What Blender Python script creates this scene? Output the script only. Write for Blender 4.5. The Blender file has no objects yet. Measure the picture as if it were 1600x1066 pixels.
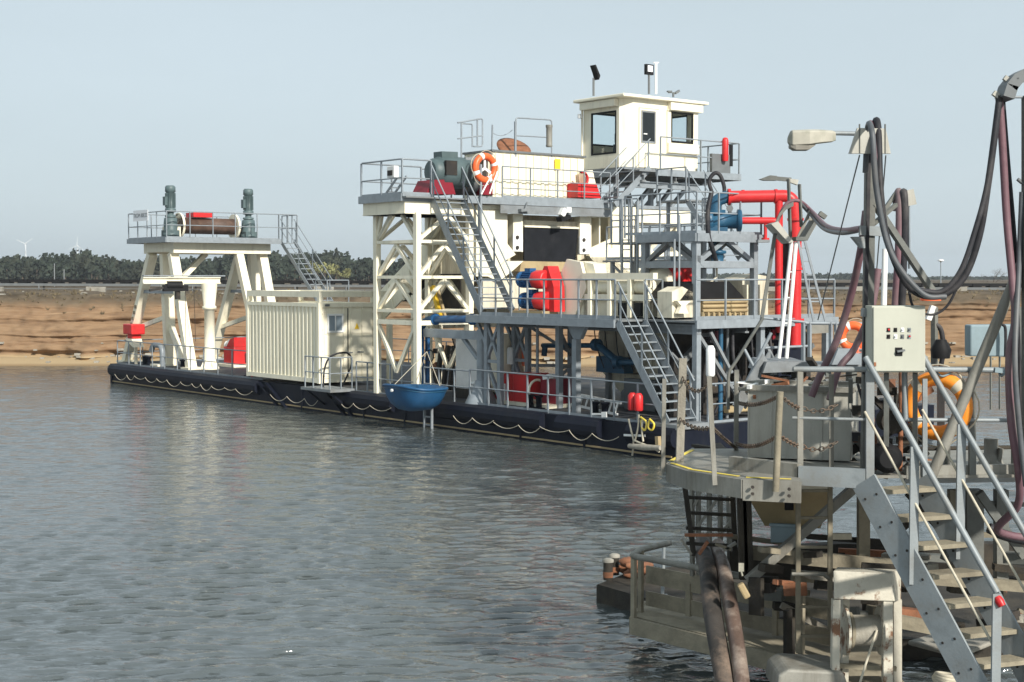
import bpy, math, random
import numpy as np
from mathutils import Vector as V, Matrix, noise as mnoise
random.seed(7); rng = np.random.default_rng(7)
S = bpy.context.scene
col = S.collection

# ---------------------------------------------------------------- camera, sky, sun, exposure
FPX = 2250.0; EYE = 5.04; PITCH = math.atan((533 - 435) / FPX)
cd = bpy.data.cameras.new('camera'); cam = bpy.data.objects.new('camera', cd); col.objects.link(cam)
cd.sensor_width = 36; cd.lens = FPX / 1600 * 36; cd.clip_start = 0.1; cd.clip_end = 12000
cam.location = (0, 0, EYE); cam.rotation_euler = (math.pi / 2 - PITCH, 0, 0)
S.camera = cam
SUN = V((0.45, -0.68, 0.50)).normalized()
w = bpy.data.worlds.new('World'); S.world = w; w.use_nodes = True
nt = w.node_tree; bg = nt.nodes['Background']
sky = nt.nodes.new('ShaderNodeTexSky'); sky.sky_type = 'NISHITA'; sky.sun_disc = False
sky.sun_elevation = math.asin(SUN.z); sky.sun_rotation = math.atan2(SUN.x, SUN.y)
sky.air_density = 1.0; sky.dust_density = 0.5; sky.ozone_density = 1.6; sky.altitude = 0
hs = nt.nodes.new('ShaderNodeHueSaturation'); hs.inputs['Saturation'].default_value = 0.50
hs.inputs['Value'].default_value = 1.0
hz = nt.nodes.new('ShaderNodeMix'); hz.data_type = 'RGBA'; hz.inputs['Factor'].default_value = 0.92   # thin even high haze over the blue
hz.inputs['B'].default_value = (2.64, 3.14, 3.40, 1)
nt.links.new(sky.outputs[0], hs.inputs['Color']); nt.links.new(hs.outputs[0], hz.inputs['A']); nt.links.new(hz.outputs['Result'], bg.inputs[0])
cn = nt.nodes.new('ShaderNodeTexNoise'); cn.inputs['Scale'].default_value = 1.6; cn.inputs['Detail'].default_value = 5   # faint unevenness of the haze
tcw = nt.nodes.new('ShaderNodeTexCoord'); mpw = nt.nodes.new('ShaderNodeMapping'); mpw.inputs['Scale'].default_value = (1, 1, 4)
nt.links.new(tcw.outputs['Generated'], mpw.inputs['Vector']); nt.links.new(mpw.outputs[0], cn.inputs['Vector'])
cr_w = nt.nodes.new('ShaderNodeMapRange'); cr_w.inputs[1].default_value = .3; cr_w.inputs[2].default_value = .7; cr_w.inputs[3].default_value = .985; cr_w.inputs[4].default_value = 0.865
nt.links.new(cn.outputs['Fac'], cr_w.inputs[0]); nt.links.new(cr_w.outputs[0], hz.inputs['Factor'])
bg.inputs[1].default_value = 0.130
sd = bpy.data.lights.new('sun', 'SUN'); sd.energy = 3.75; sd.angle = math.radians(2.5); sd.color = (1, 0.95, 0.86)
so = bpy.data.objects.new('sun', sd); col.objects.link(so)
so.rotation_euler = SUN.to_track_quat('Z', 'Y').to_euler(); so.location = (30, -20, 60)
S.view_settings.view_transform = 'Standard'; S.view_settings.look = 'None'
S.view_settings.exposure = 0.72; S.view_settings.gamma = 1.0
S.render.engine = 'CYCLES'

# ---------------------------------------------------------------- pixel rays and the dredger's frame
Fw = V((0, math.cos(PITCH), -math.sin(PITCH))); Up = V((0, math.sin(PITCH), math.cos(PITCH))); CC = V((0, 0, EYE))
def ray(x, y): return Fw + Up * ((533 - y) / FPX) + V((1, 0, 0)) * ((x - 800) / FPX)
def PZ(x, y, z):
    d = ray(x, y); return CC + d * ((z - EYE) / d.z)
def W(x, y, Y):
    d = ray(x, y); return CC + d * (Y / d.y)
O = PZ(990, 712, 0); O.z = 0
UU = V((1800, -2250, 0)).normalized(); VV = V((2250, 1800, 0)).normalized(); ZZ = V((0, 0, 1))
def D(u, v, z): return O + UU * u + VV * v + ZZ * z
def PV(x, y, v):
    d = ray(x, y); return CC + d * ((v - (CC - O).dot(VV)) / d.dot(VV))
def PU(x, y, u):
    d = ray(x, y); return CC + d * ((u - (CC - O).dot(UU)) / d.dot(UU))
def uvz(P): q = P - O; return q.dot(UU), q.dot(VV), P.z

# ---------------------------------------------------------------- materials
def mat(name, c, rough=0.5, metal=0.0, var=0.12, scale=2.0, dirt=None, dirt_amt=0.35, dirt_scale=1.2, streak=False,
        bump=0.0, bump_scale=40, rvar=0.1, coat=0.0, dirt_sharp=0.12):
    m = bpy.data.materials.new(name); m.use_nodes = True; n = m.node_tree.nodes; L = m.node_tree.links
    b = n['Principled BSDF']; b.inputs['Metallic'].default_value = metal; b.inputs['Specular IOR Level'].default_value = 0.15 if max(c) < 0.07 else 0.4
    tc = n.new('ShaderNodeTexCoord'); geo = n.new('ShaderNodeNewGeometry')
    oi = n.new('ShaderNodeObjectInfo')
    n1 = n.new('ShaderNodeTexNoise'); n1.inputs['Scale'].default_value = scale; n1.inputs['Detail'].default_value = 6
    n1.inputs['Roughness'].default_value = 0.65
    L.new(geo.outputs['Position'], n1.inputs['Vector'])
    r1 = n.new('ShaderNodeMapRange'); r1.inputs[1].default_value = 0.3; r1.inputs[2].default_value = 0.7
    r1.inputs[3].default_value = 1 - var; r1.inputs[4].default_value = 1 + var
    L.new(n1.outputs['Fac'], r1.inputs[0])
    ra = n.new('ShaderNodeMapRange'); ra.inputs[3].default_value = 1 - var * 0.5; ra.inputs[4].default_value = 1 + var * 0.5
    L.new(oi.outputs['Random'], ra.inputs[0])
    mu = n.new('ShaderNodeMath'); mu.operation = 'MULTIPLY'; L.new(r1.outputs[0], mu.inputs[0]); L.new(ra.outputs[0], mu.inputs[1])
    sc = n.new('ShaderNodeVectorMath'); sc.operation = 'SCALE'; sc.inputs[0].default_value = c
    L.new(mu.outputs[0], sc.inputs['Scale']); out = sc.outputs[0]
    if dirt:
        mp = n.new('ShaderNodeMapping'); L.new(geo.outputs['Position'], mp.inputs['Vector'])
        mp.inputs['Scale'].default_value = (1, 1, 0.14) if streak else (1, 1, 1)
        n2 = n.new('ShaderNodeTexNoise'); n2.inputs['Scale'].default_value = dirt_scale * (3 if streak else 1)
        n2.inputs['Detail'].default_value = 8; n2.inputs['Roughness'].default_value = 0.7
        L.new(mp.outputs[0], n2.inputs['Vector'])
        r2 = n.new('ShaderNodeMapRange'); r2.inputs[1].default_value = 0.5 + 0.08 - dirt_amt * 0.16 - dirt_sharp + 0.08
        r2.inputs[2].default_value = 0.5 + 0.16 - dirt_amt * 0.16 + dirt_sharp; r2.inputs[4].default_value = min(1, dirt_amt + 0.4)
        L.new(n2.outputs['Fac'], r2.inputs[0])
        mx = n.new('ShaderNodeMix'); mx.data_type = 'RGBA'; mx.inputs['B'].default_value = (*dirt, 1)
        L.new(r2.outputs[0], mx.inputs['Factor']); L.new(out, mx.inputs['A']); out = mx.outputs['Result']
    L.new(out, b.inputs['Base Color'])
    r3 = n.new('ShaderNodeMapRange'); r3.inputs[3].default_value = max(0.02, rough - rvar); r3.inputs[4].default_value = min(1, rough + rvar)
    L.new(n1.outputs['Fac'], r3.inputs[0]); L.new(r3.outputs[0], b.inputs['Roughness'])
    if coat: b.inputs['Coat Weight'].default_value = coat
    if bump:
        n3 = n.new('ShaderNodeTexNoise'); n3.inputs['Scale'].default_value = bump_scale; n3.inputs['Detail'].default_value = 5
        L.new(geo.outputs['Position'], n3.inputs['Vector'])
        bp = n.new('ShaderNodeBump'); bp.inputs['Strength'].default_value = bump; bp.inputs['Distance'].default_value = 0.02
        L.new(n3.outputs['Fac'], bp.inputs['Height']); L.new(bp.outputs[0], b.inputs['Normal'])
    return m
M = {}
M['cream'] = mat('cream_paint', (0.82, 0.765, 0.605), 0.45, var=0.04, scale=0.8, dirt=(0.50, 0.43, 0.32), dirt_amt=0.17, streak=True, dirt_scale=1.0)
M['creamd'] = mat('cream_paint_dirty_shaded', (0.66, 0.61, 0.48), 0.55, var=0.1, dirt=(0.30, 0.25, 0.18), dirt_amt=0.45, streak=True, dirt_scale=0.8)  # stained paint; duller tone also stands in for shade on recessed parts
M['galv'] = mat('galvanised_steel', (0.255, 0.285, 0.31), 0.5, metal=0.2, var=0.13, scale=5, dirt=(0.18, 0.19, 0.195), dirt_amt=0.25)
M['galvd'] = mat('galvanised_steel_dull', (0.20, 0.215, 0.225), 0.6, metal=0.15, var=0.15, scale=5, dirt=(0.14, 0.135, 0.125), dirt_amt=0.35)
M['navy'] = mat('navy_hull_paint', (0.007, 0.009, 0.017), 0.5, var=0.2, dirt=(0.022, 0.022, 0.024), dirt_amt=0.15, streak=True)
M['deckd'] = mat('dark_deck_steel', (0.05, 0.055, 0.065), 0.7, var=0.2, dirt=(0.16, 0.14, 0.11), dirt_amt=0.35)
M['red'] = mat('red_paint', (0.54, 0.020, 0.022), 0.42, var=0.14, dirt=(0.26, 0.035, 0.03), dirt_amt=0.25)
M['darkred'] = mat('dark_red_paint', (0.20, 0.010, 0.022), 0.45, var=0.1)
M['blue'] = mat('blue_paint', (0.012, 0.088, 0.23), 0.42, var=0.12, dirt=(0.03, 0.06, 0.12), dirt_amt=0.2)
M['pblue'] = mat('petrol_blue_paint', (0.02, 0.085, 0.155), 0.42, var=0.12, dirt=(0.03, 0.05, 0.07), dirt_amt=0.2)
M['teal'] = mat('grey_green_motor_paint', (0.075, 0.11, 0.115), 0.5, var=0.15)
M['black'] = mat('black_rubber', (0.012, 0.012, 0.013), 0.6, var=0.2, scale=3)
M['flap'] = mat('black_rubber_sheet', (0.010, 0.011, 0.014), 0.65, var=0.3, scale=2.5, dirt=(0.03, 0.03, 0.033), dirt_amt=0.2)
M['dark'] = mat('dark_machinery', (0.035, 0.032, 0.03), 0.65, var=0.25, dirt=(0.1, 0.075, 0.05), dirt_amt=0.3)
M['white'] = mat('white_paint', (0.78, 0.78, 0.76), 0.45, var=0.05, dirt=(0.5, 0.48, 0.44), dirt_amt=0.12)
M['tarp'] = mat('white_sheeting', (0.72, 0.72, 0.70), 0.5, var=0.08)
M['rope'] = mat('white_rope', (0.46, 0.42, 0.33), 0.8, var=0.15, scale=12)
M['tan'] = mat('tan_painted_steel', (0.36, 0.275, 0.15), 0.6, var=0.15, dirt=(0.28, 0.2, 0.11), dirt_amt=0.35)
M['orange'] = mat('orange_plastic', (0.80, 0.13, 0.035), 0.4, var=0.06)
M['amber'] = mat('faded_orange_plastic', (0.80, 0.26, 0.025), 0.45, var=0.08, dirt=(0.55, 0.17, 0.02), dirt_amt=0.2)
M['yellow'] = mat('yellow_paint', (0.72, 0.55, 0.06), 0.55, var=0.15, dirt=(0.4, 0.34, 0.2), dirt_amt=0.3)
M['signy'] = mat('yellow_sign', (0.85, 0.55, 0.03), 0.5, var=0.03)
M['grey'] = mat('dark_grey_steel', (0.13, 0.14, 0.145), 0.55, var=0.15)
M['fg'] = mat('weathered_steel', (0.235, 0.228, 0.20), 0.62, metal=0.1, var=0.16, scale=4, dirt=(0.12, 0.105, 0.08), dirt_amt=0.45, streak=True, dirt_scale=1.6, bump=0.12)
M['fgb'] = mat('weathered_galvanised', (0.245, 0.27, 0.28), 0.55, metal=0.2, var=0.18, scale=6, dirt=(0.165, 0.16, 0.145), dirt_amt=0.45, bump=0.1, dirt_scale=3)
M['fgs'] = mat('sand_caked_steel', (0.25, 0.22, 0.16), 0.85, var=0.25, scale=4, dirt=(0.13, 0.11, 0.078), dirt_amt=0.45, bump=0.35, bump_scale=25)
M['fgbin'] = mat('bin_sheet_steel', (0.41, 0.40, 0.355), 0.6, metal=0.1, var=0.12, scale=2.5, dirt=(0.27, 0.25, 0.205), dirt_amt=0.35, streak=True, dirt_scale=1.5, bump=0.08)
M['fgd'] = mat('grimy_shade_dark_steel', (0.038, 0.034, 0.029), 0.75, var=0.3, scale=5, dirt=(0.085, 0.07, 0.05), dirt_amt=0.35, bump=0.3)  # grime, with under-platform shade also put into the dark tone
M['mast'] = mat('dark_weathered_mast', (0.12, 0.125, 0.115), 0.6, var=0.2, scale=6, dirt=(0.2, 0.19, 0.16), dirt_amt=0.3, bump=0.15)
M['rust'] = mat('rusty_steel', (0.24, 0.10, 0.05), 0.85, var=0.3, scale=6, dirt=(0.09, 0.05, 0.035), dirt_amt=0.4, bump=0.4, bump_scale=30)
M['rustw'] = mat('rust_stained_white_paint', (0.50, 0.47, 0.39), 0.65, var=0.15, scale=3, dirt=(0.17, 0.085, 0.045), dirt_amt=0.62, dirt_scale=2.6, dirt_sharp=0.03, bump=0.25, bump_scale=30)
M['hosep'] = mat('faded_purple_hose', (0.155, 0.082, 0.098), 0.55, var=0.2, scale=6, dirt=(0.2, 0.17, 0.16), dirt_amt=0.3)
M['hoseb'] = mat('black_hose', (0.028, 0.028, 0.032), 0.5, var=0.3, scale=6, dirt=(0.11, 0.1, 0.095), dirt_amt=0.3)
M['hoseg'] = mat('grey_hose', (0.075, 0.082, 0.09), 0.5, var=0.25, scale=6, dirt=(0.14, 0.13, 0.12), dirt_amt=0.3)
M['brownhose'] = mat('scuffed_black_pipe', (0.04, 0.036, 0.033), 0.5, var=0.3, scale=3, dirt=(0.23, 0.17, 0.13), dirt_amt=0.5, dirt_scale=2, bump=0.2)
M['brownpipe'] = mat('scuffed_brown_pipe', (0.11, 0.075, 0.06), 0.45, var=0.3, scale=3, dirt=(0.36, 0.30, 0.25), dirt_amt=0.5, dirt_scale=2.4, bump=0.2)
M['chain'] = mat('grimy_chain', (0.11, 0.085, 0.065), 0.75, var=0.3, scale=8, dirt=(0.17, 0.09, 0.05), dirt_amt=0.3)
M['drum'] = mat('dark_brown_drum', (0.085, 0.05, 0.036), 0.6, var=0.3, scale=3, dirt=(0.2, 0.12, 0.08), dirt_amt=0.3)
M['dgrass'] = mat('dry_grass', (0.15, 0.118, 0.07), 0.9, var=0.35, scale=0.8)
M['boat'] = mat('boat_blue_plastic', (0.012, 0.07, 0.165), 0.45, var=0.15, scale=3, dirt=(0.03, 0.06, 0.09), dirt_amt=0.3)
M['wood'] = mat('grey_timber', (0.30, 0.28, 0.235), 0.85, var=0.2, scale=5, dirt=(0.16, 0.14, 0.11), dirt_amt=0.4, streak=True, bump=0.4)
M['lamp'] = mat('dirty_lamp_housing', (0.38, 0.36, 0.30), 0.6, var=0.12, scale=5, dirt=(0.16, 0.17, 0.12), dirt_amt=0.4, dirt_scale=4)
M['bluegrey'] = mat('blue_grey_panel', (0.22, 0.29, 0.32), 0.6, var=0.08, dirt=(0.15, 0.19, 0.2), dirt_amt=0.3)
M['concrete'] = mat('pale_weathered_plate', (0.27, 0.255, 0.22), 0.8, var=0.2, dirt=(0.14, 0.125, 0.10), dirt_amt=0.4, bump=0.2)
M['bark'] = mat('bark', (0.10, 0.075, 0.055), 0.9, var=0.25)
M['pine'] = mat('pine_needles', (0.026, 0.034, 0.025), 0.9, var=0.5, scale=0.09, dirt=(0.055, 0.052, 0.034), dirt_amt=0.4, dirt_scale=0.06)
M['willow'] = mat('spring_leaves', (0.20, 0.20, 0.085), 0.9, var=0.3, scale=0.6)
M['twig'] = mat('bare_twigs', (0.17, 0.135, 0.115), 0.9, var=0.2)
M['turbine'] = mat('turbine_white', (0.75, 0.77, 0.78), 0.5, var=0.02)
M['paper'] = mat('sign_white', (0.75, 0.76, 0.78), 0.5, var=0.03)
def glass_mat():
    m = bpy.data.materials.new('window_glass'); m.use_nodes = True; n = m.node_tree.nodes; L = m.node_tree.links
    b = n['Principled BSDF']; b.inputs['Base Color'].default_value = (0.88, 0.93, 0.94, 1); b.inputs['Roughness'].default_value = 0.04
    b.inputs['Transmission Weight'].default_value = 1.0; b.inputs['IOR'].default_value = 1.1
    return m
M['glass'] = glass_mat()
M['glassd'] = mat('dark_window_glass', (0.02, 0.025, 0.028), 0.08, var=0.05, rvar=0.02)
M['blind'] = mat('blue_grey_window_glass', (0.24, 0.29, 0.33), 0.12, var=0.05, rvar=0.03)

# ---------------------------------------------------------------- mesh builder
ORI = {}
class B:
    def __init__(s): s.v = []; s.f = []; s.sm = []
    def add(s, pts, faces, smooth=False):
        o = len(s.v); s.v += [V(p) for p in pts]
        for f in faces: s.f.append([i + o for i in f]); s.sm.append(smooth)
        return s
    def poly(s, pts): return s.add(pts, [list(range(len(pts)))])
    def hexa(s, p):
        return s.add(p, [[0, 3, 2, 1], [4, 5, 6, 7], [0, 1, 5, 4], [1, 2, 6, 5], [2, 3, 7, 6], [3, 0, 4, 7]])
    def box(s, a, b, fr=None):
        fr = fr or D; (x0, y0, z0), (x1, y1, z1) = a, b
        return s.hexa([fr(x0, y0, z0), fr(x1, y0, z0), fr(x1, y1, z0), fr(x0, y1, z0), fr(x0, y0, z1), fr(x1, y0, z1), fr(x1, y1, z1), fr(x0, y1, z1)])
    def prism(s, pts, ext):
        n = len(pts); ext = V(ext); q = [V(p) for p in pts] + [V(p) + ext for p in pts]
        return s.add(q, [list(range(n))[::-1], list(range(n, 2 * n))] + [[i, (i + 1) % n, n + (i + 1) % n, n + i] for i in range(n)])
    def bar(s, p, q, w, h=None, up=(0, 0, 1)):
        p, q = V(p), V(q); h = h or w; d = (q - p).normalized(); up = V(up)
        if abs(d.dot(up)) > 0.99: up = VV if abs(d.dot(VV)) < 0.9 else UU
        sx = d.cross(up).normalized() * (w / 2); sy = sx.cross(d).normalized() * (h / 2)
        return s.hexa([p - sx - sy, p + sx - sy, p + sx + sy, p - sx + sy, q - sx - sy, q + sx - sy, q + sx + sy, q - sx + sy])
    def ibeam(s, p, q, w, h, up=(0, 0, 1), t=0.18):
        p, q = V(p), V(q); d = (q - p).normalized(); up = V(up)
        if abs(d.dot(up)) > 0.99: up = VV
        sx = d.cross(up).normalized(); sy = sx.cross(d).normalized(); th = h * t
        s.bar(p + sy * (h / 2 - th / 2), q + sy * (h / 2 - th / 2), w, th, up); s.bar(p - sy * (h / 2 - th / 2), q - sy * (h / 2 - th / 2), w, th, up)
        return s.bar(p, q, w * t, h - 2 * th, up)
    def tube(s, pts, r, n=8, caps=True):
        pts = [V(p) for p in pts]; k = len(pts); rs = r if isinstance(r, (list, tuple)) else [r] * k
        d0 = (pts[1] - pts[0]).normalized(); a = V((0, 0, 1)) if abs(d0.z) < 0.9 else V((1, 0, 0))
        nx = d0.cross(a).normalized(); vs = []
        for i in range(k):
            d = ((pts[i] - pts[i - 1]).normalized() if i else V()) + ((pts[i + 1] - pts[i]).normalized() if i < k - 1 else V())
            d = d.normalized() if d.length > 1e-6 else d0
            nx = (nx - d * nx.dot(d)).normalized(); ny = d.cross(nx)
            vs += [pts[i] + (nx * math.cos(t) + ny * math.sin(t)) * rs[i] for t in (2 * math.pi * j / n for j in range(n))]
        fs = [[i * n + j, i * n + (j + 1) % n, (i + 1) * n + (j + 1) % n, (i + 1) * n + j] for i in range(k - 1) for j in range(n)]
        s.add(vs, fs, True)
        if caps:
            s.add(vs[:n], [list(range(n))[::-1]]); s.add(vs[-n:], [list(range(n))])
        return s
    def lathe(s, prof, base, axis=(0, 0, 1), n=14):
        base = V(base); ax = V(axis).normalized(); a = V((0, 0, 1)) if abs(ax.z) < 0.9 else V((1, 0, 0))
        nx = ax.cross(a).normalized(); ny = ax.cross(nx); vs = []
        for r, z in prof: vs += [base + ax * z + (nx * math.cos(t) + ny * math.sin(t)) * r for t in (2 * math.pi * j / n for j in range(n))]
        k = len(prof)
        s.add(vs, [[i * n + j, i * n + (j + 1) % n, (i + 1) * n + (j + 1) % n, (i + 1) * n + j] for i in range(k - 1) for j in range(n)], True)
        if prof[0][0] > 1e-4: s.add(vs[:n], [list(range(n))[::-1]])
        if prof[-1][0] > 1e-4: s.add(vs[-n:], [list(range(n))])
        return s
    def torus(s, c, axis, R, r, n=28, m=10, a0=0, a1=2 * math.pi):
        c = V(c); ax = V(axis).normalized(); a = V((0, 0, 1)) if abs(ax.z) < 0.9 else V((1, 0, 0))
        nx = ax.cross(a).normalized(); ny = ax.cross(nx); full = abs(a1 - a0 - 2 * math.pi) < 1e-3
        k = n if full else n + 1; vs = []
        for i in range(k):
            t = a0 + (a1 - a0) * i / n; rd = nx * math.cos(t) + ny * math.sin(t)
            vs += [c + rd * R + (rd * math.cos(p) + ax * math.sin(p)) * r for p in (2 * math.pi * j / m for j in range(m))]
        fs = [[i * m + j, i * m + (j + 1) % m, ((i + 1) % k) * m + (j + 1) % m, ((i + 1) % k) * m + j] for i in range(n) for j in range(m)]
        return s.add(vs, fs, True)
    def out(s, name, m, parent=None, bevel=0, label=None):
        if parent is None:
            lo = V([min(p[i] for p in s.v) for i in range(3)]); hi = V([max(p[i] for p in s.v) for i in range(3)])
            o = V(((lo.x + hi.x) / 2, (lo.y + hi.y) / 2, lo.z))
        else: o = ORI[parent.name]
        me = bpy.data.meshes.new(name); me.from_pydata([tuple(p - o) for p in s.v], [], s.f)
        me.polygons.foreach_set('use_smooth', s.sm); me.update()
        ob = bpy.data.objects.new(name, me); col.objects.link(ob)
        if isinstance(m, str): m = M[m]
        me.materials.append(m)
        if parent is None: ob.location = o
        else: ob.parent = parent
        ORI[ob.name] = o
        if bevel:
            bm = ob.modifiers.new('bevel', 'BEVEL'); bm.width = bevel; bm.segments = 2; bm.limit_method = 'ANGLE'
        if label: ob['label'] = label
        return ob
def tag(o, label, cat, group=None, kind=None):
    if label: o['label'] = label
    if cat: o['category'] = cat
    if group: o['group'] = group
    if kind: o['kind'] = kind
    return o
def thing(name, label, cat, base, group=None):
    o = bpy.data.objects.new(name, None); col.objects.link(o); o.location = V(base); o.empty_display_size = 0.3
    ORI[o.name] = V(base); return tag(o, label, cat, group)
def lerp(a, b, t): return V(a) * (1 - t) + V(b) * t
def fillet(pts, r=0.12, k=4):
    pts = [V(p) for p in pts]; out = [pts[0]]
    for i in range(1, len(pts) - 1):
        a, b, c = pts[i - 1], pts[i], pts[i + 1]; d1 = (a - b); d2 = (c - b)
        rr = min(r, d1.length * 0.45, d2.length * 0.45); p = b + d1.normalized() * rr; q = b + d2.normalized() * rr
        for j in range(k + 1):
            t = j / k; out.append(p * (1 - t) ** 2 + b * 2 * t * (1 - t) + q * t * t)
    return out + [pts[-1]]
def spline(pts, k=8):
    pts = [V(p) for p in pts]; P = [pts[0] * 2 - pts[1]] + pts + [pts[-1] * 2 - pts[-2]]; out = []
    for i in range(1, len(P) - 2):
        a, b, c, d = P[i - 1:i + 3]
        for j in range(k):
            t = j / k; out.append((b * 2 + (c - a) * t + (a * 2 - b * 5 + c * 4 - d) * t * t + (b * 3 - a - c * 3 + d) * t ** 3) / 2)
    return out + [pts[-1]]
def railing(parent, pts, h=1.15, gap=1.25, r=0.024, m='galv', toe=0.1, mids=(0.5,), fill=0.10, closed_ends=False, skip=()):
    pts = [V(p) for p in pts]; up = ZZ
    b = B().tube(fillet([p + up * h for p in pts], fill), r)
    if closed_ends:
        for p in (pts[0], pts[-1]): b.tube([p + up * h, p + up * h * 0.5], r)
    ra = b.out('railing', m, parent)
    for f in mids: B().tube(fillet([p + up * h * f for p in pts], fill), r * 0.8).out('mid_rail', m, ra)
    for i in range(len(pts) - 1):
        a, c = pts[i], pts[i + 1]; n = max(1, round((c - a).length / gap))
        for j in range(n + (i == len(pts) - 2)):
            p = lerp(a, c, j / n)
            B().bar(p - up * 0.08, p + up * (h - 0.01), r * 2.1, r * 1.5).out('post', m, ra)
        if toe: B().bar(a + up * (toe / 2 + .01), c + up * (toe / 2 + .01), 0.012, toe).out('toe_board', m, ra)
    return ra
def stair(parent, tl, tr, bl, br, n, sd=0.2, st=0.03, m='galv', tm=None, rail=1.0, rr=0.022, rail_m=None, posts=3, tread_d=0.24, td=0.035, sides=(0, 1), run=None):
    tl, tr, bl, br = map(V, (tl, tr, bl, br)); d = (bl - tl)
    b = B()
    for p, q in ((tl, bl), (tr, br)): b.bar(p, q, st, sd)
    s = b.out('stair', m, parent)
    fw = V((d.x, d.y, 0)).normalized()
    for i in range(n):
        t = (i + 0.6) / n; a = lerp(tl, bl, t); c = lerp(tr, br, t); w = (c - a).normalized()
        B().hexa([a - fw * tread_d / 2, a + fw * tread_d / 2, c + fw * tread_d / 2, c - fw * tread_d / 2,
                  a - fw * tread_d / 2 + ZZ * td, a + fw * tread_d / 2 + ZZ * td, c + fw * tread_d / 2 + ZZ * td, c - fw * tread_d / 2 + ZZ * td]).out('tread', tm or m, s)
    if rail:
        for k, (p, q) in enumerate(((tl, bl), (tr, br))):
            if k not in sides: continue
            B().tube([p + ZZ * rail, q + ZZ * rail], rr).tube([p + ZZ * rail * .55, q + ZZ * rail * .55], rr * .75).out('handrail', rail_m or m, s)
            for j in range(posts):
                c = lerp(p, q, (j + .12) / (posts - .72)); B().bar(c, c + ZZ * (rail - .01), rr * 2, rr * 1.6).out('post', rail_m or m, s)
    return s
def truss(parent, pts, w, m='cream', name='brace'):
    for p, q in pts: B().bar(p, q, w, w).out(name, m, parent)
def motor(parent, c, ax, r, l, m='pblue', fins=True, name='motor', box=True, out_name=None):
    c = V(c); ax = V(ax).normalized()
    b = B().lathe([(r * .7, 0), (r * .95, l * .06), (r * .97, l * .25), (r * .78, l * .27), (r * .78, l * .9), (r * 1.0, l * .92), (r * 1.0, l)], c, ax, 16)
    if fins:
        a = V((0, 0, 1)) if abs(ax.z) < .9 else V((1, 0, 0)); nx = ax.cross(a).normalized(); ny = ax.cross(nx)
        for j in range(20):
            t = 2 * math.pi * j / 20; rd = nx * math.cos(t) + ny * math.sin(t)
            b.bar(c + ax * l * .3 + rd * r * .86, c + ax * l * .88 + rd * r * .86, .012, r * .22, rd)
    mo = b.out(name, m, parent)
    if box:
        a = V((0, 0, 1)) if abs(ax.z) < .9 else -VV
        B().bar(c + ax * l * .45 + a * r * 1.05, c + ax * l * .8 + a * r * 1.05, r * .9, r * .5, a).out('terminal_box', m, mo)
    return mo
# ================================================================ the setting
def grid_obj(name, X, Y, Z, m, smooth=True):
    ny, nx = X.shape; vs = np.stack([X, Y, Z], -1).reshape(-1, 3)
    i = np.arange(ny - 1)[:, None] * nx + np.arange(nx - 1)[None, :]
    fs = np.stack([i, i + 1, i + nx + 1, i + nx], -1).reshape(-1, 4)
    me = bpy.data.meshes.new(name); me.vertices.add(len(vs)); me.vertices.foreach_set('co', vs.ravel().astype(np.float32))
    me.loops.add(fs.size); me.loops.foreach_set('vertex_index', fs.ravel().astype(np.int32))
    me.polygons.add(len(fs)); me.polygons.foreach_set('loop_start', (np.arange(len(fs)) * 4).astype(np.int32))
    me.polygons.foreach_set('use_smooth', np.full(len(fs), smooth)); me.update(); me.validate()
    ob = bpy.data.objects.new(name, me); col.objects.link(ob); me.materials.append(m); return ob
def vnoise(x, y, seed=0):
    xi = np.floor(x).astype(np.int64); yi = np.floor(y).astype(np.int64); fx = x - xi; fy = y - yi
    fx = fx * fx * (3 - 2 * fx); fy = fy * fy * (3 - 2 * fy)
    def h(a, b):
        n = (a * 374761393 + b * 668265263 + seed * 974634599) & 0x7fffffff
        n = ((n ^ (n >> 13)) * 1274126177) & 0x7fffffff
        return ((n ^ (n >> 16)) & 0xffff) / 65535.0
    return (h(xi, yi) * (1 - fx) + h(xi + 1, yi) * fx) * (1 - fy) + (h(xi, yi + 1) * (1 - fx) + h(xi + 1, yi + 1) * fx) * fy
def fbm(x, y, o=4, seed=0):
    a = 0; s = 1; t = 0
    for k in range(o): a = a + s * vnoise(x * 2 ** k, y * 2 ** k, seed + k); t += s; s *= .5
    return a / t

# ---- water: real ripples near, growing coarser with distance
def water_mat():
    m = bpy.data.materials.new('lake_water'); m.use_nodes = True; n = m.node_tree.nodes; L = m.node_tree.links
    b = n['Principled BSDF']; b.inputs['Base Color'].default_value = (0.056, 0.066, 0.066, 1)
    b.inputs['IOR'].default_value = 2.25; b.inputs['Roughness'].default_value = 0.10
    geo = n.new('ShaderNodeNewGeometry'); mp = n.new('ShaderNodeMapping'); mp.inputs['Scale'].default_value = (2.3, 5.2, 1)
    L.new(geo.outputs['Position'], mp.inputs['Vector'])
    n1 = n.new('ShaderNodeTexNoise'); n1.inputs['Scale'].default_value = 1.0; n1.inputs['Detail'].default_value = 3; n1.inputs['Roughness'].default_value = .55
    n1.inputs['Distortion'].default_value = 0.6
    L.new(mp.outputs[0], n1.inputs['Vector'])
    bp = n.new('ShaderNodeBump'); bp.inputs['Strength'].default_value = 0.6; bp.inputs['Distance'].default_value = 0.06
    L.new(n1.outputs['Fac'], bp.inputs['Height']); L.new(bp.outputs[0], b.inputs['Normal'])
    return m
ys = [-60, -20, 0, 4]; y = 6.0
while y < 100: ys.append(y); y += 0.055 if y < 20 else 0.055 + (y - 20) * 0.0026
ys += [104, 112, 125]
xs = list(np.arange(-8, 8.01, .085)); x = 8.0
while x < 60: x += .085 + (x - 8) * .016; xs.append(x); xs.insert(0, -x)
xs = [-600, -200] + xs + [200, 600]
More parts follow.
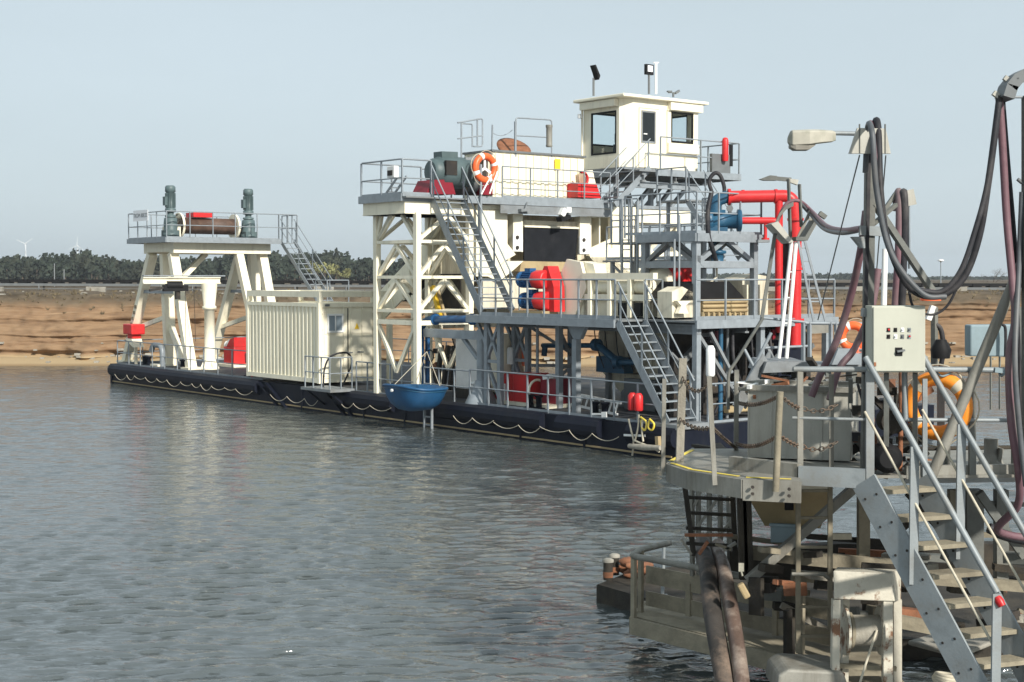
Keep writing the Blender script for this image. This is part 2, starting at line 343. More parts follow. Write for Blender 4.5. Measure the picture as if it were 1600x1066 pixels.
X, Y = np.meshgrid(np.array(xs), np.array(ys)); Zw = np.zeros_like(X)
for k in range(46):
    lam = rng.uniform(.24, .50) if k < 36 else rng.uniform(.6, 1.5)
    th = rng.normal(0.08, 0.55) + math.pi / 2; kx, ky = math.cos(th) * 6.283 / lam, math.sin(th) * 6.283 / lam
    ph = rng.uniform(0, 6.28) + 1.6 * (fbm(X * .35, Y * .35, 2, 50 + k) - .5) * 6.28
    s = np.sin(kx * X + ky * Y + ph); fade = np.clip((lam / np.maximum(np.abs(0.055 + np.maximum(Y - 20, 0) * .0026), .05) - 2.5) / 3, 0, 1)
    Zw += (0.0074 if k < 36 else 0.004) * lam * (s + .35 * s * s) * fade
gust = .25 + 1.35 * fbm(X * .11, Y * .06, 3, 9)
Zw *= gust * (np.abs(X) < 62) * (Y > 3) * (Y < 101)
tag(grid_obj('lake', X, Y - 2.4 * Zw, Zw, water_mat()), None, None, kind='structure')

# ---- ground: lake bed, beach, eroded sand bank and the flat land behind, one sheet
def ground_mat():
    m = bpy.data.materials.new('sand_ground'); m.use_nodes = True; n = m.node_tree.nodes; L = m.node_tree.links
    b = n['Principled BSDF']; b.inputs['Roughness'].default_value = .95; b.inputs['Specular IOR Level'].default_value = .15
    geo = n.new('ShaderNodeNewGeometry'); sep = n.new('ShaderNodeSeparateXYZ'); L.new(geo.outputs['Position'], sep.inputs[0])
    mp = n.new('ShaderNodeMapping'); mp.inputs['Scale'].default_value = (.14, .14, 1.5); L.new(geo.outputs['Position'], mp.inputs['Vector'])
    st = n.new('ShaderNodeTexNoise'); st.inputs['Scale'].default_value = 1.6; st.inputs['Detail'].default_value = 7; st.inputs['Roughness'].default_value = .62
    st.inputs['Distortion'].default_value = .5; L.new(mp.outputs[0], st.inputs['Vector'])
    cr = n.new('ShaderNodeValToRGB'); e = cr.color_ramp.elements
    for pos, c in ((.28, (.115, .070, .042)), (.42, (.195, .124, .073)), (.5, (.24, .158, .094)), (.58, (.19, .117, .068)), (.7, (.28, .19, .116))):
        q = e.new(pos); q.color = (*c, 1)
    e.remove(e[0]); e.remove(e[-1])
    L.new(st.outputs['Fac'], cr.inputs[0])
    n2 = n.new('ShaderNodeTexNoise'); n2.inputs['Scale'].default_value = .9; n2.inputs['Detail'].default_value = 8; n2.inputs['Roughness'].default_value = .7
    L.new(geo.outputs['Position'], n2.inputs['Vector'])
    top = n.new('ShaderNodeValToRGB'); t = top.color_ramp.elements
    t[0].position = .35; t[0].color = (.058, .045, .031, 1); t[1].position = .68; t[1].color = (.145, .112, .077, 1)
    L.new(n2.outputs['Fac'], top.inputs[0])
    ad = n.new('ShaderNodeMath'); ad.operation = 'MULTIPLY_ADD'; ad.inputs[1].default_value = 1.2; L.new(n2.outputs['Fac'], ad.inputs[0]); L.new(sep.outputs['Z'], ad.inputs[2])
    f = n.new('ShaderNodeMapRange'); f.inputs[1].default_value = 3.75; f.inputs[2].default_value = 4.35; L.new(ad.outputs[0], f.inputs[0])
    mx = n.new('ShaderNodeMix'); mx.data_type = 'RGBA'; L.new(f.outputs[0], mx.inputs['Factor']); L.new(cr.outputs[0], mx.inputs['A']); L.new(top.outputs[0], mx.inputs['B'])
    be = n.new('ShaderNodeMapRange'); be.inputs[1].default_value = .62; be.inputs[2].default_value = .40; L.new(sep.outputs['Z'], be.inputs[0])
    m2 = n.new('ShaderNodeMix'); m2.data_type = 'RGBA'; m2.inputs['B'].default_value = (.36, .265, .155, 1); L.new(be.outputs[0], m2.inputs['Factor']); L.new(mx.outputs['Result'], m2.inputs['A'])
    we = n.new('ShaderNodeMapRange'); we.inputs[1].default_value = .13; we.inputs[2].default_value = .03; L.new(sep.outputs['Z'], we.inputs[0])
    m3 = n.new('ShaderNodeMix'); m3.data_type = 'RGBA'; m3.inputs['B'].default_value = (.24, .165, .09, 1); L.new(we.outputs[0], m3.inputs['Factor']); L.new(m2.outputs['Result'], m3.inputs['A'])
    L.new(m3.outputs['Result'], b.inputs['Base Color'])
    bp = n.new('ShaderNodeBump'); bp.inputs['Strength'].default_value = .5; bp.inputs['Distance'].default_value = .08
    n4 = n.new('ShaderNodeTexNoise'); n4.inputs['Scale'].default_value = 6; n4.inputs['Detail'].default_value = 6; L.new(mp.outputs[0], n4.inputs['Vector'])
    L.new(n4.outputs['Fac'], bp.inputs['Height']); L.new(bp.outputs[0], b.inputs['Normal'])
    return m
xg = np.concatenate([[-4000, -1500, -600, -250, -130, -90, -70], np.arange(-58, 58.01, .17), [70, 90, 130, 250, 600, 1500, 4000]])
rows = []
shore = 82.3 + 1.2 * (fbm(xg * .05 + 9, xg * 0, 3, 3) - .5) * 2 + .35 * (fbm(xg * .5, xg * 0, 2, 4) - .5)
right = np.clip((xg - 8) / 10, 0, 1)                 # on the right the lower face is a smooth sand slope
def row(dy, z, nz=0): rows.append((shore + dy, np.full_like(xg, z) + nz))
row(-600, -3); row(-60, -3); row(-8, -1.2); row(-2, -.3); row(0, 0.02); row(.8, .16); row(1.7, .30 + .05 * vnoise(xg * .7, xg * 0, 6)); row(2.3, .36 + .08 * vnoise(xg * .7, xg * 0, 7))
NS = 92
for i in range(NS + 1):
    s = i / NS; z = .38 + 3.72 * s
    warp = z + .35 * (fbm(xg * .09, xg * 0 + 1, 3, 11) - .5)
    led = np.zeros_like(xg)                              # ledges: harder beds stand proud, softer ones are cut back
    for zc, amp, wd in ((.62, -.55, .16), (1.0, .28, .2), (1.55, -.25, .12), (1.9, .3, .16), (2.38, -.30, .10), (2.75, .42, .16), (3.25, -.16, .1), (3.6, .2, .14), (.85, .3, .07), (1.3, -.34, .06), (1.72, .3, .06), (2.12, -.3, .06), (2.55, -.34, .06), (3.0, -.3, .05), (3.42, .25, .06)):
        a = amp * .52 * np.clip(2.4 * fbm(xg * .16, xg * 0 + zc * 9, 3, int(zc * 10)) - .55, .08, 1.6)
        led -= a * np.exp(-((warp - zc) / wd) ** 2)
    base = 2.5 + (1.5 * s ** 1.35 + 1.1 * max(0, s - .78) * 6 * (s - .78)) * 1.7
    slope = 2.5 + 2.6 * min(s, .55) + 1.0 * max(0, s - .55) + 5 * max(0, s - .82)
    dy = base * (1 - right) + slope * right + led * (1 - .65 * right * (s < .55))
    dy += .75 * (fbm(xg * .22, xg * 0 + z * .5, 3, 21) - .5) + .6 * (fbm(xg * .8, xg * 0 + z * 1.0, 4, 31) - .5) + .30 * (fbm(xg * 2.2, xg * 0 + z * 3, 3, 41) - .5)
    talus = np.clip(fbm(xg * .3 + 40, xg * 0, 3, 51) - .52, 0, 1) * 6.5 * np.clip(1 - s / .42, 0, 1)
    dy -= talus * .9
    rows.append((shore + dy, np.full_like(xg, z) + .1 * (fbm(xg * .4, xg * 0, 3, 61) - .5) * s * 3))
zt = rows[-1][1]
for dy, n in ((.5, .1), (1.2, .18), (2.2, .2), (3.5, .24), (5, .26), (7, .26), (9, .22), (12, .2), (16, .15), (24, .1), (50, .1), (120, 0), (400, 0), (1200, 0), (6000, 0)):
    rows.append((rows[NS + 8][0] + dy, np.minimum(zt, 4.15) * max(0, 1 - dy / 5) + 4.15 * min(1, dy / 5) + n * (fbm(xg * .8, xg * 0 + dy * .9, 4, 71) - .5) * 2))
Yg = np.stack([r[0] for r in rows]); Zg = np.stack([r[1] for r in rows]); Xg = np.repeat(xg[None, :], len(rows), 0)
tag(grid_obj('ground', Xg, Yg, Zg, ground_mat()), None, None, kind='structure')

# ---- belt conveyor along the top of the bank
cv = thing('belt_conveyor', 'long dark belt conveyor running along the top of the sand bank', 'conveyor', (0, 101, 4.1))
def CW(x, y, z): return V((x, y, z))
CX0, CX1, CY = -80, 80, 101.0
def cz(x): return 4.88 - (x + 35) / 70 * .30
B().hexa([V((x, CY + dy, cz(x) + dz)) for dz in (-.10, .10) for x, dy in ((CX0, -.45), (CX1, -.45), (CX1, .45), (CX0, .45))]).out('belt', 'black', cv)
B().bar((CX0, CY - .02, cz(CX0) - .42), (CX1, CY - .02, cz(CX1) - .42), .8, .02).out('return_belt', 'black', cv)
for dy in (-.55, .55): B().bar((CX0, CY + dy, cz(CX0) - .27), (CX1, CY + dy, cz(CX1) - .27), .06, .17).out('stringer', 'grey', cv)
B().bar((CX0, CY - .62, cz(CX0) - .55), (CX1, CY - .62, cz(CX1) - .55), .05, .05).out('cable_tray', 'grey', cv)
idl = []
for k in range(134):
    x = CX0 + .6 + 1.19 * k
    if k == 0:
        i0 = B().bar((x, CY - .5, cz(x) - .05), (x, CY + .5, cz(x) - .05), .62, .26).out('idler', 'black', cv); src = (x, cz(x))
    else:
        o = i0.copy(); col.objects.link(o); o.location = (x - src[0], 0, cz(x) - src[1]); o.parent = cv
    if k % 3 == 0:
        for dy in (-.55, .55): B().bar((x, CY + dy, 3.7), (x, CY + dy, cz(x) - .26), .07, .07).out('leg', 'galvd', cv)
random.seed(3)
for k in range(13):                                      # odd pieces of plant lying along the conveyor
    x = -44 + k * 7.4 + random.uniform(-2, 2); y = 97.5 + random.uniform(-1, 1)
    bl = B(); l = random.uniform(.7, 1.6)
    bl.hexa([V((x + a * l, y + c * .4, 4.0 + d * .45 + (random.uniform(-.12, .06) if d else 0))) for d in (0, 1) for a, c in ((0, 0), (1, .1), (1, 1), (0, .9))])
    tag(bl.out('concrete_block', 'concrete', bevel=.04), 'pale block of concrete lying on the bank below the conveyor', 'block', 'blocks along the conveyor')

# ---- trees
def leaf_cloud(b, c, rx, rz, n, size, shape='round', squash=1):
    for _ in range(n):
        while True:
            p = V((random.uniform(-1, 1), random.uniform(-1, 1), random.uniform(-1, 1)))
            if p.length < 1: break
        k = 1.0 if shape == 'round' else (1.0 - .75 * max(0, (p.z + .2)) / 1.2)
        q = V(c) + V((p.x * rx * k, p.y * rx * k, p.z * rz))
        a = V((random.gauss(0, 1), random.gauss(0, 1), random.gauss(0, .6))).normalized(); d = a.orthogonal().normalized()
        e = a.cross(d); s = size * random.uniform(.6, 1.3)
        b.poly([q + d * s, q + e * s * .8, q - d * s * .9, q - e * s * .7])
def limb_tree(name, label, c, h, r, m, n=900, size=.16, group=None, leafy=True, density=1):
    c = V(c); t = thing(name, label, 'tree', c, group)
    tr = B(); cr = B(); tr.tube([c - ZZ * .2, c + ZZ * h * .25, c + V((.1, 0, h * .45))], [h * .035, h * .027, h * .018], 7)
    def grow(p, d, l, rad, k):
        q = p + d * l; tr.tube([p, (p + q) / 2 + V((random.gauss(0, .05), random.gauss(0, .05), .03)) * l, q], [rad, rad * .8, rad * .55], 4, False)
        if k == 0:
            if leafy: leaf_cloud(cr, q, l * .9, l * .8, density, size)
            else:
                for _ in range(density):
                    e = (d + V((random.gauss(0, .6), random.gauss(0, .6), random.gauss(.1, .5)))).normalized() * l * random.uniform(.5, 1.1)
                    cr.bar(q, q + e, rad * .6)
            return
        for _ in range(3):
            nd = (d + V((random.gauss(0, .55), random.gauss(0, .55), random.gauss(.12, .35)))).normalized()
            grow(q, nd, l * random.uniform(.65, .85), rad * .55, k - 1)
    for _ in range(5):
        a = random.uniform(0, 6.28); grow(c + ZZ * h * random.uniform(.18, .45), V((math.cos(a), math.sin(a), random.uniform(.5, 1.2))).normalized(), r * .42, h * .014, 3)
    tr.out('trunk', 'bark', t); cr.out('crown', m, t); return t
random.seed(11)
limb_tree('willow_tree', 'round yellow-green tree coming into leaf, the larger of two before the pine wood', W(501, 447, 300), 5.2, 3.0, 'willow', size=.22, density=5)
limb_tree('willow_tree', 'small round yellow-green tree beside the larger one before the pine wood', W(531, 447, 310), 4.2, 2.3, 'willow', size=.2, density=5)
limb_tree('bare_tree', 'low brown bare tree behind the conveyor near the lamp pole', W(1511, 452, 300), 2.7, 2.2, 'twig', leafy=False, density=3)
limb_tree('bare_tree', 'taller spreading bare tree behind the conveyor beside a lower one', W(1552, 452, 300), 3.9, 2.9, 'twig', leafy=False, density=3)
fo = B(); tk = B(); random.seed(5)
for k in range(900):
    d = random.uniform(400, 500); xp = random.uniform(-160, 660)
    x = (xp - 800) / FPX * d; dens = 1.0
    h = random.choice((random.uniform(5.0, 6.6), random.uniform(6.4, 8.4))) * (1.0 if xp > 110 else .88) * (1 + .16 * math.sin(xp * .017 + .4) + .10 * math.sin(xp * .047 + 2) + .06 * math.sin(xp * .11)) * d / 430
    r = random.uniform(1.3, 2.1) * d / 430
    tk.bar((x, d, 4.0), (x, d, 4 + h * .6), .3, .3)
    leaf_cloud(fo, (x, d, 4.1 + h * .55), r * 1.15, h * .47, 72, .72, 'cone' if random.random() < .6 else 'round')
for k in range(420):
    d = random.uniform(880, 1050); xp = random.uniform(860, 1760); x = (xp - 800) / FPX * d
    h = random.uniform(3.2, 4.6) * (1 if xp < 1420 else .45); leaf_cloud(fo, (x, d, 4 + h * .5), random.uniform(2, 3.4), h * .5, 46, 1.0)
wood = tag(fo.out('pine_wood', 'pine'), 'dark pine wood along the horizon behind the conveyor', 'wood', kind='stuff')
tk.out('tree_trunks', 'bark', wood)['kind'] = 'stuff'
# ---- wind turbines far away
for k, (xp, yh, a, lab) in enumerate(((40, 381, 35, 'faint white wind turbine with two blades raised, beyond the pine wood'), (121, 384, 85, 'faint white wind turbine with one blade upright, beyond the pine wood'))):
    hub = W(xp, yh, 2600); base = V((hub.x, hub.y, 4)); t = thing('wind_turbine', lab, 'wind turbine', base)
    B().tube([base, hub - ZZ * 1.5], [1.3, .8], 10).out('tower', 'turbine', t)
    B().bar(hub + V((0, -3, 0)), hub + V((0, 4, 0)), 1.8, 1.8).out('nacelle', 'turbine', t)
    for j in range(3):
        an = math.radians(a + 120 * j); dr = V((math.cos(an), 0, math.sin(an))); sd_ = V((-math.sin(an), 0, math.cos(an)))
        p = hub + V((0, -3.5, 0)); B().hexa([p - sd_ * .55, p + sd_ * .55, p + sd_ * .55 + V((0, .5, 0)), p - sd_ * .55 + V((0, .5, 0)),
            p + dr * 17 - sd_ * .2, p + dr * 17 + sd_ * .2, p + dr * 17 + sd_ * .2 + V((0, .3, 0)), p + dr * 17 - sd_ * .2 + V((0, .3, 0))]).out('blade', 'turbine', t)
# ---- lamp pole on the bank, small posts
lp = W(1470, 452, 190); t = thing('lamp_pole', 'thin pale lamp pole with a flat round head behind the conveyor', 'lamp post', lp)
tp = W(1470, 408, 190); B().tube([lp - ZZ * .2, tp], .07, 7).out('pole', 'galv', t); B().lathe([(.05, -.1), (.42, 0), (.42, .12), (.2, .22)], tp, n=12).out('lamp_head', 'white', t)
for xp, yt in ((85, 412), (100, 421)):
    p = W(xp, 446, 150); q = W(xp, yt, 150)
    tag(B().tube([p - ZZ * .3, q], .06, 6).out('marker_post', 'galvd'), 'thin bare post standing behind the conveyor before the wood', 'post', 'posts behind the conveyor')

# ---- dry grass tufts and stones on the bank
gt = B(); st_ = B(); random.seed(17)
jx = np.searchsorted(xg, -57); jx2 = np.searchsorted(xg, 57)
for k in range(1300):
    i = random.randint(jx, jx2 - 1); r_ = random.choice([NS + 8 - int(abs(random.gauss(0, 12))), NS + 8 + random.randint(0, 6)]); r_ = min(max(r_, 20), len(rows) - 8)
    c = V((xg[i] + random.uniform(-.1, .1), rows[r_][0][i] + (random.uniform(0, .9) if r_ > NS + 8 else 0), rows[r_][1][i] - .03)); hgt = random.uniform(.1, .3)
    for _ in range(5):
        a = random.uniform(0, 6.28); d = V((math.cos(a), math.sin(a), 0)) * random.uniform(.05, .2); gt.poly([c + V((.04, 0, 0)), c - V((.04, 0, 0)), c + d + ZZ * hgt * random.uniform(.6, 1.1)])
for k in range(420):
    i = random.randint(jx, jx2 - 1); r_ = random.choice((5, 6, 7, 8, 9, 12, 18, 28, NS + 9, NS + 11, NS + 13)); c = V((xg[i], rows[r_][0][i] - .05, rows[r_][1][i] + .02)); s = random.uniform(.05, .2)
    st_.hexa([c + V((x * s * random.uniform(.7, 1.2), y_ * s, z * s * .7)) for z in (-.5, .6) for x, y_ in ((-1, -1), (1, -.8), (.9, 1), (-1, .9))])
tag(gt.out('grass_tufts', 'dgrass'), 'thin dry grass growing along the top of the sand bank', 'grass', kind='stuff')
tag(st_.out('stones', 'concrete'), 'small stones and clods scattered on the sand bank', 'stones', kind='stuff')
# ================================================================ dredger: pontoon, gantry, container, tower
DK = 0.9
po = thing('dredger_pontoon', 'long low navy blue steel pontoon carrying the white dredging plant', 'pontoon', D(-17, 6, 0))
h = B(); h.box((-36.4, .06, -.8), (1.6, 12, DK))
h.out('hull', 'navy', po)
B().box((-36.3, .3, DK + .004), (1.5, 11.9, DK + .03)).out('deck', 'deckd', po)
# rounded rubbing beams along the side
for a, b in ((-36.5, -21.9), (-16.0, -12.2), (-9.6, -4.0), (-3.3, -1.4), (-.2, 1.65)):
    prof = [(.05, .34), (-.10, .42), (-.17, .55), (-.17, .72), (-.10, .86), (.05, .93), (.35, .93)]
    B().prism([D(a, v, z) for v, z in prof], UU * (b - a)).out('rubbing_beam', 'navy', po)
B().prism([D(-36.42, v, z) for v, z in ((0, -.2), (0, .93), (12, .93), (12, -.2))], UU * -.16).out('end_plate', 'navy', po)
for a, b in ((-36.4, -22.0), (-22.0, -16), (-16, -4), (-4, 1.5)):
    B().box((a, .035, .07), (b - .02, .06, .12)).out('waterline_strip', 'tan', po)
for u, dv in ((-21.8, 0), (-21.2, 0), (-16.8, .0), (-16.3, 0)):
    B().bar(D(u, -.02, DK - .05), D(u + 1.7, -.02, -.1), .07, .14, VV).out('stiffener', 'navy', po)
for u in (-18.6, -14.2, -11.6, -5.2, -2.2): B().box((u, .02, -.1), (u + .1, .06, DK - .02)).out('seam_rib', 'navy', po)
random.seed(2)
def swags(a, b, st, m='rope', dz=0):
    u = a
    while u < b - .3:
        l = st * random.uniform(.72, 1.25); s = random.uniform(.09, .28); z0 = .50 + dz + random.uniform(-.03, .03)
        B().tube([D(u + l * t, -.19, z0 - 4 * s * t * (1 - t) + .03 * math.sin(t * 3)) for t in (0, .08, .2, .35, .5, .65, .8, .92, 1)], .0115, 6).out('rope_swag', m, po)
        u += l
swags(-35.6, -22.4, 1.12); swags(-20.6, -17.2, 1.1, dz=-.06); swags(-15.4, -11.9, 1.12); swags(-8.4, -.3, 1.15)
# deck rails: near side, far end, far side
railing(po, [D(-36.2, 11.8, DK), D(-36.2, .22, DK), D(-21.95, .22, DK)], h=1.15, gap=1.3, toe=.09)
railing(po, [D(-36.2, 11.8, DK), D(-19, 11.8, DK)], h=1.15, gap=1.6, toe=0)
railing(po, [D(-16.95, -.75, 1.0), D(-15.2, -.75, 1.0), D(-15.2, .2, 1.0)], h=1.15, gap=.6, toe=0)
B().box((-17.1, -.85, .90), (-15.0, .25, 1.0)).out('door_landing', 'galvd', po)
for p_ in (-16.9, -15.3): B().bar(D(p_, -.75, .92), D(p_, .05, .3), .07).out('bracket', 'navy', po)
railing(po, [D(-14.9, .2, DK), D(-11.2, .2, DK)], h=1.1, gap=.75, toe=.05)
railing(po, [D(-8.0, .2, DK), D(.95, .2, DK)], h=1.15, gap=1.05, toe=.09, r=.027)
railing(po, [D(-10.6, .2, DK), D(-8.0, .2, DK)], h=1.1, gap=.85, toe=0)
railing(po, [D(1.45, 1.5, DK), D(1.45, 5.2, DK)], h=1.15, gap=1.2, toe=.09)
# boarding ladder down to the water
la = B()
for du in (0, .42): la.bar(D(-9.95 + du, -.25, 1.0), D(-9.95 + du, -.25, -.35), .06, .08)
la = la.out('boarding_ladder', 'galv', po)
for z in (-.15, .12, .39, .66): B().bar(D(-9.95, -.25, z), D(-9.53, -.25, z), .05, .05).out('rung', 'galv', la)
for u, vv_, lb in ((-34.6, .9, 0), (-30.8, 1.0, 0), (-24.5, 1.0, 0), (-5.6, .8, 0), (-2.4, .7, 0)):
    bo = B()
    for k in (0, .42): bo.lathe([(.10, 0), (.10, .34), (.14, .36), (.14, .42)], D(u + k, vv_, DK + .03), n=10)
    bo.box((u - .2, vv_ - .15, DK + .03), (u + .62, vv_ + .15, DK + .06)); bo.out('bollard', 'navy', po)
# goose-neck vent on deck
B().tube(fillet([D(-32.9, 1.0, DK), D(-32.9, 1.0, 1.9), D(-33.9, 1.0, 1.9), D(-34.1, 1.0, 1.6)], .4), .13, 10).out('vent_pipe', 'galv', po)

# ---- winch gantry
g = thing('winch_gantry', 'white steel portal gantry with a railed winch platform at the far end of the dredger', 'gantry', D(-32, 3.5, DK))
gz = 6.75
def gleg(a, b, w=.42, d=.32):
    B().bar(a, b, w, d, UU).out('leg', 'cream', g)
U0, U1_, V0, V1 = -34.6, -31.4, .9, 5.9
B().box((U0, V0, 6.2), (U0 + .35, V1, 6.72)).out('girder', 'cream', g); B().box((U1_ - .35, V0, 6.2), (U1_, V1, 6.72)).out('girder', 'cream', g)
for v in (V0, V1 - .35): B().box((U0 + .35, v, 6.25), (U1_ - .35, v + .35, 6.68)).out('girder', 'cream', g)
for v in (V0 + .2, V1 - .2):
    gleg(D(U0 - 2.6, v, DK), D(U0 + .5, v, 6.2)); gleg(D(U1_ + 1.3, v, DK), D(U1_ - .5, v, 6.2))
    B().bar(D(-33.3, v + .5, DK), D(-33.3, v + .3, 6.2), .5, .32, UU).out('column', 'cream', g)
    B().bar(D(-33.3, v + .5, 3.3), D(U0 - 1.5, v, 2.6), .16, .2).out('brace', 'cream', g)
    B().bar(D(-33.3, v + .5, 2.9), D(-31.2, v + .2, 1.0), .22, .26, UU).out('brace', 'cream', g)
    B().bar(D(-35.6, v, 4.4), D(-31.2, v, 4.4), .14, .14).out('brace', 'galv', g)
    for u in (U0 - 2.6, U1_ + 1.3, -33.3): B().box((u - .4, v - .35, DK + .03), (u + .4, v + .45, DK + .12)).out('foot_plate', 'cream', g)
gleg(D(-31.6, 4.3, 6.2), D(-29.3, 4.3, DK), .36, .3); B().bar(D(-32.6, 3.1, 6.2), D(-32.6, 1.4, 4.6), .28, .22).out('brace', 'cream', g)
for k in range(4): B().box((-36.6 + .17 * k + 0.4, V0 - .03, 2.0 + .28 * k + .75), (-36.35 + .17 * k + .4, V0 - .005, 2.16 + .28 * k + .75)).out('rung_plate', 'fgs', g)
B().box((U0 - .5, V0 - .6, gz), (U1_ + .5, V1 + .3, gz + .06)).out('deck', 'galvd', g)
for a, b in (((U0 - .5, V0 - .6), (U1_ + .5, V0 - .6)), ((U1_ + .5, V0 - .6), (U1_ + .5, V1 + .3)), ((U0 - .5, V1 + .3), (U0 - .5, V0 - .6))):
    B().bar(D(*a, gz + .03), D(*b, gz + .03), .06, .22).out('edge_channel', 'galv', g)
railing(g, [D(U1_ + .45, V1 + .2, gz + .08), D(U1_ + .45, V0 - .55, gz + .08), D(U0 - .45, V0 - .55, gz + .08), D(U0 - .45, V1 + .2, gz + .08)], h=1.25, gap=1.15, toe=.1)
railing(g, [D(U1_ + .45, V1 + .2, gz + .08), D(U1_ + .45, V1 + 1.2, gz + .08), D(U0 + 2.2, V1 + 1.2, gz + .08)], h=1.25, gap=.5, toe=.0)
sb = B().bar(D(U0 + .3, V0 - .64, 7.95), D(U0 + 1.9, V0 - .64, 7.95), .02, .5).out('name_board', 'paper', g)
def text_on(txt, p, xdir, up, size, m, parent, name='lettering'):
    cu = bpy.data.curves.new(name, 'FONT'); cu.body = txt; cu.size = size; cu.align_x = 'CENTER'; cu.align_y = 'CENTER'; cu.extrude = .002
    ob = bpy.data.objects.new(name, cu); col.objects.link(ob)
    x = V(xdir).normalized(); z = x.cross(V(up)).normalized(); y_ = z.cross(x)
    mt = Matrix((x, y_, z)).transposed()
    dg = bpy.context.evaluated_depsgraph_get(); me = bpy.data.meshes.new_from_object(ob.evaluated_get(dg)); bpy.data.objects.remove(ob)
    ob = bpy.data.objects.new(name, me); col.objects.link(ob); me.transform(mt.to_4x4()); me.transform(Matrix.Translation(V(p) - ORI[parent.name]))
    me.materials.clear(); me.materials.append(M[m]); ob.parent = parent; ORI[ob.name] = ORI[parent.name]; return ob
text_on('TKDM 80E22', D(U0 + 1.1, V0 - .654, 7.95), UU, ZZ, .27, 'grey', sb)
lq = (D(U0 + .5, V0 + .2, 6.2) - D(U0 - 2.6, V0 + .2, DK)).normalized()
text_on('JCE', D(U0 - 2.6, V0 + .2, DK) + lq * 1.75 - VV * .225, lq, VV.cross(lq), .42, 'dark', g)
# winch drum and its two upright gear motors
wd = thing('winch', 'large brown rope winch drum with a red guard on the gantry platform', 'winch', D(-33, 3.3, gz + .1))
B().lathe([(.55, 0), (.55, .06), (.38, .07), (.38, 2.9), (.55, 2.91), (.55, 2.97)], D(-32.6, 1.7, gz + .75), VV, 20).out('drum', 'drum', wd)
for k in (.0, 2.85): B().lathe([(.6, 0), (.6, .1)], D(-32.6, 1.7 + k, gz + .75), VV, 20).out('flange', 'cream', wd)
B().box((-33.0, 2.3, gz + 1.15), (-32.2, 3.3, gz + 1.36)).out('guard', 'red', wd)
for v in (1.2, 4.9): B().box((-33.2, v, gz + .08), (-32.0, v + .35, gz + .7)).out('bearing_stand', 'cream', wd)
for v, lb in ((1.05, 'upright grey-green gear motor on the gantry beside the name board'), (5.05, 'upright grey-green gear motor on the gantry next to the stair')):
    gm = thing('gear_motor', lb, 'motor', D(-32.0, v, gz + .1))
    B().lathe([(.36, 0), (.36, .12), (.30, .14), (.33, .5), (.30, .8), (.2, .84)], D(-32.0, v, gz + .25), n=12).out('gearbox', 'teal', gm)
    B().box((-32.35, v - .3, gz + .1), (-31.7, v + .3, gz + .5)).out('base', 'teal', gm)
    B().lathe([(.26, 0), (.26, .08), (.15, .1), (.15, .22), (.26, .24), (.26, .32)], D(-32.0, v, gz + 1.1), n=12).out('coupling', 'teal', gm)
    motor(gm, D(-32.0, v, gz + 2.55), -ZZ, .25, 1.15, 'teal')
# stair on the far side of the gantry
stair(g, D(-31.5, V1 + .6, gz + .1), D(-31.5, V1 + 1.35, gz + .1), D(-28.0, V1 + .6, 3.9), D(-28.0, V1 + 1.35, 3.9), 12, rail=1.05)
B().box((-28.2, V1 + .4, 3.84), (-26.9, V1 + 1.7, 3.9)).out('landing', 'galvd', g)
railing(g, [D(-28.0, V1 + .45, 3.9), D(-27.0, V1 + .45, 3.9), D(-27.0, V1 + 1.6, 3.9)], h=1.05, gap=.8, toe=0)
for u in (-28.1, -27.0): B().bar(D(u, V1 + 1.0, DK), D(u, V1 + 1.0, 3.84), .14).out('column', 'galv', g)
# jib crane
jc = thing('jib_crane', 'cream jib crane post with a horizontal arm and black hanging hoist', 'crane', D(-27.6, 1.6, DK))
jb = uvz(PZ(328, 578, DK)); ju, jv = jb[0], jb[1]
B().lathe([(.42, 0), (.42, .08), (.24, .1), (.23, 2.7), (.32, 2.72), (.32, 2.84), (.26, 2.88), (.36, 3.75), (.36, 3.9)], D(ju, jv, DK + .03), n=16).out('post', 'cream', jc)
for k in range(6):
    a = k * 1.047; B().prism([D(ju, jv, DK + .1) + V((math.cos(a), math.sin(a), 0)) * .24, D(ju, jv, DK + .1) + V((math.cos(a), math.sin(a), 0)) * .42, D(ju, jv, DK + .5) + V((math.cos(a), math.sin(a), 0)) * .24], V((-math.sin(a), math.cos(a), 0)) * .03).out('gusset', 'cream', jc)
dj = (-VV * .9 - UU * .15).normalized(); tp = D(ju, jv, DK + 4.05)
B().ibeam(tp + dj * -.5, tp + dj * 3.0, .22, .3).out('arm', 'cream', jc)
B().bar(tp + dj * -.7 + ZZ * .2, tp + dj * 3.0 + ZZ * .2, .34, .05).out('arm_cover', 'galv', jc)
hp = tp + dj * 1.6 - ZZ * .35
ho = B().bar(hp - dj * .6, hp + dj * .5, .3, .28).lathe([(.2, 0), (.2, .7)], hp - dj * .35 + ZZ * .12, dj, 12).out('hoist', 'black', jc)
B().bar(hp + dj * .5 + ZZ * .02, hp + dj * 1.1 - ZZ * .1, .2, .1).out('trolley', 'dark', ho)
B().bar(hp - dj * .15, hp - dj * .15 - ZZ * .5, .16, .2).out('hook_block', 'dark', ho)
B().tube([hp - dj * .5, hp - dj * .5 - ZZ * 2.9], .012, 5).tube([hp - dj * .9, hp - dj * .95 - ZZ * 2.4], .012, 5).out('chain', 'dark', ho)
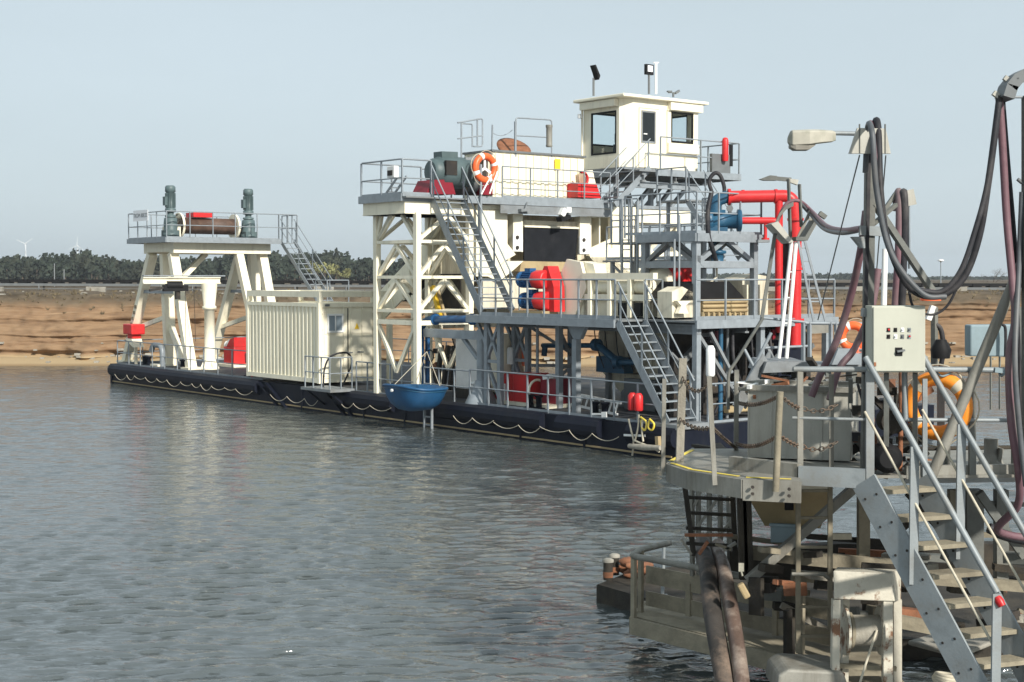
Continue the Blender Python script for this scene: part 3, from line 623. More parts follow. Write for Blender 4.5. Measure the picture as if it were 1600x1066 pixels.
# small red things by the gantry
tag(B().box((-36.2, .5, 2.35), (-35.2, 1.2, 2.85)).box((-36.0, .62, 2.15), (-35.4, 1.1, 2.35)).out('red_lifebuoy_box', 'red', bevel=.05), 'red box on a bracket by the corner of the gantry leg', 'box')
tag(B().prism([D(-36.1, .55, 2.14), D(-35.3, .55, 2.14), D(-35.0, .55, 1.75), D(-35.2, .55, 1.75)], VV * .5).bar(D(-35.4, .8, DK + .03), D(-35.4, .8, 2.1), .12).out('box_bracket', 'cream'), 'cream bracket carrying a red box beside the gantry leg', 'bracket')
def deck_unit(name, label, x, y, wd_, hh, dd, m, cat, z0=DK + .03, bev=.04):
    u, v, _ = uvz(PZ(x, y, DK)); b = B(); b.box((u - wd_ / 2, v, z0), (u + wd_ / 2, v + dd, z0 + hh)); o = b.out(name, m, bevel=bev); return tag(o, label, cat)
u, v, _ = uvz(PZ(354, 574, DK))
t = thing('hydraulic_unit', 'red hydraulic power unit on deck beside the container', 'pump unit', D(u, v, DK))
B().box((u - 1.0, v - .1, DK + .03), (u + .9, v + 1.0, DK + .15)).out('skid', 'cream', t)
B().box((u - .5, v + .1, DK + .16), (u + .55, v + .9, DK + .95)).out('tank', 'red', t, bevel=.05); B().prism([D(u - .2, v + .1, DK + .95), D(u + .55, v + .1, DK + .95), D(u + .55, v + .1, DK + 1.4), D(u + .15, v + .1, DK + 1.3)], VV * .8).out('cover', 'red', t)
motor(t, D(u - .9, v + .5, DK + 1.0), UU, .2, .6, 'white', name='motor')
t = tag(B().lathe([(.17, 0), (.17, 1.0), (.12, 1.12), (.05, 1.15)], D(-23.4, .55, 2.1), n=12).out('red_cylinder', 'darkred'), 'dark red gas bottle hung against the container end', 'gas bottle')
t = tag(B().box((-23.6, .3, 1.55), (-23.1, .75, 1.95)).tube([D(-23.35, .5, .95), D(-23.35, .5, 1.55)], .04).out('red_fire_box', 'red', bevel=.03), 'small red fire box on a post by the container', 'box')

# ---- container
ct = thing('office_container', 'cream corrugated steel container with double doors and a small window', 'container', D(-20, 1.3, 1.1))
CU0, CU1, CW_, CZ0, CZ1 = -22.9, -17.2, 2.6, 1.08, 4.1
b = B(); n = 19; u = CU0 + .16; st = (CU1 - CU0 - .32) / n; pts = []
for k in range(n):
    a = CU0 + .16 + st * k; pts += [(a, .03), (a + st * .42, .03), (a + st * .55, .11), (a + st * .87, .11)]
pts.append((CU1 - .16, .03))
for (a, va), (c, vc) in zip(pts[:-1], pts[1:]): b.poly([D(a, va, CZ0 + .16), D(c, vc, CZ0 + .16), D(c, vc, CZ1 - .14), D(a, va, CZ1 - .14)])
b.out('corrugated_side', 'cream', ct)
b = B(); b.box((CU0 + .1, .13, CZ0 + .1), (CU1 - .06, CW_ - .1, CZ1 - .06)); b.out('body', 'cream', ct)
for u in (CU0, CU1 - .16):
    for v in (0, CW_ - .16): B().box((u, v, CZ0 - .02), (u + .16, v + .16, CZ1 + .02)).out('corner_post', 'cream', ct)
for v in (.0, CW_ - .12):
    B().box((CU0 + .16, v, CZ0), (CU1 - .16, v + .12, CZ0 + .17)).out('rail', 'cream', ct); B().box((CU0 + .16, v, CZ1 - .14), (CU1 - .16, v + .1, CZ1)).out('rail', 'cream', ct)
B().box((CU1 - .12, .16, CZ0), (CU1, CW_ - .16, CZ0 + .15)).out('sill', 'cream', ct); B().box((CU1 - .12, .16, CZ1 - .16), (CU1, CW_ - .16, CZ1)).out('header', 'cream', ct)
for k in range(2):
    v0 = .18 + k * 1.13; v1 = v0 + 1.11
    dr = B().box((CU1 - .08, v0, CZ0 + .17), (CU1 - .03, v1, CZ1 - .2)).out('door', 'cream', ct)
    for j, (z0, z1) in enumerate(((1.33, 2.05), (2.12, 2.85), (2.92, 3.8))):
        B().box((CU1 - .03, v0 + .08, z0), (CU1 - .015, v1 - .08, z1)).out('door_panel', 'cream', dr, bevel=.01)
    for v in ((v1 - .2,) if k == 0 else (v0 + .12, v0 + .62)):
        B().tube([D(CU1 + .01, v, CZ0 + .12), D(CU1 + .01, v, CZ1 - .12)], .02, 6).out('lock_rod', 'cream', dr)
        B().bar(D(CU1 + .03, v - .22, 2.22), D(CU1 + .03, v + .05, 2.2), .03, .04).out('lock_handle', 'galvd', dr)
    for z in (1.5, 2.3, 3.1, 3.7): B().box((CU1 - .02, v0 - .04 if k == 0 else v1 - .02, z), (CU1 + .01, v0 + .03 if k == 0 else v1 + .04, z + .1)).out('hinge', 'cream', dr)
B().box((CU1 - .02, 1.285, CZ0 + .18), (CU1 - .0, 1.315, CZ1 - .2)).out('door_gasket', 'black', ct)
wn = B()
for a, c in (((.38, 2.98), (1.08, 3.05)), ((.38, 3.62), (1.08, 3.69)), ((.38, 3.05), (.44, 3.62)), ((1.02, 3.05), (1.08, 3.62)), ((.71, 3.05), (.75, 3.62))): wn.box((CU1 - .016, a[0], a[1]), (CU1 + .03, c[0], c[1]))
wn = wn.out('window', 'white', ct); B().box((CU1 - .014, .44, 3.05), (CU1 + .005, .71, 3.62)).out('pane', 'blind', wn); B().box((CU1 - .014, .75, 3.05), (CU1 + .005, 1.02, 3.62)).out('pane', 'blind', wn)
B().prism([D(CU1 - .012, 1.6, 3.1), D(CU1 - .012, 1.8, 3.1), D(CU1 - .012, 1.7, 3.32)], UU * .02).out('warning_sign', 'signy', ct)
b = B().box((CU1 + .01, .28, CZ1 - .12), (CU1 + .02, .48, CZ1 - .04)).out('number_plate', 'grey', ct)
# open steel frame stacked on the container
ft = thing('lifting_frame', 'low cream steel frame lying on top of the container', 'frame', D(-20, 1.3, CZ1))
for v in (.02, CW_ - .2): B().box((CU0 + .05, v, 4.32), (CU1 + .02, v + .18, 4.55)).out('beam', 'cream', ft)
for u in (CU0 + .05, CU1 - .16): B().box((u, .2, 4.325), (u + .18, CW_ + .9, 4.545)).out('beam', 'cream', ft)
for u in (CU0 + .05, CU1 - .13):
    for v in (.02, CW_ - .2): B().box((u, v, CZ1 + .02), (u + .15, v + .18, 4.32)).out('foot', 'cream', ft)
# black power cable in front of the doors
tag(B().tube(spline([D(-16.4, -.3, 1.0), D(-16.45, -.2, 1.7), D(-16.3, 0, 2.15), D(-16.2, .6, 2.25), D(-16.3, .9, 1.9), D(-16.4, .7, 1.3), D(-16.2, .4, 1.02)]), .035, 7).out('power_cable', 'hoseb'), 'black power cable looped over the rail before the container doors', 'cable')

# ---- lattice tower
lt = thing('lattice_tower', 'tall white lattice tower with square section beams beside the container', 'tower', D(-12.2, 1.2, DK))
TU0, TU1, TV0, TV1 = -13.5, -11.0, .2, 2.45
for u in (TU0, TU1):
    for v in (TV0, TV1): B().box((u - .1, v - .1, DK + .03), (u + .1, v + .1, 7.3)).out('column', 'cream', lt)
lev = [6.31, 5.08, 3.9, 3.5]
for i, z in enumerate(lev):
    hh = .11 if i < 3 else .16
    for v in (TV0, TV1): B().box((TU0 + .1, v - .08, z - hh / 2), (TU1 - .1, v + .08, z + hh / 2)).out('beam', 'cream', lt)
    for u in (TU0, TU1): B().box((u - .08, TV0 + .1, z - hh / 2), (u + .08, TV1 - .1, z + hh / 2)).out('beam', 'cream', lt)
um, vm = (TU0 + TU1) / 2, (TV0 + TV1) / 2
for v in (TV0, TV1):
    for zt_, zb in ((6.2, 5.15), (4.98, 3.97)):
        truss(lt, [(D(um, v, zt_), D(TU0 + .1, v, zb)), (D(um, v, zt_), D(TU1 - .1, v, zb))], .12)
    truss(lt, [(D(TU0 + .1, v, 3.4), D(um, v, 1.75)), (D(TU1 - .1, v, 3.4), D(um, v, 1.75)), (D(TU0 + .3, v, 7.25), D(TU0 + .05, v, 6.4)), (D(TU0 + .9, v, 7.25), D(TU0 + .1, v, 6.4)), (D(TU1 - .9, v, 7.25), D(TU1 - .1, v, 6.4)), (D(um - .2, v, 7.25), D(TU0 + .12, v, 6.42))], .12)
for u in (TU0, TU1):
    for zt_, zb in ((6.2, 5.15), (4.98, 3.97)):
        truss(lt, [(D(u, vm, zt_), D(u, TV0 + .1, zb)), (D(u, vm, zt_), D(u, TV1 - .1, zb))], .12)
    truss(lt, [(D(u, TV0 + .1, 6.4), D(u, vm + .1, 7.2)), (D(u, TV1 - .1, 6.4), D(u, vm + .2, 7.2))], .12)
sk = B().box((TU0 - .12, -.3, 7.25), (TU1 - .02, TV1 + .2, 7.76)).out('skirt_beam', 'cream', lt)
B().box((TU0 - .13, -.315, 7.25), (TU1 - .005, TV1 + .2, 7.30)).out('skirt_flange', 'cream', sk); B().box((TU0 - .13, -.315, 7.70), (TU1 - .005, TV1 + .2, 7.745)).out('skirt_flange', 'cream', sk)
# inclined bucket ladder between the tower legs, seen through the lattice
il = thing('inclined_conveyor', 'inclined cream conveyor casing with dark belt rising behind the lattice tower', 'conveyor', D(-15, 4.2, 3))
for v in (3.3, 5.0): B().hexa([D(-18.0, v, 3.3), D(-12.5, v, 6.6), D(-12.5, v + .08, 6.6), D(-18.0, v + .08, 3.3), D(-18.4, v, 4.3), D(-13.1, v, 7.5), D(-13.1, v + .08, 7.5), D(-18.4, v + .08, 4.3)]).out('side_plate', 'cream', il)
B().bar(D(-18.3, 4.15, 4.15), D(-12.7, 4.15, 7.3), 1.55, .1, VV.cross(UU)).out('belt', 'black', il)
for k in range(8):
    t = (k + .5) / 8; p = lerp(D(-18.4, 3.26, 4.2), D(-13.0, 3.26, 7.4), t); B().bar(p, p + V((0, 0, -1.0)) + UU * .45, .08, .06).out('rib', 'cream', il)
for u, z in ((-17.5, 3.4), (-15.8, 4.4), (-14.2, 5.4)): B().bar(D(u, 3.4, DK), D(u, 3.4, z), .18).out('support', 'cream', il)
ml = thing('spare_machinery', 'dark brown oily machinery with an orange arm inside the lattice tower base', 'machinery', D(-12.5, 3, DK))
random.seed(8)
for k in range(16):
    u, v, z = random.uniform(-13.6, -11.8), random.uniform(2.6, 3.6), random.uniform(1, 3.6); B().bar(D(u, v, z), D(u + random.uniform(-.9, .9), v + random.uniform(-.2, .3), z + random.uniform(-.9, .9)), random.uniform(.08, .2)).out('frame_member', 'dark' if k % 3 else 'rust', ml)
B().bar(D(-12.9, 2.2, 4.75), D(-12.4, 2.2, 3.6), .14, .16).out('arm', 'signy', ml); B().bar(D(-12.75, 2.3, 4.65), D(-12.25, 2.3, 3.6), .1, .1).out('arm', 'tan', ml)
B().box((-13.4, 2.7, 3.9), (-11.9, 3.4, 5.2)).out('cover', 'dark', ml)
for k in range(3): B().bar(D(-13.2 + .4 * k, 2.6, 1.0), D(-12.9 + .4 * k, 2.6, 2.6), .14).out('column', 'dark', ml)
# ================================================================ dredger: upper platform, screen house, wheelhouse, middle deck
UZ = 7.78
up = thing('upper_platform', 'galvanised upper walkway platform with railings and long stair on the dredger', 'platform', D(-12, 5, UZ))
B().box((-13.7, -.42, UZ), (-10.75, 9.05, UZ + .05)).out('deck', 'galvd', up)
for a, b in (((-13.7, -.42), (-11.02, -.42)), ((-11.0, -.42), (-11.0, .85)), ((-10.72, 2.15), (-10.72, 9.05)), ((-13.7, 9.05), (-13.7, -.42))):
    B().bar(D(*a, UZ + .02), D(*b, UZ + .02), .06, .26).out('edge_channel', 'galv', up)
B().box((-10.74, 3.6, UZ - .42), (-10.69, 8.9, UZ - .13)).out('fascia', 'galvd', up)
railing(up, [D(-13.6, 2.2, UZ + .05), D(-13.6, -.38, UZ + .05), D(-11.05, -.38, UZ + .05), D(-11.05, .82, UZ + .05)], h=1.27, gap=1.2, toe=.15, r=.03)
railing(up, [D(-10.78, 3.75, UZ + .05), D(-10.78, 8.95, UZ + .05)], h=1.2, gap=1.45, toe=.16, mids=(.36, .62))
railing(up, [D(-13.6, 2.2, UZ + .05), D(-13.6, 9.0, UZ + .05)], h=1.2, gap=1.4, toe=0)
stair(up, D(-10.95, .78, UZ), D(-10.95, 2.08, UZ), D(-7.75, .50, 3.95), D(-7.75, 1.80, 3.95), 17, sd=.3, rail=1.15, posts=4, rr=.026, tread_d=.2)
tag(B().tube([D(-10.6, 2.65, 4.0), D(-10.6, 2.65, UZ + 1.25)], .045, 8).out('cable_pipe', 'galv'), 'straight vertical galvanised pipe in front of the screen house wall beside the stair', 'pipe')
# short stair up to the wheelhouse
stair(up, D(-10.05, 10.35, 9.25), D(-11.0, 10.35, 9.25), D(-10.05, 8.55, UZ), D(-11.0, 8.55, UZ), 7, sd=.24, rail=1.1, posts=3, tread_d=.22)

# ---- screen house: cream walls with a recess and a black rubber curtain
sh = thing('screen_house', 'cream steel screening house with a recessed black rubber curtain', 'plant building', D(-12.5, 6, 4))
FU = -11.05
def pu(x, y, u=FU): return PU(x, y, u)
def wall(name, px_, th, m, u=FU, parent=None): return B().prism([PU(x, y, u) for x, y in px_], -UU * th).out(name, m, parent or sh)
wall('wall_panel', [(744, 327), (793, 328), (793, 381), (806, 398), (790, 407), (762, 432), (744, 432)], .25, 'cream')
wall('wall_panel', [(957, 336), (1001, 338), (1001, 442), (957, 442), (940, 424), (921, 400), (957, 388)], .25, 'cream')
wall('lintel', [(744, 320), (1001, 324), (1001, 337.5), (957, 335.5), (793, 327.5), (744, 326.5)], .5, 'cream', FU + .05)
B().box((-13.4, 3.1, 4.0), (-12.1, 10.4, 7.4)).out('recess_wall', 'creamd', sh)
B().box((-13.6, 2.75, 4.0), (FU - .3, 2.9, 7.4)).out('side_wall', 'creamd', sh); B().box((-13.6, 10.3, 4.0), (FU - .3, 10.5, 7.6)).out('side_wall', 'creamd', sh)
for x0, x1, y0 in ((802, 817, 334), (906, 922, 338)):
    wall('box_column', [(x0, y0), (x1, y0 + .5), (x1, y0 + 60), (x0, y0 + 60)], .35, 'cream', FU - .05)
    pl = wall('bolted_plate', [(x0, y0 + 31), (x1, y0 + 31.5), (x1, y0 + 59), (x0, y0 + 59)], .06, 'white', FU + .02)
    for k in (0, 1): B().lathe([(.07, 0), (.07, .04)], PU(x0 + 6, y0 + 37 + 16 * k, FU + .02), UU, 10).out('bolt', 'dark', pl)
for x in (922, 936): B().prism([PU(x, 340, FU - .15), PU(x + 2, 340, FU - .15), PU(x + 2, 385, FU - .15), PU(x, 390, FU - .15)], -UU * .5).out('stiffener', 'cream', sh)
wall('gusset_plate', [(922, 388), (957, 372), (957, 402), (922, 402)], .08, 'cream', FU - .1)
wall('header_beam', [(818, 344), (905, 347), (905, 356), (818, 353)], .3, 'creamd', FU - .25)  # shadow on the beam put into its duller cream
wall('curtain_rail', [(820, 352.5), (905, 355.5), (905, 358), (820, 355)], .06, 'cream', FU - .08)
wall('rubber_curtain', [(819, 356), (904, 358), (899, 409), (819, 408)], .06, 'flap', FU - .14)
wall('chute_lip', [(815, 408), (898, 410), (898, 425), (812, 424)], .35, 'tan', FU - .05)
wall('hopper_front', [(762, 432), (790, 408), (818, 408), (805, 420), (780, 440)], .1, 'cream', FU - .02)
wall('hopper_front', [(893, 434), (900, 411), (926, 411), (950, 434)], .1, 'dark', FU - .2)  # dark sheet standing in for the darkness of an opening
wall('hopper_front', [(922, 402), (957, 402), (1000, 440), (955, 440)], .1, 'cream', FU - .0)
B().box((-12.0, 3.2, 3.95), (-11.2, 10.2, 5.05)).out('hopper_base', 'creamd', sh)
cl = thing('camera_lamp', 'white and black work lamp hanging from the upper platform above the rubber curtain', 'lamp', PU(882, 335, -10.6))
p = PU(880, 330, -10.6); B().bar(p - VV * .12, p + VV * .05 - ZZ * .1, .22, .3).bar(p + VV * .12 + ZZ * .05, p + VV * .34 + ZZ * .05, .15, .2).out('housing', 'white', cl); B().bar(p - ZZ * .32 - VV * .2, p - ZZ * .2 + VV * .25, .3, .16).out('floodlight', 'black', cl)
tag(B().bar(PU(824, 316, -10.6), PU(820, 327, -10.6), .04).bar(PU(812, 329, -10.6), PU(826, 328, -10.6), .2, .1).out('work_lamp', 'galvd'), 'small grey work lamp under the edge of the upper platform', 'lamp')

# tower back wall in shade behind the lattice
bw = thing('panelled_wall', 'panelled cream end wall standing in shade behind the lattice tower', 'wall', D(-12.6, 4, 4))
B().box((-13.35, 2.55, 3.2), (-13.2, 6.0, 7.2)).out('sheet', 'creamd', bw)  # sheet darker than its frame: shade put into the colour
for v in (2.7, 3.4, 4.1, 4.8): B().box((-13.2, v, 3.2), (-13.1, v + .1, 7.2)).out('stud', 'cream', bw)
for z in (3.9, 4.9, 5.9): B().box((-13.2, 2.55, z), (-13.08, 5.6, z + .12)).out('rail', 'cream', bw)

# ---- feed bin on the upper deck
bn = thing('feed_bin', 'cream ribbed steel feed bin with a dark rim on the upper platform', 'bin', D(-12, 5.5, UZ))
BU0, BU1, BV0, BV1, BZ1 = -13.3, -11.6, 3.95, 8.35, 9.62
B().box((BU0, BV0, UZ + .06), (BU1, BV1, BZ1)).out('body', 'cream', bn)
for k in range(12):
    v = BV0 + .1 + k * .36; B().box((BU1, v, UZ + .1), (BU1 + .05, v + .13, BZ1 - .06)).out('rib', 'cream', bn)
for k in range(4): u = BU0 + .1 + k * .42; B().box((u, BV0 - .05, UZ + .1), (u + .15, BV0, BZ1 - .06)).out('rib', 'cream', bn)
B().box((BU0 - .06, BV0 - .08, BZ1), (BU1 + .08, BV1 + .06, BZ1 + .07)).out('rim', 'grey', bn)
B().box((BU1 + .055, 6.85, 9.1), (BU1 + .07, 7.12, 9.5)).out('warning_sign', 'signy', bn)
tag(B().lathe([(.62, 0), (.66, .06), (.66, .1), (.5, .14), (.1, .16)], PU(802, 234, -12.2), (UU * .55 - VV * .12 + ZZ * .75), 24).bar(PU(780, 243, -12.2), PU(800, 240, -12.2), .3, .15).out('hatch_cover', 'rust'), 'round brown hatch cover tilted up on the bin roof', 'hatch')
# rails on the bin roof
rr = thing('bin_roof_rail', 'high galvanised hoop rail standing on the feed bin roof', 'railing', PU(835, 245, BU1))
B().tube(fillet([PU(806, 245, BU1), PU(806, 184, BU1), PU(862, 187.5, BU1), PU(862, 250, BU1)], .12), .028).tube([PU(806, 212, BU1), PU(862, 215, BU1)], .024).out('hoop', 'galv', rr)
B().bar(PU(805, 190, BU1), PU(805, 242, BU1), .06).out('post', 'galv', rr); B().bar(PU(859, 245, BU1), PU(859, 300, BU1), .07).out('post', 'galv', rr)
B().lathe([(.1, 0), (.13, .04), (.11, .1), (.11, .7), (.13, .74), (.13, .82)], PU(858, 230, BU1 + .05), n=12).out('sleeve', 'fg', rr)
rr = thing('ladder_hoop', 'double bent galvanised handrail above the drive motor', 'railing', PU(735, 250, -12.5))
B().tube(fillet([PU(715, 192, -12.5), PU(754, 185, -12.5), PU(754, 229, -12.5), PU(740, 229, -12.5)], .1), .028).tube([PU(715, 217, -12.5), PU(754, 212, -12.5)], .024).out('hoop', 'galv', rr)
B().tube(fillet([PU(721, 245, -12.5), PU(721, 193, -12.5), PU(738, 194, -12.5), PU(738, 230, -12.5)], .08), .028).out('hoop', 'galv', rr)
for x, y0, y1 in ((746, 187, 228), (721, 192, 300)): B().bar(PU(x, y0, -12.5), PU(x, y1, -12.5), .045).out('post', 'galv', rr)
tag(B().bar(PU(769.5, 195, -12.3), PU(768.5, 243, -12.3), .045).tube(spline([PU(770, 208, -12.3), PU(776, 211, -12.3), PU(784, 212, -12.3), PU(793, 209, -12.3), PU(801, 203, -12.3)]), .012, 5).out('chain_post', 'galv'), 'thin post with a chain slung across beside the hatch cover', 'post')
# main drive motor
dm = thing('drive_motor', 'large grey-green drive motor on a dark red base on the upper platform', 'motor', PU(700, 305, -11.5))
mc = PU(672, 268, -11.5)
B().lathe([(.36, 0), (.46, .1), (.46, .3), (.56, .34), (.56, 1.35), (.48, 1.4), (.48, 1.7)], mc, VV, 20).out('body', 'teal', dm)
B().bar(PU(684, 240, -11.5) + ZZ * -.1, PU(709, 241, -11.5) - ZZ * .1, .5, .32).out('junction_box', 'teal', dm)
B().bar(PU(696, 262, -11.0), PU(713, 263, -11.0), .12, .5).out('side_cover', 'dark', dm)
B().prism([PU(666, 303, -11.1), PU(712, 304, -11.1), PU(706, 281, -11.1), PU(676, 281, -11.1)], -UU * .9).out('base', 'darkred', dm)
b = B().lathe([(.62, 0), (.62, .3)], PU(727, 275, -12.0), VV, 20).out('belt_guard', 'grey', dm); B().bar(PU(716, 250, -12.2), PU(765, 247, -12.2), .9, .12).out('guard_top', 'galvd', dm)
B().prism([PU(722, 304, -11.9), PU(766, 305, -11.9), PU(762, 258, -11.9), PU(722, 258, -11.9)], -UU * .5).out('gearbox', 'dark', dm)
B().prism([PU(752, 304, -11.6), PU(771, 305, -11.6), PU(768, 278, -11.6), PU(756, 276, -11.6)], -UU * .5).out('gearbox_foot', 'darkred', dm)
el = thing('electric_box', 'white switch box on the rail of the upper platform', 'switch box', D(-12.4, -.1, 8.5))
B().box((-12.55, .0, 8.55), (-12.1, .2, 8.95)).out('cabinet', 'white', el, bevel=.02); B().box((-12.5, -.02, 8.62), (-12.2, .0, 8.8)).out('cover', 'dark', el)
hl = thing('short_ladder', 'short galvanised ladder leaning inside the upper platform railing', 'ladder', D(-12.9, .3, UZ + .06))
for k in (0, .35): B().bar(D(-13.4, .35 + k, UZ + .06), D(-12.35, .35 + k, UZ + .85), .05, .07).out('rail', 'galv', hl)
for k in range(5): B().bar(lerp(D(-13.4, .35, UZ + .06), D(-12.35, .35, UZ + .85), .15 + k * .18), lerp(D(-13.4, .7, UZ + .06), D(-12.35, .7, UZ + .85), .15 + k * .18), .04).out('rung', 'galv', hl)
# life ring with white bands on the upper rail
def life_ring(label, c, axis, R, r, m, band='white', cross=False, nb=4, rope=True, a0=.4):
    c = V(c); ax = V(axis).normalized(); t = thing('life_ring', label, 'life ring', c - ZZ * (R + r))
    B().torus(c, ax, R, r, 36, 12).out('ring', m, t)
    for k in range(nb):
        a = a0 + k * 2 * math.pi / nb; B().torus(c, ax, R, r * 1.05, 3, 12, a - .14, a + .14).out('band', band, t)
    if rope:
        nx = ax.cross(ZZ).normalized(); ny = ax.cross(nx)
        for k in range(nb):
            a = a0 + k * 2 * math.pi / nb
            B().tube([c + (nx * math.cos(a + s) + ny * math.sin(a + s)) * (R + r * (1.08 + .75 * math.sin(math.pi * s / (2 * math.pi / nb)))) for s in [2 * math.pi / nb * j / 8 for j in range(9)]], r * .12, 5).out('grab_line', 'rope', t)
    if cross:
        nx = ax.cross(ZZ).normalized()
        for a in (math.pi / 2, math.pi * 7 / 6, math.pi * 11 / 6):
            B().bar(c - ax * r * .2, c + (nx * math.cos(a) + ZZ * math.sin(a)) * R * .95 - ax * r * .2, .09, .03, ax).out('holder', 'white', t)
    return t
life_ring('bright orange-red life ring on a white three-armed holder at the upper stair', PU(758, 263, -10.6), UU, .42, .12, 'orange', cross=True)
tag(B().tube([PU(768, 273, -10.5), PU(752, 304, -10.5)], .03).tube([PU(777, 268, -10.5), PU(765, 303, -10.5)], .03).out('holder_struts', 'white'), 'pair of slanting white struts below the red life ring', 'bracket')
rb = thing('red_hopper', 'red steel skip with sloping sides on the upper platform', 'skip', PU(920, 308, -10.95))
B().prism([PU(903, 286, -10.95), PU(932, 287, -10.95), PU(939, 310, -10.95), PU(903, 308, -10.95)], -UU * .6).out('body', 'red', rb); B().torus(PU(910, 280, -10.98), UU, .26, .05, 14, 8, math.pi * .5, math.pi * 1.6).out('handle', 'red', rb)
B().prism([PU(912, 267, -11.1), PU(926, 266, -11.1), PU(931, 288, -11.1), PU(913, 286, -11.1)], -UU * .3).out('cover', 'cream', rb)

# ---- wheelhouse
wh = thing('wheelhouse', 'cream control cabin with large windows and flat roof high on the dredger', 'cabin', D(-12, 12, 9.3))
HU0, HU1, HV0, HV1, HZ0, HZ1 = -13.2, -10.85, 9.75, 13.75, 9.3, 11.95
def wbox(name, a, b, m='cream', par=None, bev=0): return B().box(a, b).out(name, m, par or wh, bevel=bev)
# near-side wall (towards the pontoon side) with the big window opening
wu0, wu1, wz0, wz1 = -12.75, -11.3, 9.85, 11.5
wbox('wall', (HU0, HV0, HZ0), (HU1 - .3, HV0 + .08, wz0)); wbox('wall', (HU0, HV0, wz1), (HU1 - .3, HV0 + .08, HZ1)); wbox('wall', (HU0, HV0, wz0), (wu0, HV0 + .08, wz1)); wbox('wall', (wu1, HV0, wz0), (HU1 - .3, HV0 + .08, wz1))
B().prism([D(HU1 - .3, HV0, HZ0), D(HU1, HV0 + .45, HZ0), D(HU1 - .08, HV0 + .45, HZ0), D(HU1 - .36, HV0 + .08, HZ0)], ZZ * (HZ1 - HZ0)).out('corner_post', 'cream', wh)
# end wall facing the camera side: door and bay window
wbox('wall', (HU1 - .08, HV0 + .45, HZ0), (HU1, 10.5, HZ1)); wbox('wall', (HU1 - .08, 11.6, HZ0), (HU1, 12.25, HZ1)); wbox('wall', (HU1 - .08, 13.4, HZ0), (HU1, HV1, HZ1))
wbox('wall', (HU1 - .08, 10.5, 11.62), (HU1, 11.6, HZ1)); wbox('wall', (HU1 - .08, 12.25, HZ0), (HU1, 13.4, 10.42)); wbox('wall', (HU1 - .08, 12.25, 11.58), (HU1, 13.4, HZ1))
wbox('wall', (HU0, HV0 + .08, HZ0), (HU0 + .08, HV1, 10.3)); wbox('wall', (HU0, HV0 + .08, 11.6), (HU0 + .08, HV1, HZ1))
for v in (HV0 + .08, 11.6, 13.5): wbox('wall', (HU0, v, 10.3), (HU0 + .08, v + .25, 11.6))
wbox('wall', (HU0 + .08, HV1 - .08, HZ0), (HU1 - .08, HV1, 10.3)); wbox('wall', (HU0 + .08, HV1 - .08, 11.6), (HU1 - .08, HV1, HZ1)); wbox('wall', (HU0 + .08, HV1 - .08, 10.3), (HU0 + .5, HV1, 11.6)); wbox('wall', (HU1 - .5, HV1 - .08, 10.3), (HU1 - .08, HV1, 11.6))
wbox('floor', (HU0, HV0, HZ0 - .08), (HU1, HV1, HZ0 + .02), 'galvd')
rf = wbox('roof', (HU0 - .3, HV0 - .3, HZ1), (HU1 + .28, HV1 + .35, HZ1 + .12), bev=.03)
wbox('roof_trim', (HU0 - .02, HV0 - .2, HZ1 - .3), (HU1 - .35, HV0 - .003, HZ1 - .02), par=rf); wbox('roof_trim', (HU1 + .003, 12.05, HZ1 - .32), (HU1 + .2, 13.85, HZ1 - .005), par=rf)
dr = wbox('door', (HU1 - .06, 10.52, HZ0 + .03), (HU1 + .02, 11.58, 11.6))
wbox('pane', (HU1 + .021, 10.68, 10.35), (HU1 + .03, 11.32, 11.45), 'glassd', dr); wbox('handle', (HU1 + .03, 10.72, 10.6), (HU1 + .07, 10.9, 10.64), 'white', dr)
for a, b in (((10.62, 11.45), (11.38, 11.52)), ((10.62, 10.28), (11.38, 10.35)), ((10.62, 10.35), (10.68, 11.45)), ((11.32, 10.35), (11.38, 11.45))): wbox('pane_frame', (HU1 + .021, *a), (HU1 + .045, *b), 'galvd', dr)
by = B()
by.box((HU1 + .003, 12.0, 9.95), (HU1 + .14, 13.7, 10.35)).box((HU1 + .003, 12.0, 11.6), (HU1 + .10, 13.7, 11.63)).box((HU1 + .003, 12.0, 10.35), (HU1 + .06, 12.2, 11.6)).box((HU1 + .003, 13.45, 10.35), (HU1 + .06, 13.7, 11.6))
by = by.out('bay_window', 'cream', wh)
def win(parent, fr, a0, a1, z0, z1, t=.07):
    b = B()
    for x0, x1, y0, y1 in ((a0, a1, z0, z0 + t), (a0, a1, z1 - t, z1), (a0, a0 + t, z0 + t, z1 - t), (a1 - t, a1, z0 + t, z1 - t)): b.hexa([fr(x, d, z) for z in (y0, y1) for x, d in ((x0, 0), (x1, 0), (x1, .05), (x0, .05))])
    f = b.out('window_frame', 'black', parent)
    B().hexa([fr(x, d, z) for z in (z0 + t, z1 - t) for x, d in ((a0 + t, .02), (a1 - t, .02), (a1 - t, .03), (a0 + t, .03))]).out('pane', 'glass', f); return f
win(by, lambda x, d, z: D(HU1 + .01 + d, x, z), 12.2, 13.45, 10.38, 11.58)
win(wh, lambda x, d, z: D(x, HV0 - .01 + d, z), wu0, wu1, wz0, wz1)
win(wh, lambda x, d, z: D(HU0 + .02 + d, x, z), HV0 + .33, 11.6, 10.3, 11.6); win(wh, lambda x, d, z: D(HU0 + .02 + d, x, z), 11.85, 13.5, 10.3, 11.6)
win(wh, lambda x, d, z: D(x, HV1 - .06 + d, z), HU0 + .5, HU1 - .5, 10.3, 11.6)
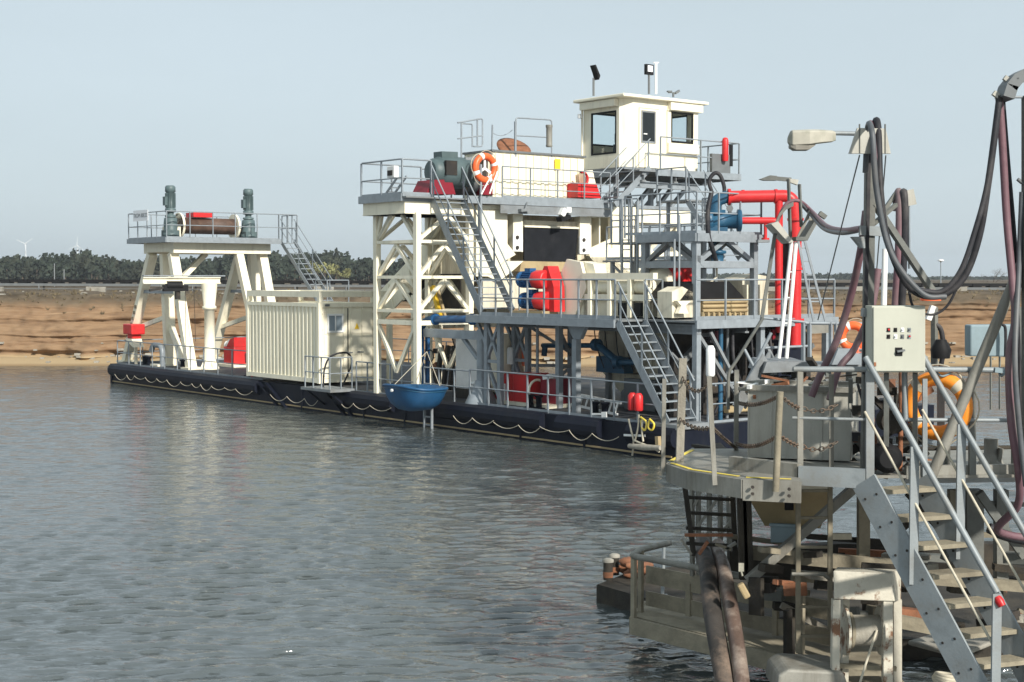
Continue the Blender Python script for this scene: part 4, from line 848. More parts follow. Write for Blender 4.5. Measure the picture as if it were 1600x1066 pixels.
for v in (HV0 - .06,): B().tube([D(HU0 - .02, v, 9.4), D(HU0 - .02, v, 11.8)], .045, 7).out('down_pipe', 'cream', wh); B().lathe([(.1, 0), (.1, .16)], D(HU0 - .05, v - .08, 11.35), n=8).out('lamp_globe', 'white', wh)
ch = thing('operator_chair', 'dark operator chair and console seen through the wheelhouse window', 'chair', D(-12, 11, 9.35))
wbox('seat', (-12.4, 11.8, 9.8), (-11.8, 12.4, 9.95), 'black', ch); wbox('backrest', (-12.4, 12.3, 9.95), (-11.8, 12.45, 10.75), 'black', ch); wbox('pedestal', (-12.2, 12.0, 9.35), (-12.0, 12.2, 9.8), 'black', ch); wbox('console', (-12.3, 10.5, 9.35), (-11.6, 11.0, 10.3), 'grey', ch); wbox('monitor', (-12.1, 10.4, 10.35), (-11.7, 10.45, 10.7), 'black', ch)
# platform round the cabin
cp = thing('wheelhouse_platform', 'galvanised railed platform carrying the wheelhouse', 'platform', D(-11.5, 12, 9.2))
B().box((-13.4, 9.6, 9.08), (-9.85, 15.2, 9.14)).out('deck', 'galvd', cp)
for a, b in (((-9.85, 10.45), (-9.85, 15.2)), ((-9.85, 15.2), (-13.4, 15.2)), ((-13.4, 9.6), (-11.1, 9.6))): B().bar(D(*a, 9.08), D(*b, 9.08), .06, .26).out('edge_channel', 'galv', cp)
railing(cp, [D(-9.9, 10.75, 9.14), D(-9.9, 15.15, 9.14), D(-13.3, 15.15, 9.14)], h=1.3, gap=1.9, toe=0, r=.028, closed_ends=True)
for v in (9.9, 11.6, 13.4): B().ibeam(D(-9.9, v, 8.86), D(-13.3, v, 8.86), .2, .3).out('floor_beam', 'galvd', cp)
B().ibeam(D(-10.3, 9.7, 8.62), D(-10.3, 13.2, 8.62), .2, .26).out('floor_beam', 'galv', cp)
for v in (9.75, 11.6): B().bar(D(-11.3, v, UZ), D(-11.3, v, 8.7), .16).out('leg', 'galv', cp)
for p, q in (((-11.0, 10.2, 8.75), (-11.0, 9.7, 7.85)), ((-11.0, 11.4, 8.7), (-11.0, 10.5, 7.85)), ((-11.0, 12.6, 8.75), (-11.0, 11.7, 7.85)), ((-11.0, 13.4, 8.75), (-11.0, 12.4, 7.85)), ((-12.8, 13.6, 8.75), (-12.8, 12.4, 7.6))): B().bar(D(*p), D(*q), .16, .12).out('strut', 'galv' if p[0] > -12 else 'grey', cp)
B().prism([D(-11.2, 10.0, 7.9), D(-11.2, 10.6, 7.9), D(-11.2, 10.3, 8.7)], -UU * .1).out('gusset', 'grey', cp)
B().box((-13.2, 10.5, 7.2), (-10.9, 13.4, 7.72)).out('support_beam', 'cream', cp); B().box((-13.2, 10.5, 7.73), (-10.85, 13.5, 7.86)).out('support_deck', 'galv', cp)
B().bar(D(-11.3, 10.7, 7.2), D(-11.3, 12.8, 4.4), .22, .18).out('strut', 'cream', cp); B().bar(D(-11.3, 12.9, 7.2), D(-11.3, 10.7, 5.6), .18, .16).out('strut', 'creamd', cp)
B().box((-11.5, 12.9, 4.0), (-11.2, 13.2, 7.2)).out('leg', 'cream', cp); B().box((-11.4, 10.6, 5.9), (-11.15, 13.2, 6.1)).out('beam', 'cream', cp)
tag(B().box((-10.0, 13.55, 9.2), (-9.86, 14.6, 9.95)).out('vent_grille', 'grey'), 'dark grey louvred grille box behind the wheelhouse railing', 'grille')
fe = thing('fire_extinguisher', 'red fire extinguisher cover strapped to the wheelhouse platform corner rail', 'fire extinguisher', PU(1134, 252, -9.8))
B().lathe([(.11, 0), (.13, .08), (.13, .8), (.1, .9), (.05, .93)], PU(1133, 252, -9.75), n=12).out('cover', 'red', fe); B().box((-9.9, 14.55, 9.5), (-9.84, 14.72, 10.35)).out('back_plate', 'black', fe)
# things on the wheelhouse roof
def flood(label, x, y_base, y_head, u, edge):
    p = PU(x, y_base, u); q = PU(x, y_head, u); t = thing('floodlight', label, 'floodlight', p)
    B().tube([p, q], .045, 7).out('pole', 'grey', t)
    if edge: B().prism([q + VV * .04 - ZZ * .09, q + VV * .11 + ZZ * .07, q - VV * .13 + ZZ * .48, q - VV * .2 + ZZ * .46, q - VV * .07 + ZZ * .2], UU * .28).out('head', 'black', t)
    else:
        h_ = B().bar(q + ZZ * .2 - VV * .2, q + ZZ * .2 + VV * .2, .12, .4).out('head', 'black', t); B().bar(q + ZZ * .23 - VV * .13 + UU * .065, q + ZZ * .23 + VV * .13 + UU * .065, .02, .24).out('lens', 'paper', h_)
flood('black floodlight seen edge-on on its pole at the wheelhouse roof edge', 927.5, 150, 122, -12.9, True)
flood('square black floodlight with pale lens in the middle of the wheelhouse roof', 1014, 147, 117, -11.3, False)
tag(B().tube([PU(1025, 147, -11.6), PU(1025, 98, -11.6)], .05, 7).bar(PU(1021, 98, -11.6), PU(1029, 98, -11.6), .04).out('antenna_mast', 'white'), 'thin white antenna mast on the wheelhouse roof beside the square floodlight', 'antenna')
ws = thing('wind_sensor', 'small grey wind sensor with two arms on the wheelhouse roof', 'weather sensor', PU(1052, 152, -11.4))
B().bar(PU(1052, 152, -11.4), PU(1052, 145, -11.4), .06).bar(PU(1044, 145, -11.4), PU(1060, 145, -11.4), .04).out('mast', 'grey', ws); B().bar(PU(1043, 143, -11.4), PU(1049, 143, -11.4), .1, .06).bar(PU(1055, 146, -11.4), PU(1061, 142, -11.4), .1, .08).out('vane', 'grey', ws)

# ---- middle deck round the machinery
MZ = 3.78
md = thing('machinery_deck', 'galvanised middle deck with double railings round the dewatering machinery', 'platform', D(-4, 3, MZ))
B().box((-7.95, .05, MZ), (-.85, 7.5, MZ + .05)).box((-.84, 1.25, MZ), (1.2, 7.5, MZ + .05)).out('deck', 'galvd', md)
for a, b in (((-7.95, .03), (-.85, .03)), ((1.22, 1.25), (1.22, 7.5)), ((-7.97, 2.3), (-7.97, .03))): B().bar(D(*a, MZ - .05), D(*b, MZ - .05), .07, .24).out('edge_channel', 'galv', md)
railing(md, [D(-7.3, .1, MZ + .05), D(-.9, .1, MZ + .05)], h=1.17, gap=.85, toe=.12, r=.026)
railing(md, [D(1.15, 1.3, MZ + .05), D(1.15, 7.4, MZ + .05)], h=1.17, gap=1.2, toe=.12, r=.026)
railing(md, [D(-7.9, 2.2, MZ + .05), D(-3.0, 2.2, MZ + .05)], h=1.17, gap=1.0, toe=0, r=.022)
stair(md, D(-.78, .1, MZ), D(-.78, 1.15, MZ), D(1.25, .1, 1.0), D(1.25, 1.15, 1.0), 12, sd=.26, rail=1.15, posts=3, rr=.026, tread_d=.22)
B().box((.9, .0, .86), (1.7, 1.3, 1.0)).out('stair_foot', 'galvd', md)
for u, v in ((-7.4, .45), (-6.7, .45), (-7.4, 1.6), (-6.7, 1.6)): B().bar(D(u, v, DK + .03), D(u, v, MZ - .05), .16).out('column', 'galv', md)
for v in (.45, 1.6):
    truss(md, [(D(-7.4, v, 3.6), D(-6.75, v, 2.4)), (D(-7.4, v, 2.4), D(-6.75, v, 3.6)), (D(-7.4, v, 2.3), D(-6.75, v, 1.2)), (D(-7.4, v, 2.35), D(-6.7, v, 2.35)), (D(-7.9, v, 3.6), D(-7.45, v, 2.9))], .1, 'galv')
B().bar(D(-3.05, .5, DK + .03), D(-3.05, .5, 3.2), .2, .2).out('column', 'galv', md)
B().prism([D(-3.2, .5, 3.2), D(-2.9, .5, 3.2), D(-2.6, .5, 3.66), D(-3.5, .5, 3.66)], VV * .15).out('column_head', 'galv', md)
for u, v in ((-4.9, 1.4), (-5.7, 2.6), (1.0, 1.5), (1.0, 4.2), (1.0, 7.2), (-.9, 4.0)): B().bar(D(u, v, DK + .03), D(u, v, MZ - .05), .18).out('column', 'galv', md)
truss(md, [(D(-6.7, 1.6, 3.5), D(-5.7, 2.6, 2.6)), (D(-5.7, 2.6, 2.5), D(-4.9, 1.4, 3.4)), (D(-6.6, 1.6, 2.2), D(-5.7, 2.6, 2.2)), (D(-5.7, 2.6, 2.2), D(-4.9, 1.4, 2.2)), (D(-6.4, 1.6, 1.2), D(-5.8, 2.6, 2.1)), (D(-4.9, 1.4, 2.1), D(-5.6, 2.6, 1.2)), (D(1.0, 1.5, 3.5), D(1.0, 3.2, 1.6)), (D(1.0, 4.2, 3.4), D(1.0, 5.6, 1.4))], .1, 'galvd')
for v in (1.5, 3.5, 5.5, 7.2): B().ibeam(D(-7.9, v, MZ - .2), D(1.1, v, MZ - .2), .16, .28).out('floor_beam', 'galvd', md)
# dewatering machine: trough, roller, side frame
dw = thing('dewatering_machine', 'cream dewatering machine with sloping side frame and long roller on the middle deck', 'machine', D(-3, 2.6, MZ + .05))
fr = [(-5.35, 3.9), (-4.55, 3.9), (-4.0, 4.75), (-4.3, 5.55), (-4.95, 5.65), (-5.3, 5.1)]
B().prism([D(u, 1.75, z) for u, z in fr], VV * .12).out('side_frame', 'cream', dw); B().prism([D(u + .45, 1.9, z * .97 + .1) for u, z in fr], VV * .5).out('side_frame', 'cream', dw)
B().box((-4.3, 1.9, 3.88), (-1.2, 3.6, 4.35)).out('trough', 'creamd', dw)
B().lathe([(.22, 0), (.22, 3.0)], D(-4.4, 2.05, 4.78), UU, 18).out('roller', 'cream', dw)
B().box((-4.2, 1.72, 5.0), (-1.0, 1.9, 5.2)).out('top_beam', 'cream', dw); B().box((-4.1, 1.75, 4.36), (-1.2, 1.88, 4.55)).out('beam', 'cream', dw)
B().lathe([(.34, 0), (.4, .1), (.4, .9), (.2, 1.2)], D(-2.6, 2.9, 5.0), UU, 18).out('hood', 'cream', dw)
for u in (-3.9, -3.0, -2.1, -1.4): B().box((u, 1.7, 3.85), (u + .14, 1.86, 5.0)).out('stanchion', 'cream', dw)
B().box((-2.6, 1.78, 3.9), (-2.1, 1.89, 4.3)).out('inspection_hatch', 'black', dw); B().box((-1.9, 1.78, 3.9), (-1.6, 1.89, 4.3)).out('inspection_hatch', 'black', dw)
def drive(label, c, s, flip=1, two=True):
    t = thing('drive_unit', label, 'drive', c); c = V(c)
    for k in range(2 if two else 1):
        p = c + ZZ * (1.12 - .68 * k) * s + UU * (.12 * k) * s
        motor(t, p - UU * .95 * s + VV * .0, UU, .28 * s, .78 * s, 'blue')
        B().lathe([(.3, 0), (.3, .5), (.24, .52)], p - UU * .16 * s, UU, 8).out('gearbox', 'red', t)
    B().prism([c + UU * .28 * s + ZZ * z * s + UU * u * s for u, z in ((0, .1), (.45, .1), (.42, .9), (.12, 1.55), (-.05, 1.55), (-.2, 1.3))], VV * .45 * s).out('guard', 'red', t)
    B().bar(c - UU * 1.1 * s + ZZ * .06, c + UU * .5 * s + ZZ * .06, .6, .12).out('base', 'tan', t); return t
drive('pair of blue motors with bright red gear housings beside the long upper stair', D(-5.7, 1.25, MZ + .1), 1.0)
drive('pair of small blue motors with a dark red gear housing behind the second stair', D(-1.5, 3.2, MZ + .6), .72)
# tank under the middle deck
tk = thing('sump_tank', 'stained cream tank with round shoulders beneath the middle deck', 'tank', D(-2.5, 3.5, DK))
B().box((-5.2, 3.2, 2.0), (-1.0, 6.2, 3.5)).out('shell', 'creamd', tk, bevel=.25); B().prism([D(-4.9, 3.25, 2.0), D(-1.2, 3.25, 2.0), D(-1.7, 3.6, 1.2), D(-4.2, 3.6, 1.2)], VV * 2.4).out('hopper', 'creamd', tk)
for u in (-4.6, -2.2): B().box((u, 3.1, DK + .03), (u + .15, 3.25, 2.6)).out('leg', 'galvd', tk)
for k in range(4): B().box((-4.8 + k * 1.1, 3.12, 2.3), (-4.7 + k * 1.1, 3.2, 3.3)).out('rib', 'creamd', tk)
pp = thing('blue_slurry_pipe', 'dark blue pipe stepping down under the middle deck in front of the tank', 'pipe', D(-3, 2.4, 2.5))
B().tube([PV(848, 540, 2.4), PV(935, 540, 2.4)], .085, 10).out('pipe', 'pblue', pp); B().tube([PV(935, 540, 2.4), PV(966, 566, 2.4)], .12, 10).out('pipe', 'pblue', pp); B().tube([PV(966, 566, 2.4), PV(995, 566, 2.4)], .09, 10).out('pipe', 'pblue', pp)
for x, y in ((932, 539), (966, 566)): B().lathe([(.2, -.1), (.2, .1)], PV(x, y, 2.4), UU, 12).out('flange', 'pblue', pp)
B().tube([PV(852, 538, 2.4), PV(850, 556, 2.4)], .1, 10).out('pipe', 'pblue', pp)
# dark machinery below deck
random.seed(21)
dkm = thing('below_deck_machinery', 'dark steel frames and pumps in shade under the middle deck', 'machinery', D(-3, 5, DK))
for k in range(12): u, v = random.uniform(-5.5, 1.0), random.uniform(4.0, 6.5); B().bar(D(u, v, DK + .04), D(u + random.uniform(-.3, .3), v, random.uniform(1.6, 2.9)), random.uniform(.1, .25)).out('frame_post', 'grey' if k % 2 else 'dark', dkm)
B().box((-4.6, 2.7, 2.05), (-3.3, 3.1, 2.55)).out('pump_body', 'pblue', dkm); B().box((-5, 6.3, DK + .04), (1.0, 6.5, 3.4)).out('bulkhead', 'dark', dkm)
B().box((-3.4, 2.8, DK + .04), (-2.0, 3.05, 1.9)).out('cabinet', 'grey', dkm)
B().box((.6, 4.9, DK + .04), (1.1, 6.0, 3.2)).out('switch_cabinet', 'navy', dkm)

# more pipes, rails and cables round the machinery
railing(md, [D(-.85, 7.4, MZ + .05), D(1.15, 7.4, MZ + .05)], h=1.17, gap=1.0, toe=0)
railing(md, [D(-2.9, 2.05, MZ + .05), D(-.95, 2.05, MZ + .05), D(-.95, 1.35, MZ + .05)], h=1.17, gap=.8, toe=0, r=.022)
for k, (u, v, z0, z1, r, m_) in enumerate(((-.6, 2.2, MZ, 6.2, .035, 'galv'), (-.45, 2.25, MZ, 6.9, .03, 'galv'), (-2.6, 2.6, MZ, 7.4, .045, 'galv'), (-3.1, 3.0, MZ, 7.0, .04, 'galvd'), (.9, 2.6, DK, MZ, .07, 'pblue'), (.7, 3.1, DK, MZ, .05, 'galvd'), (-6.1, 1.5, DK, MZ, .05, 'galv'))):
    B().tube([D(u, v, z0), D(u, v, z1)], r, 8).out('riser_pipe', m_, md)
truss(md, [(D(1.05, 2.0, 3.5), D(1.05, 2.9, 2.3)), (D(1.05, 4.3, 2.2), D(1.05, 5.8, 3.5)), (D(-.8, 1.4, 3.5), D(1.0, 1.4, 2.2)), (D(-.8, 1.4, 2.2), D(1.0, 1.4, 2.2))], .09, 'galvd')
for k in range(4): B().tube(spline([D(-4.5 + k * .5, 2.5, 3.6), D(-4.3 + k * .5, 2.45, 2.9 - .1 * k), D(-4.0 + k * .45, 2.5, 2.2)]), .02, 6).out('cable', 'hoseb', md)

# dark packed end of the plant under the middle deck, and an intermediate landing beside the house
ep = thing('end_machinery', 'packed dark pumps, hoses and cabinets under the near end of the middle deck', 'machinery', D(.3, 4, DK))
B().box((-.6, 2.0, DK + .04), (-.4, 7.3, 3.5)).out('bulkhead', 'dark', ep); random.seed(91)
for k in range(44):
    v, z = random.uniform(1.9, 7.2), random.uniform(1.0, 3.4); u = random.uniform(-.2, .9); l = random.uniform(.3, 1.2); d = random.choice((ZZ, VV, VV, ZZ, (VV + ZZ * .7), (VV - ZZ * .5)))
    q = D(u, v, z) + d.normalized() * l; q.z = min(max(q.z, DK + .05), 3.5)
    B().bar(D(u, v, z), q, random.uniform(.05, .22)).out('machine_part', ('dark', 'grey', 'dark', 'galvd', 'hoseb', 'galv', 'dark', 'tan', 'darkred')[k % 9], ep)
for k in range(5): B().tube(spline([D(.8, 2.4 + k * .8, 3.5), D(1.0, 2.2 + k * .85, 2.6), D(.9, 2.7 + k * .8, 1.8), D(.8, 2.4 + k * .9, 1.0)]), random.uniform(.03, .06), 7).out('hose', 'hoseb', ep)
ln = thing('side_landing', 'narrow galvanised landing with close railings between screen house and pump tower', 'landing', D(-5, 6, 5.6))
B().box((-7.5, 5.6, 5.6), (-3.0, 7.0, 5.66)).out('deck', 'galvd', ln)
railing(ln, [D(-7.4, 5.7, 5.66), D(-3.1, 5.7, 5.66), D(-3.1, 6.9, 5.66)], h=1.15, gap=.75, toe=.1)
railing(ln, [D(-7.4, 6.9, 5.66), D(-3.1, 6.9, 5.66)], h=1.15, gap=.9, toe=0)
for u in (-7.2, -5.2, -3.3):
    for v in (5.8, 6.8): B().bar(D(u, v, MZ), D(u, v, 5.6), .12).out('leg', 'galv', ln)
truss(ln, [(D(-7.2, 5.8, 5.5), D(-5.2, 5.8, 4.2)), (D(-5.2, 5.8, 5.5), D(-3.3, 5.8, 4.2)), (D(-7.2, 5.8, 4.2), D(-5.2, 5.8, 5.5)), (D(-5.2, 5.8, 4.2), D(-3.3, 5.8, 5.5))], .07, 'galv')
stair(ln, D(-5.0, 7.2, 7.7), D(-5.0, 8.0, 7.7), D(-3.3, 7.2, 5.7), D(-3.3, 8.0, 5.7), 9, rail=1.05)
B().box((-6.4, 7.1, 7.66), (-4.9, 8.2, 7.72)).out('landing_plate', 'galvd', ln); railing(ln, [D(-6.4, 7.15, 7.72), D(-5.0, 7.15, 7.72)], h=1.1, gap=.6, toe=0)
for u in (-6.3, -5.1): B().bar(D(u, 7.6, 5.6), D(u, 7.6, 7.66), .1).out('leg', 'galv', ln)
# ================================================================ dredger: deck things, pump tower, red pipework
# ---- blue work boat hanging at the side
wb = thing('work_boat', 'blue plastic work boat slung against the pontoon side', 'boat', D(-9.5, -1.0, .7))
bc = (-9.42, -1.0)
def ring(a, b_, z, rise=0, n=32):
    o = []
    for k in range(n):
        t = 2 * math.pi * k / n; ct, st = math.cos(t), math.sin(t); f = lambda x: math.copysign(abs(x) ** .72, x)
        o.append(D(bc[0] + a * f(ct), bc[1] + b_ * f(st), z + rise * max(0, -st) ** 2))
    return o
R_ = [ring(.12, .25, .66), ring(.55, .5, .72), ring(.85, .68, .9), ring(1.0, .8, 1.15), ring(1.08, .86, 1.34, .1), ring(1.1, .88, 1.42, .12), ring(1.0, .78, 1.44, .12), ring(.86, .66, 1.1, .05), ring(.5, .4, .95)]
b = B(); b.add([p for r in R_ for p in r], [[i * 32 + j, i * 32 + (j + 1) % 32, (i + 1) * 32 + (j + 1) % 32, (i + 1) * 32 + j] for i in range(len(R_) - 1) for j in range(32)], True); b.poly(R_[0][::-1]); b.poly(R_[-1])
b.out('hull', 'boat', wb)
B().tube(R_[5] + [R_[5][0]], .045, 8, False).out('gunwale', 'boat', wb); B().tube(R_[4] + [R_[4][0]], .02, 6, False).out('rubbing_strake', 'pblue', wb)
for dv in (-.25, .3): B().box((bc[0] - .85, bc[1] + dv, 1.28), (bc[0] + .85, bc[1] + dv + .2, 1.33)).out('thwart', 'pblue', wb)
B().lathe([(.05, 0), (.05, .06)], D(bc[0], bc[1] - .9, 1.38), -VV, 8).out('bow_eye', 'white', wb)
B().tube([D(bc[0], bc[1] - .9, 1.5), D(-9.45, -.5, 2.6)], .012, 5).tube([D(bc[0] + .7, bc[1] + .5, 1.5), D(-9.45, -.5, 2.6)], .012, 5).tube([D(bc[0] - .7, bc[1] + .5, 1.5), D(-9.45, -.5, 2.6)], .012, 5).out('sling_rope', 'rope', wb)
cr = thing('boat_davit', 'grey steel davit with a horizontal arm over the blue boat', 'davit', D(-8.0, .7, DK))
B().tube([D(-7.9, .6, DK + .03), D(-7.9, .6, 3.35)], .16, 12).out('post', 'galv', cr); B().lathe([(.55, 0), (.2, .75)], D(-7.9, .6, DK + .03), n=12).out('foot', 'galv', cr)
B().box((-11.0, .45, 3.02), (-7.7, .75, 3.3)).out('arm', 'galv', cr); B().bar(D(-8.1, .6, 2.4), D(-8.9, .6, 3.05), .12).out('knee', 'galv', cr)
# bright blue pipe run
bp = thing('blue_water_pipe', 'bright blue water pipe turning down beside the lattice tower', 'pipe', D(-10, .9, DK))
B().tube(fillet([PV(738, 499, .9), PV(668, 499, .9), PV(657, 512, .9), PV(657, 600, .9)], .4, 6), .13, 12).out('pipe', 'blue', bp)
for x, y, ax in ((680, 499, UU), (657, 520, ZZ), (657, 560, ZZ), (738, 499, UU)): B().lathe([(.2, -.05), (.2, .05)], PV(x, y, .9), ax, 14).out('flange', 'blue', bp)
B().tube([PV(668, 520, 1.2), PV(668, 604, 1.2)], .09, 10).out('pipe', 'blue', bp); B().tube([PV(657, 600, .9), PV(660, 625, .4)], .11, 10).tube([PV(668, 600, 1.2), PV(674, 622, .6)], .09, 10).out('pipe', 'blue', bp)
for x in (651, 672): B().torus(PV(x, 556, .85), VV, .2, .025, 16, 6).out('valve_wheel', 'dark', bp)
# white sheeted cabinet
tag(B().box((-10.3, 1.3, 1.25), (-8.35, 2.4, 3.0)).out('white_cabinet', 'tarp', bevel=.04), 'tall white cabinet wrapped in sheeting behind the blue pipe', 'cabinet')
wc = thing('cream_switch_cabinet', 'cream cabinet standing on deck next to the white sheeted one', 'cabinet', D(-8.1, 1.3, DK))
B().box((-8.3, 1.3, 1.25), (-7.65, 2.2, 3.2)).out('body', 'cream', wc); B().box((-8.25, 1.28, 1.3), (-7.95, 1.3, 3.1)).out('door', 'cream', wc); B().box((-10.4, 1.25, DK + .03), (-7.6, 2.4, 1.25)).out('plinth', 'dark', wc)
tag(B().lathe([(.16, 0), (.16, .55), (.1, .62)], D(-7.15, 1.9, 2.15), n=12).out('orange_drum', 'orange'), 'small orange drum beside the cream cabinet', 'drum')
tag(B().lathe([(.12, 0), (.12, .5), (.08, .56)], D(-7.5, 1.5, 2.2), n=12).out('white_canister', 'white'), 'white canister hung next to the orange drum', 'canister')
# red covered generator
rg = thing('red_generator', 'bright red covered generator with cream base on the pontoon deck', 'generator', D(-6.4, 1.3, DK))
B().prism([D(-7.75, 1.0, DK + .15), D(-6.75, 1.0, DK + .15), D(-6.75, 1.0, DK + 1.05), D(-7.15, 1.0, DK + 1.05), D(-7.5, 1.0, DK + .75)], VV * .9).out('cover', 'red', rg); B().box((-6.7, .95, DK + .15), (-5.95, 1.9, DK + 1.08)).out('housing', 'red', rg, bevel=.04)
B().box((-7.85, .9, DK + .03), (-4.9, 2.1, DK + .15)).out('skid', 'cream', rg); B().box((-5.7, 1.3, DK + .15), (-4.95, 2.0, DK + .95)).out('tank', 'darkred', rg)
B().torus(D(-5.75, 1.2, DK + .55), UU, .34, .04, 20, 8).out('hose_loop', 'cream', rg); B().box((-7.35, .96, DK + .16), (-7.1, .99, DK + .7)).out('door', 'white', rg)
B().bar(D(-5.4, 1.2, DK + .98), D(-5.05, 1.2, DK + 1.05), .14).out('lamp', 'white', rg)
t = thing('red_valve_stand', 'dark red valve with a white bent pipe next to the red generator', 'valve', D(-8.3, .9, DK))
B().tube(fillet([D(-8.2, .7, DK + .03), D(-8.2, .7, 1.55), D(-8.6, .7, 1.55)], .15), .06, 8).out('pipe', 'white', t); B().box((-8.8, 1.0, DK + .03), (-8.25, 1.25, 1.5)).out('body', 'darkred', t)
# ladder lying on deck
ld = thing('deck_ladder', 'light aluminium ladder lying along the pontoon deck', 'ladder', D(-5, 2.4, DK))
A0, A1 = PZ(893, 632, 1.05), PZ(965, 648, 1.05); dd = (A1 - A0).normalized(); pe = V((0, 0, 1)) * .33 + VV * .14
for k in (0, 1): B().bar(A0 + pe * k, A1 + pe * k, .05, .07).out('rail', 'white', ld)
for k in range(8): p = lerp(A0, A1, (k + .5) / 8); B().bar(p, p + pe, .04).out('rung', 'white', ld)
# low dog-house with red box, ropes and timber fender at the corner
db = thing('deck_hatch', 'grey hipped steel hatch housing near the foot of the lower stair', 'hatch', D(-1, 1.6, DK))
u, v, _ = uvz(PZ(995, 640, DK)); B().prism([D(u - .75, v, DK + .03), D(u + .75, v, DK + .03), D(u + .75, v, DK + .5), D(u + .35, v, DK + .82), D(u - .35, v, DK + .82), D(u - .75, v, DK + .5)], VV * 1.0).out('housing', 'galvd', db)
B().box((u - .8, v - .05, DK + .03), (u + .8, v + 1.05, DK + .1)).out('coaming', 'grey', db)
rc = thing('red_canisters', 'bright red twin canister hanging on the rail at the lower stair foot', 'canister', D(-.15, .1, 1.3))
for k in (0, .26): B().lathe([(.11, 0), (.13, .03), (.13, .42), (.07, .5)], PV(988, 641, .05) + UU * k * 1.0, n=12).out('canister', 'red', rc)
B().bar(PV(985, 622, .12), PV(1004, 625, .12), .05, .05).out('strap', 'red', rc)
ro = thing('mooring_rope', 'tan mooring ropes knotted and hanging over the pontoon edge', 'rope', D(-.2, -.3, .3))
for pts in ([(982, 655), (986, 672), (990, 690), (988, 712)], [(998, 648), (997, 668), (992, 690)], [(1004, 655), (1003, 672), (1005, 690)], [(990, 688), (1005, 694), (1020, 700), (1030, 706)], [(1001, 652), (1010, 660), (1008, 672), (1003, 668), (1002, 656)], [(1015, 655), (1022, 663), (1019, 672), (1013, 668), (1015, 656)]):
    B().tube(spline([PV(x, y, -.3) for x, y in pts], 5), .03, 6).out('rope', 'rope' if len(pts) != 5 else 'yellow', ro)
tf = thing('timber_fender', 'rough timber fender log hanging level at the pontoon corner', 'fender', D(.2, -.4, .1))
B().tube([PV(983, 697, -.35), PV(1005, 699, -.35), PV(1032, 700, -.35)], [.07, .09, .07], 8).out('log', 'wood', tf); B().bar(PV(1028, 682, -.3), PV(1029, 700, -.3), .12).out('upright', 'tan', tf); B().bar(PV(975, 680, -.25), PV(1008, 681, -.25), .03, .06).out('white_bar', 'white', tf)
tag(B().bar(PV(940, 648, -.02), PV(948, 648, -.02), .02, .16).bar(PV(925, 647, -.02), PV(942, 647, -.02), .015, .05).out('depth_mark', 'white'), 'small white arrow mark fixed on the pontoon edge', 'mark')
tag(B().lathe([(.10, 0), (.12, .05), (.12, .7), (.07, .8)], W(1110, 588, 37.5), n=12).out('white_bottle', 'white'), 'upright white gas bottle in front of the dark switch cabinet', 'gas bottle')

# ---- pump tower
PT = 6.3; a0 = (-2.35, 2.5); 
pt = thing('pump_tower', 'galvanised steel frame tower with a railed pump platform', 'tower', D(-1, 4, MZ))
TU0, TU1, TV0, TV1 = -2.3, .1, 2.4, 5.0
B().box((TU0 - .1, TV0 - .1, PT), (TU1 + .1, TV1 + .2, PT + .05)).out('deck', 'galvd', pt)
for a, b in (((TU0, TV0 - .1), (TU1 + .1, TV0 - .1)), ((TU1 + .1, TV0 - .1), (TU1 + .1, TV1 + .2))): B().bar(D(*a, PT - .06), D(*b, PT - .06), .1, .24).out('edge_beam', 'galv', pt)
railing(pt, [D(TU0 - .6, TV0 - .05, PT + .05), D(TU1 + .05, TV0 - .05, PT + .05), D(TU1 + .05, TV1 + .15, PT + .05)], h=1.22, gap=.8, toe=.08, r=.024)
railing(pt, [D(TU0 - 1.6, TV0 + .3, PT - .1), D(TU0 - .4, TV0 + .3, PT - .1)], h=1.3, gap=.45, toe=0)
railing(pt, [D(TU0, TV1 + .15, PT + .05), D(TU1 + .05, TV1 + .15, PT + .05)], h=1.22, gap=1.2, toe=0)
B().box((TU0 - 1.6, TV0 + .2, PT - .2), (TU0 - .1, TV0 + 1.2, PT - .14)).out('side_deck', 'galvd', pt)
for u in (TU0 + .2, TU1 - .05):
    for v in (TV0 + .05, TV1 - .05): B().bar(D(u, v, MZ + .05), D(u, v, PT - .1), .18).out('leg', 'galv', pt)
    B().bar(D(u, TV0, 5.45), D(u, TV1, 5.45), .16, .2).out('beam', 'galv', pt)
    vm = (TV0 + TV1) / 2
    truss(pt, [(D(u, vm + .1, 6.15), D(u, TV1 - .15, 5.55)), (D(u, vm - .1, 6.15), D(u, TV0 + .15, 5.55))], .13, 'galv')
for v in (TV0 + .05, TV1 - .05): B().bar(D(TU0, v, 5.45), D(TU1, v, 5.45), .16, .2).out('beam', 'galv', pt); truss(pt, [(D(-1.1, v, 6.15), D(TU0 + .3, v, 5.55)), (D(-1.1, v, 6.15), D(TU1 - .15, v, 5.55))], .12, 'galvd')
for k in range(3): p = D(TU0 + .2 + k * 1.1, TV0, 5.7); B().prism([p, p + VV * .3, p + VV * .3 - ZZ * .35, p - ZZ * .15], UU * .04).out('gusset', 'galv', pt)
lad = B()
for k in (0, .42): lad.bar(D(TU0 - 1.0 + k, TV0 + .2, MZ + .1), D(TU0 - 1.0 + k, TV0 + .2, PT + 1.2), .05, .07)
lad = lad.out('ladder', 'galv', pt)
for k in range(8): B().bar(D(TU0 - 1.0, TV0 + .2, MZ + .35 + k * .3), D(TU0 - .58, TV0 + .2, MZ + .35 + k * .3), .035).out('rung', 'galv', lad)
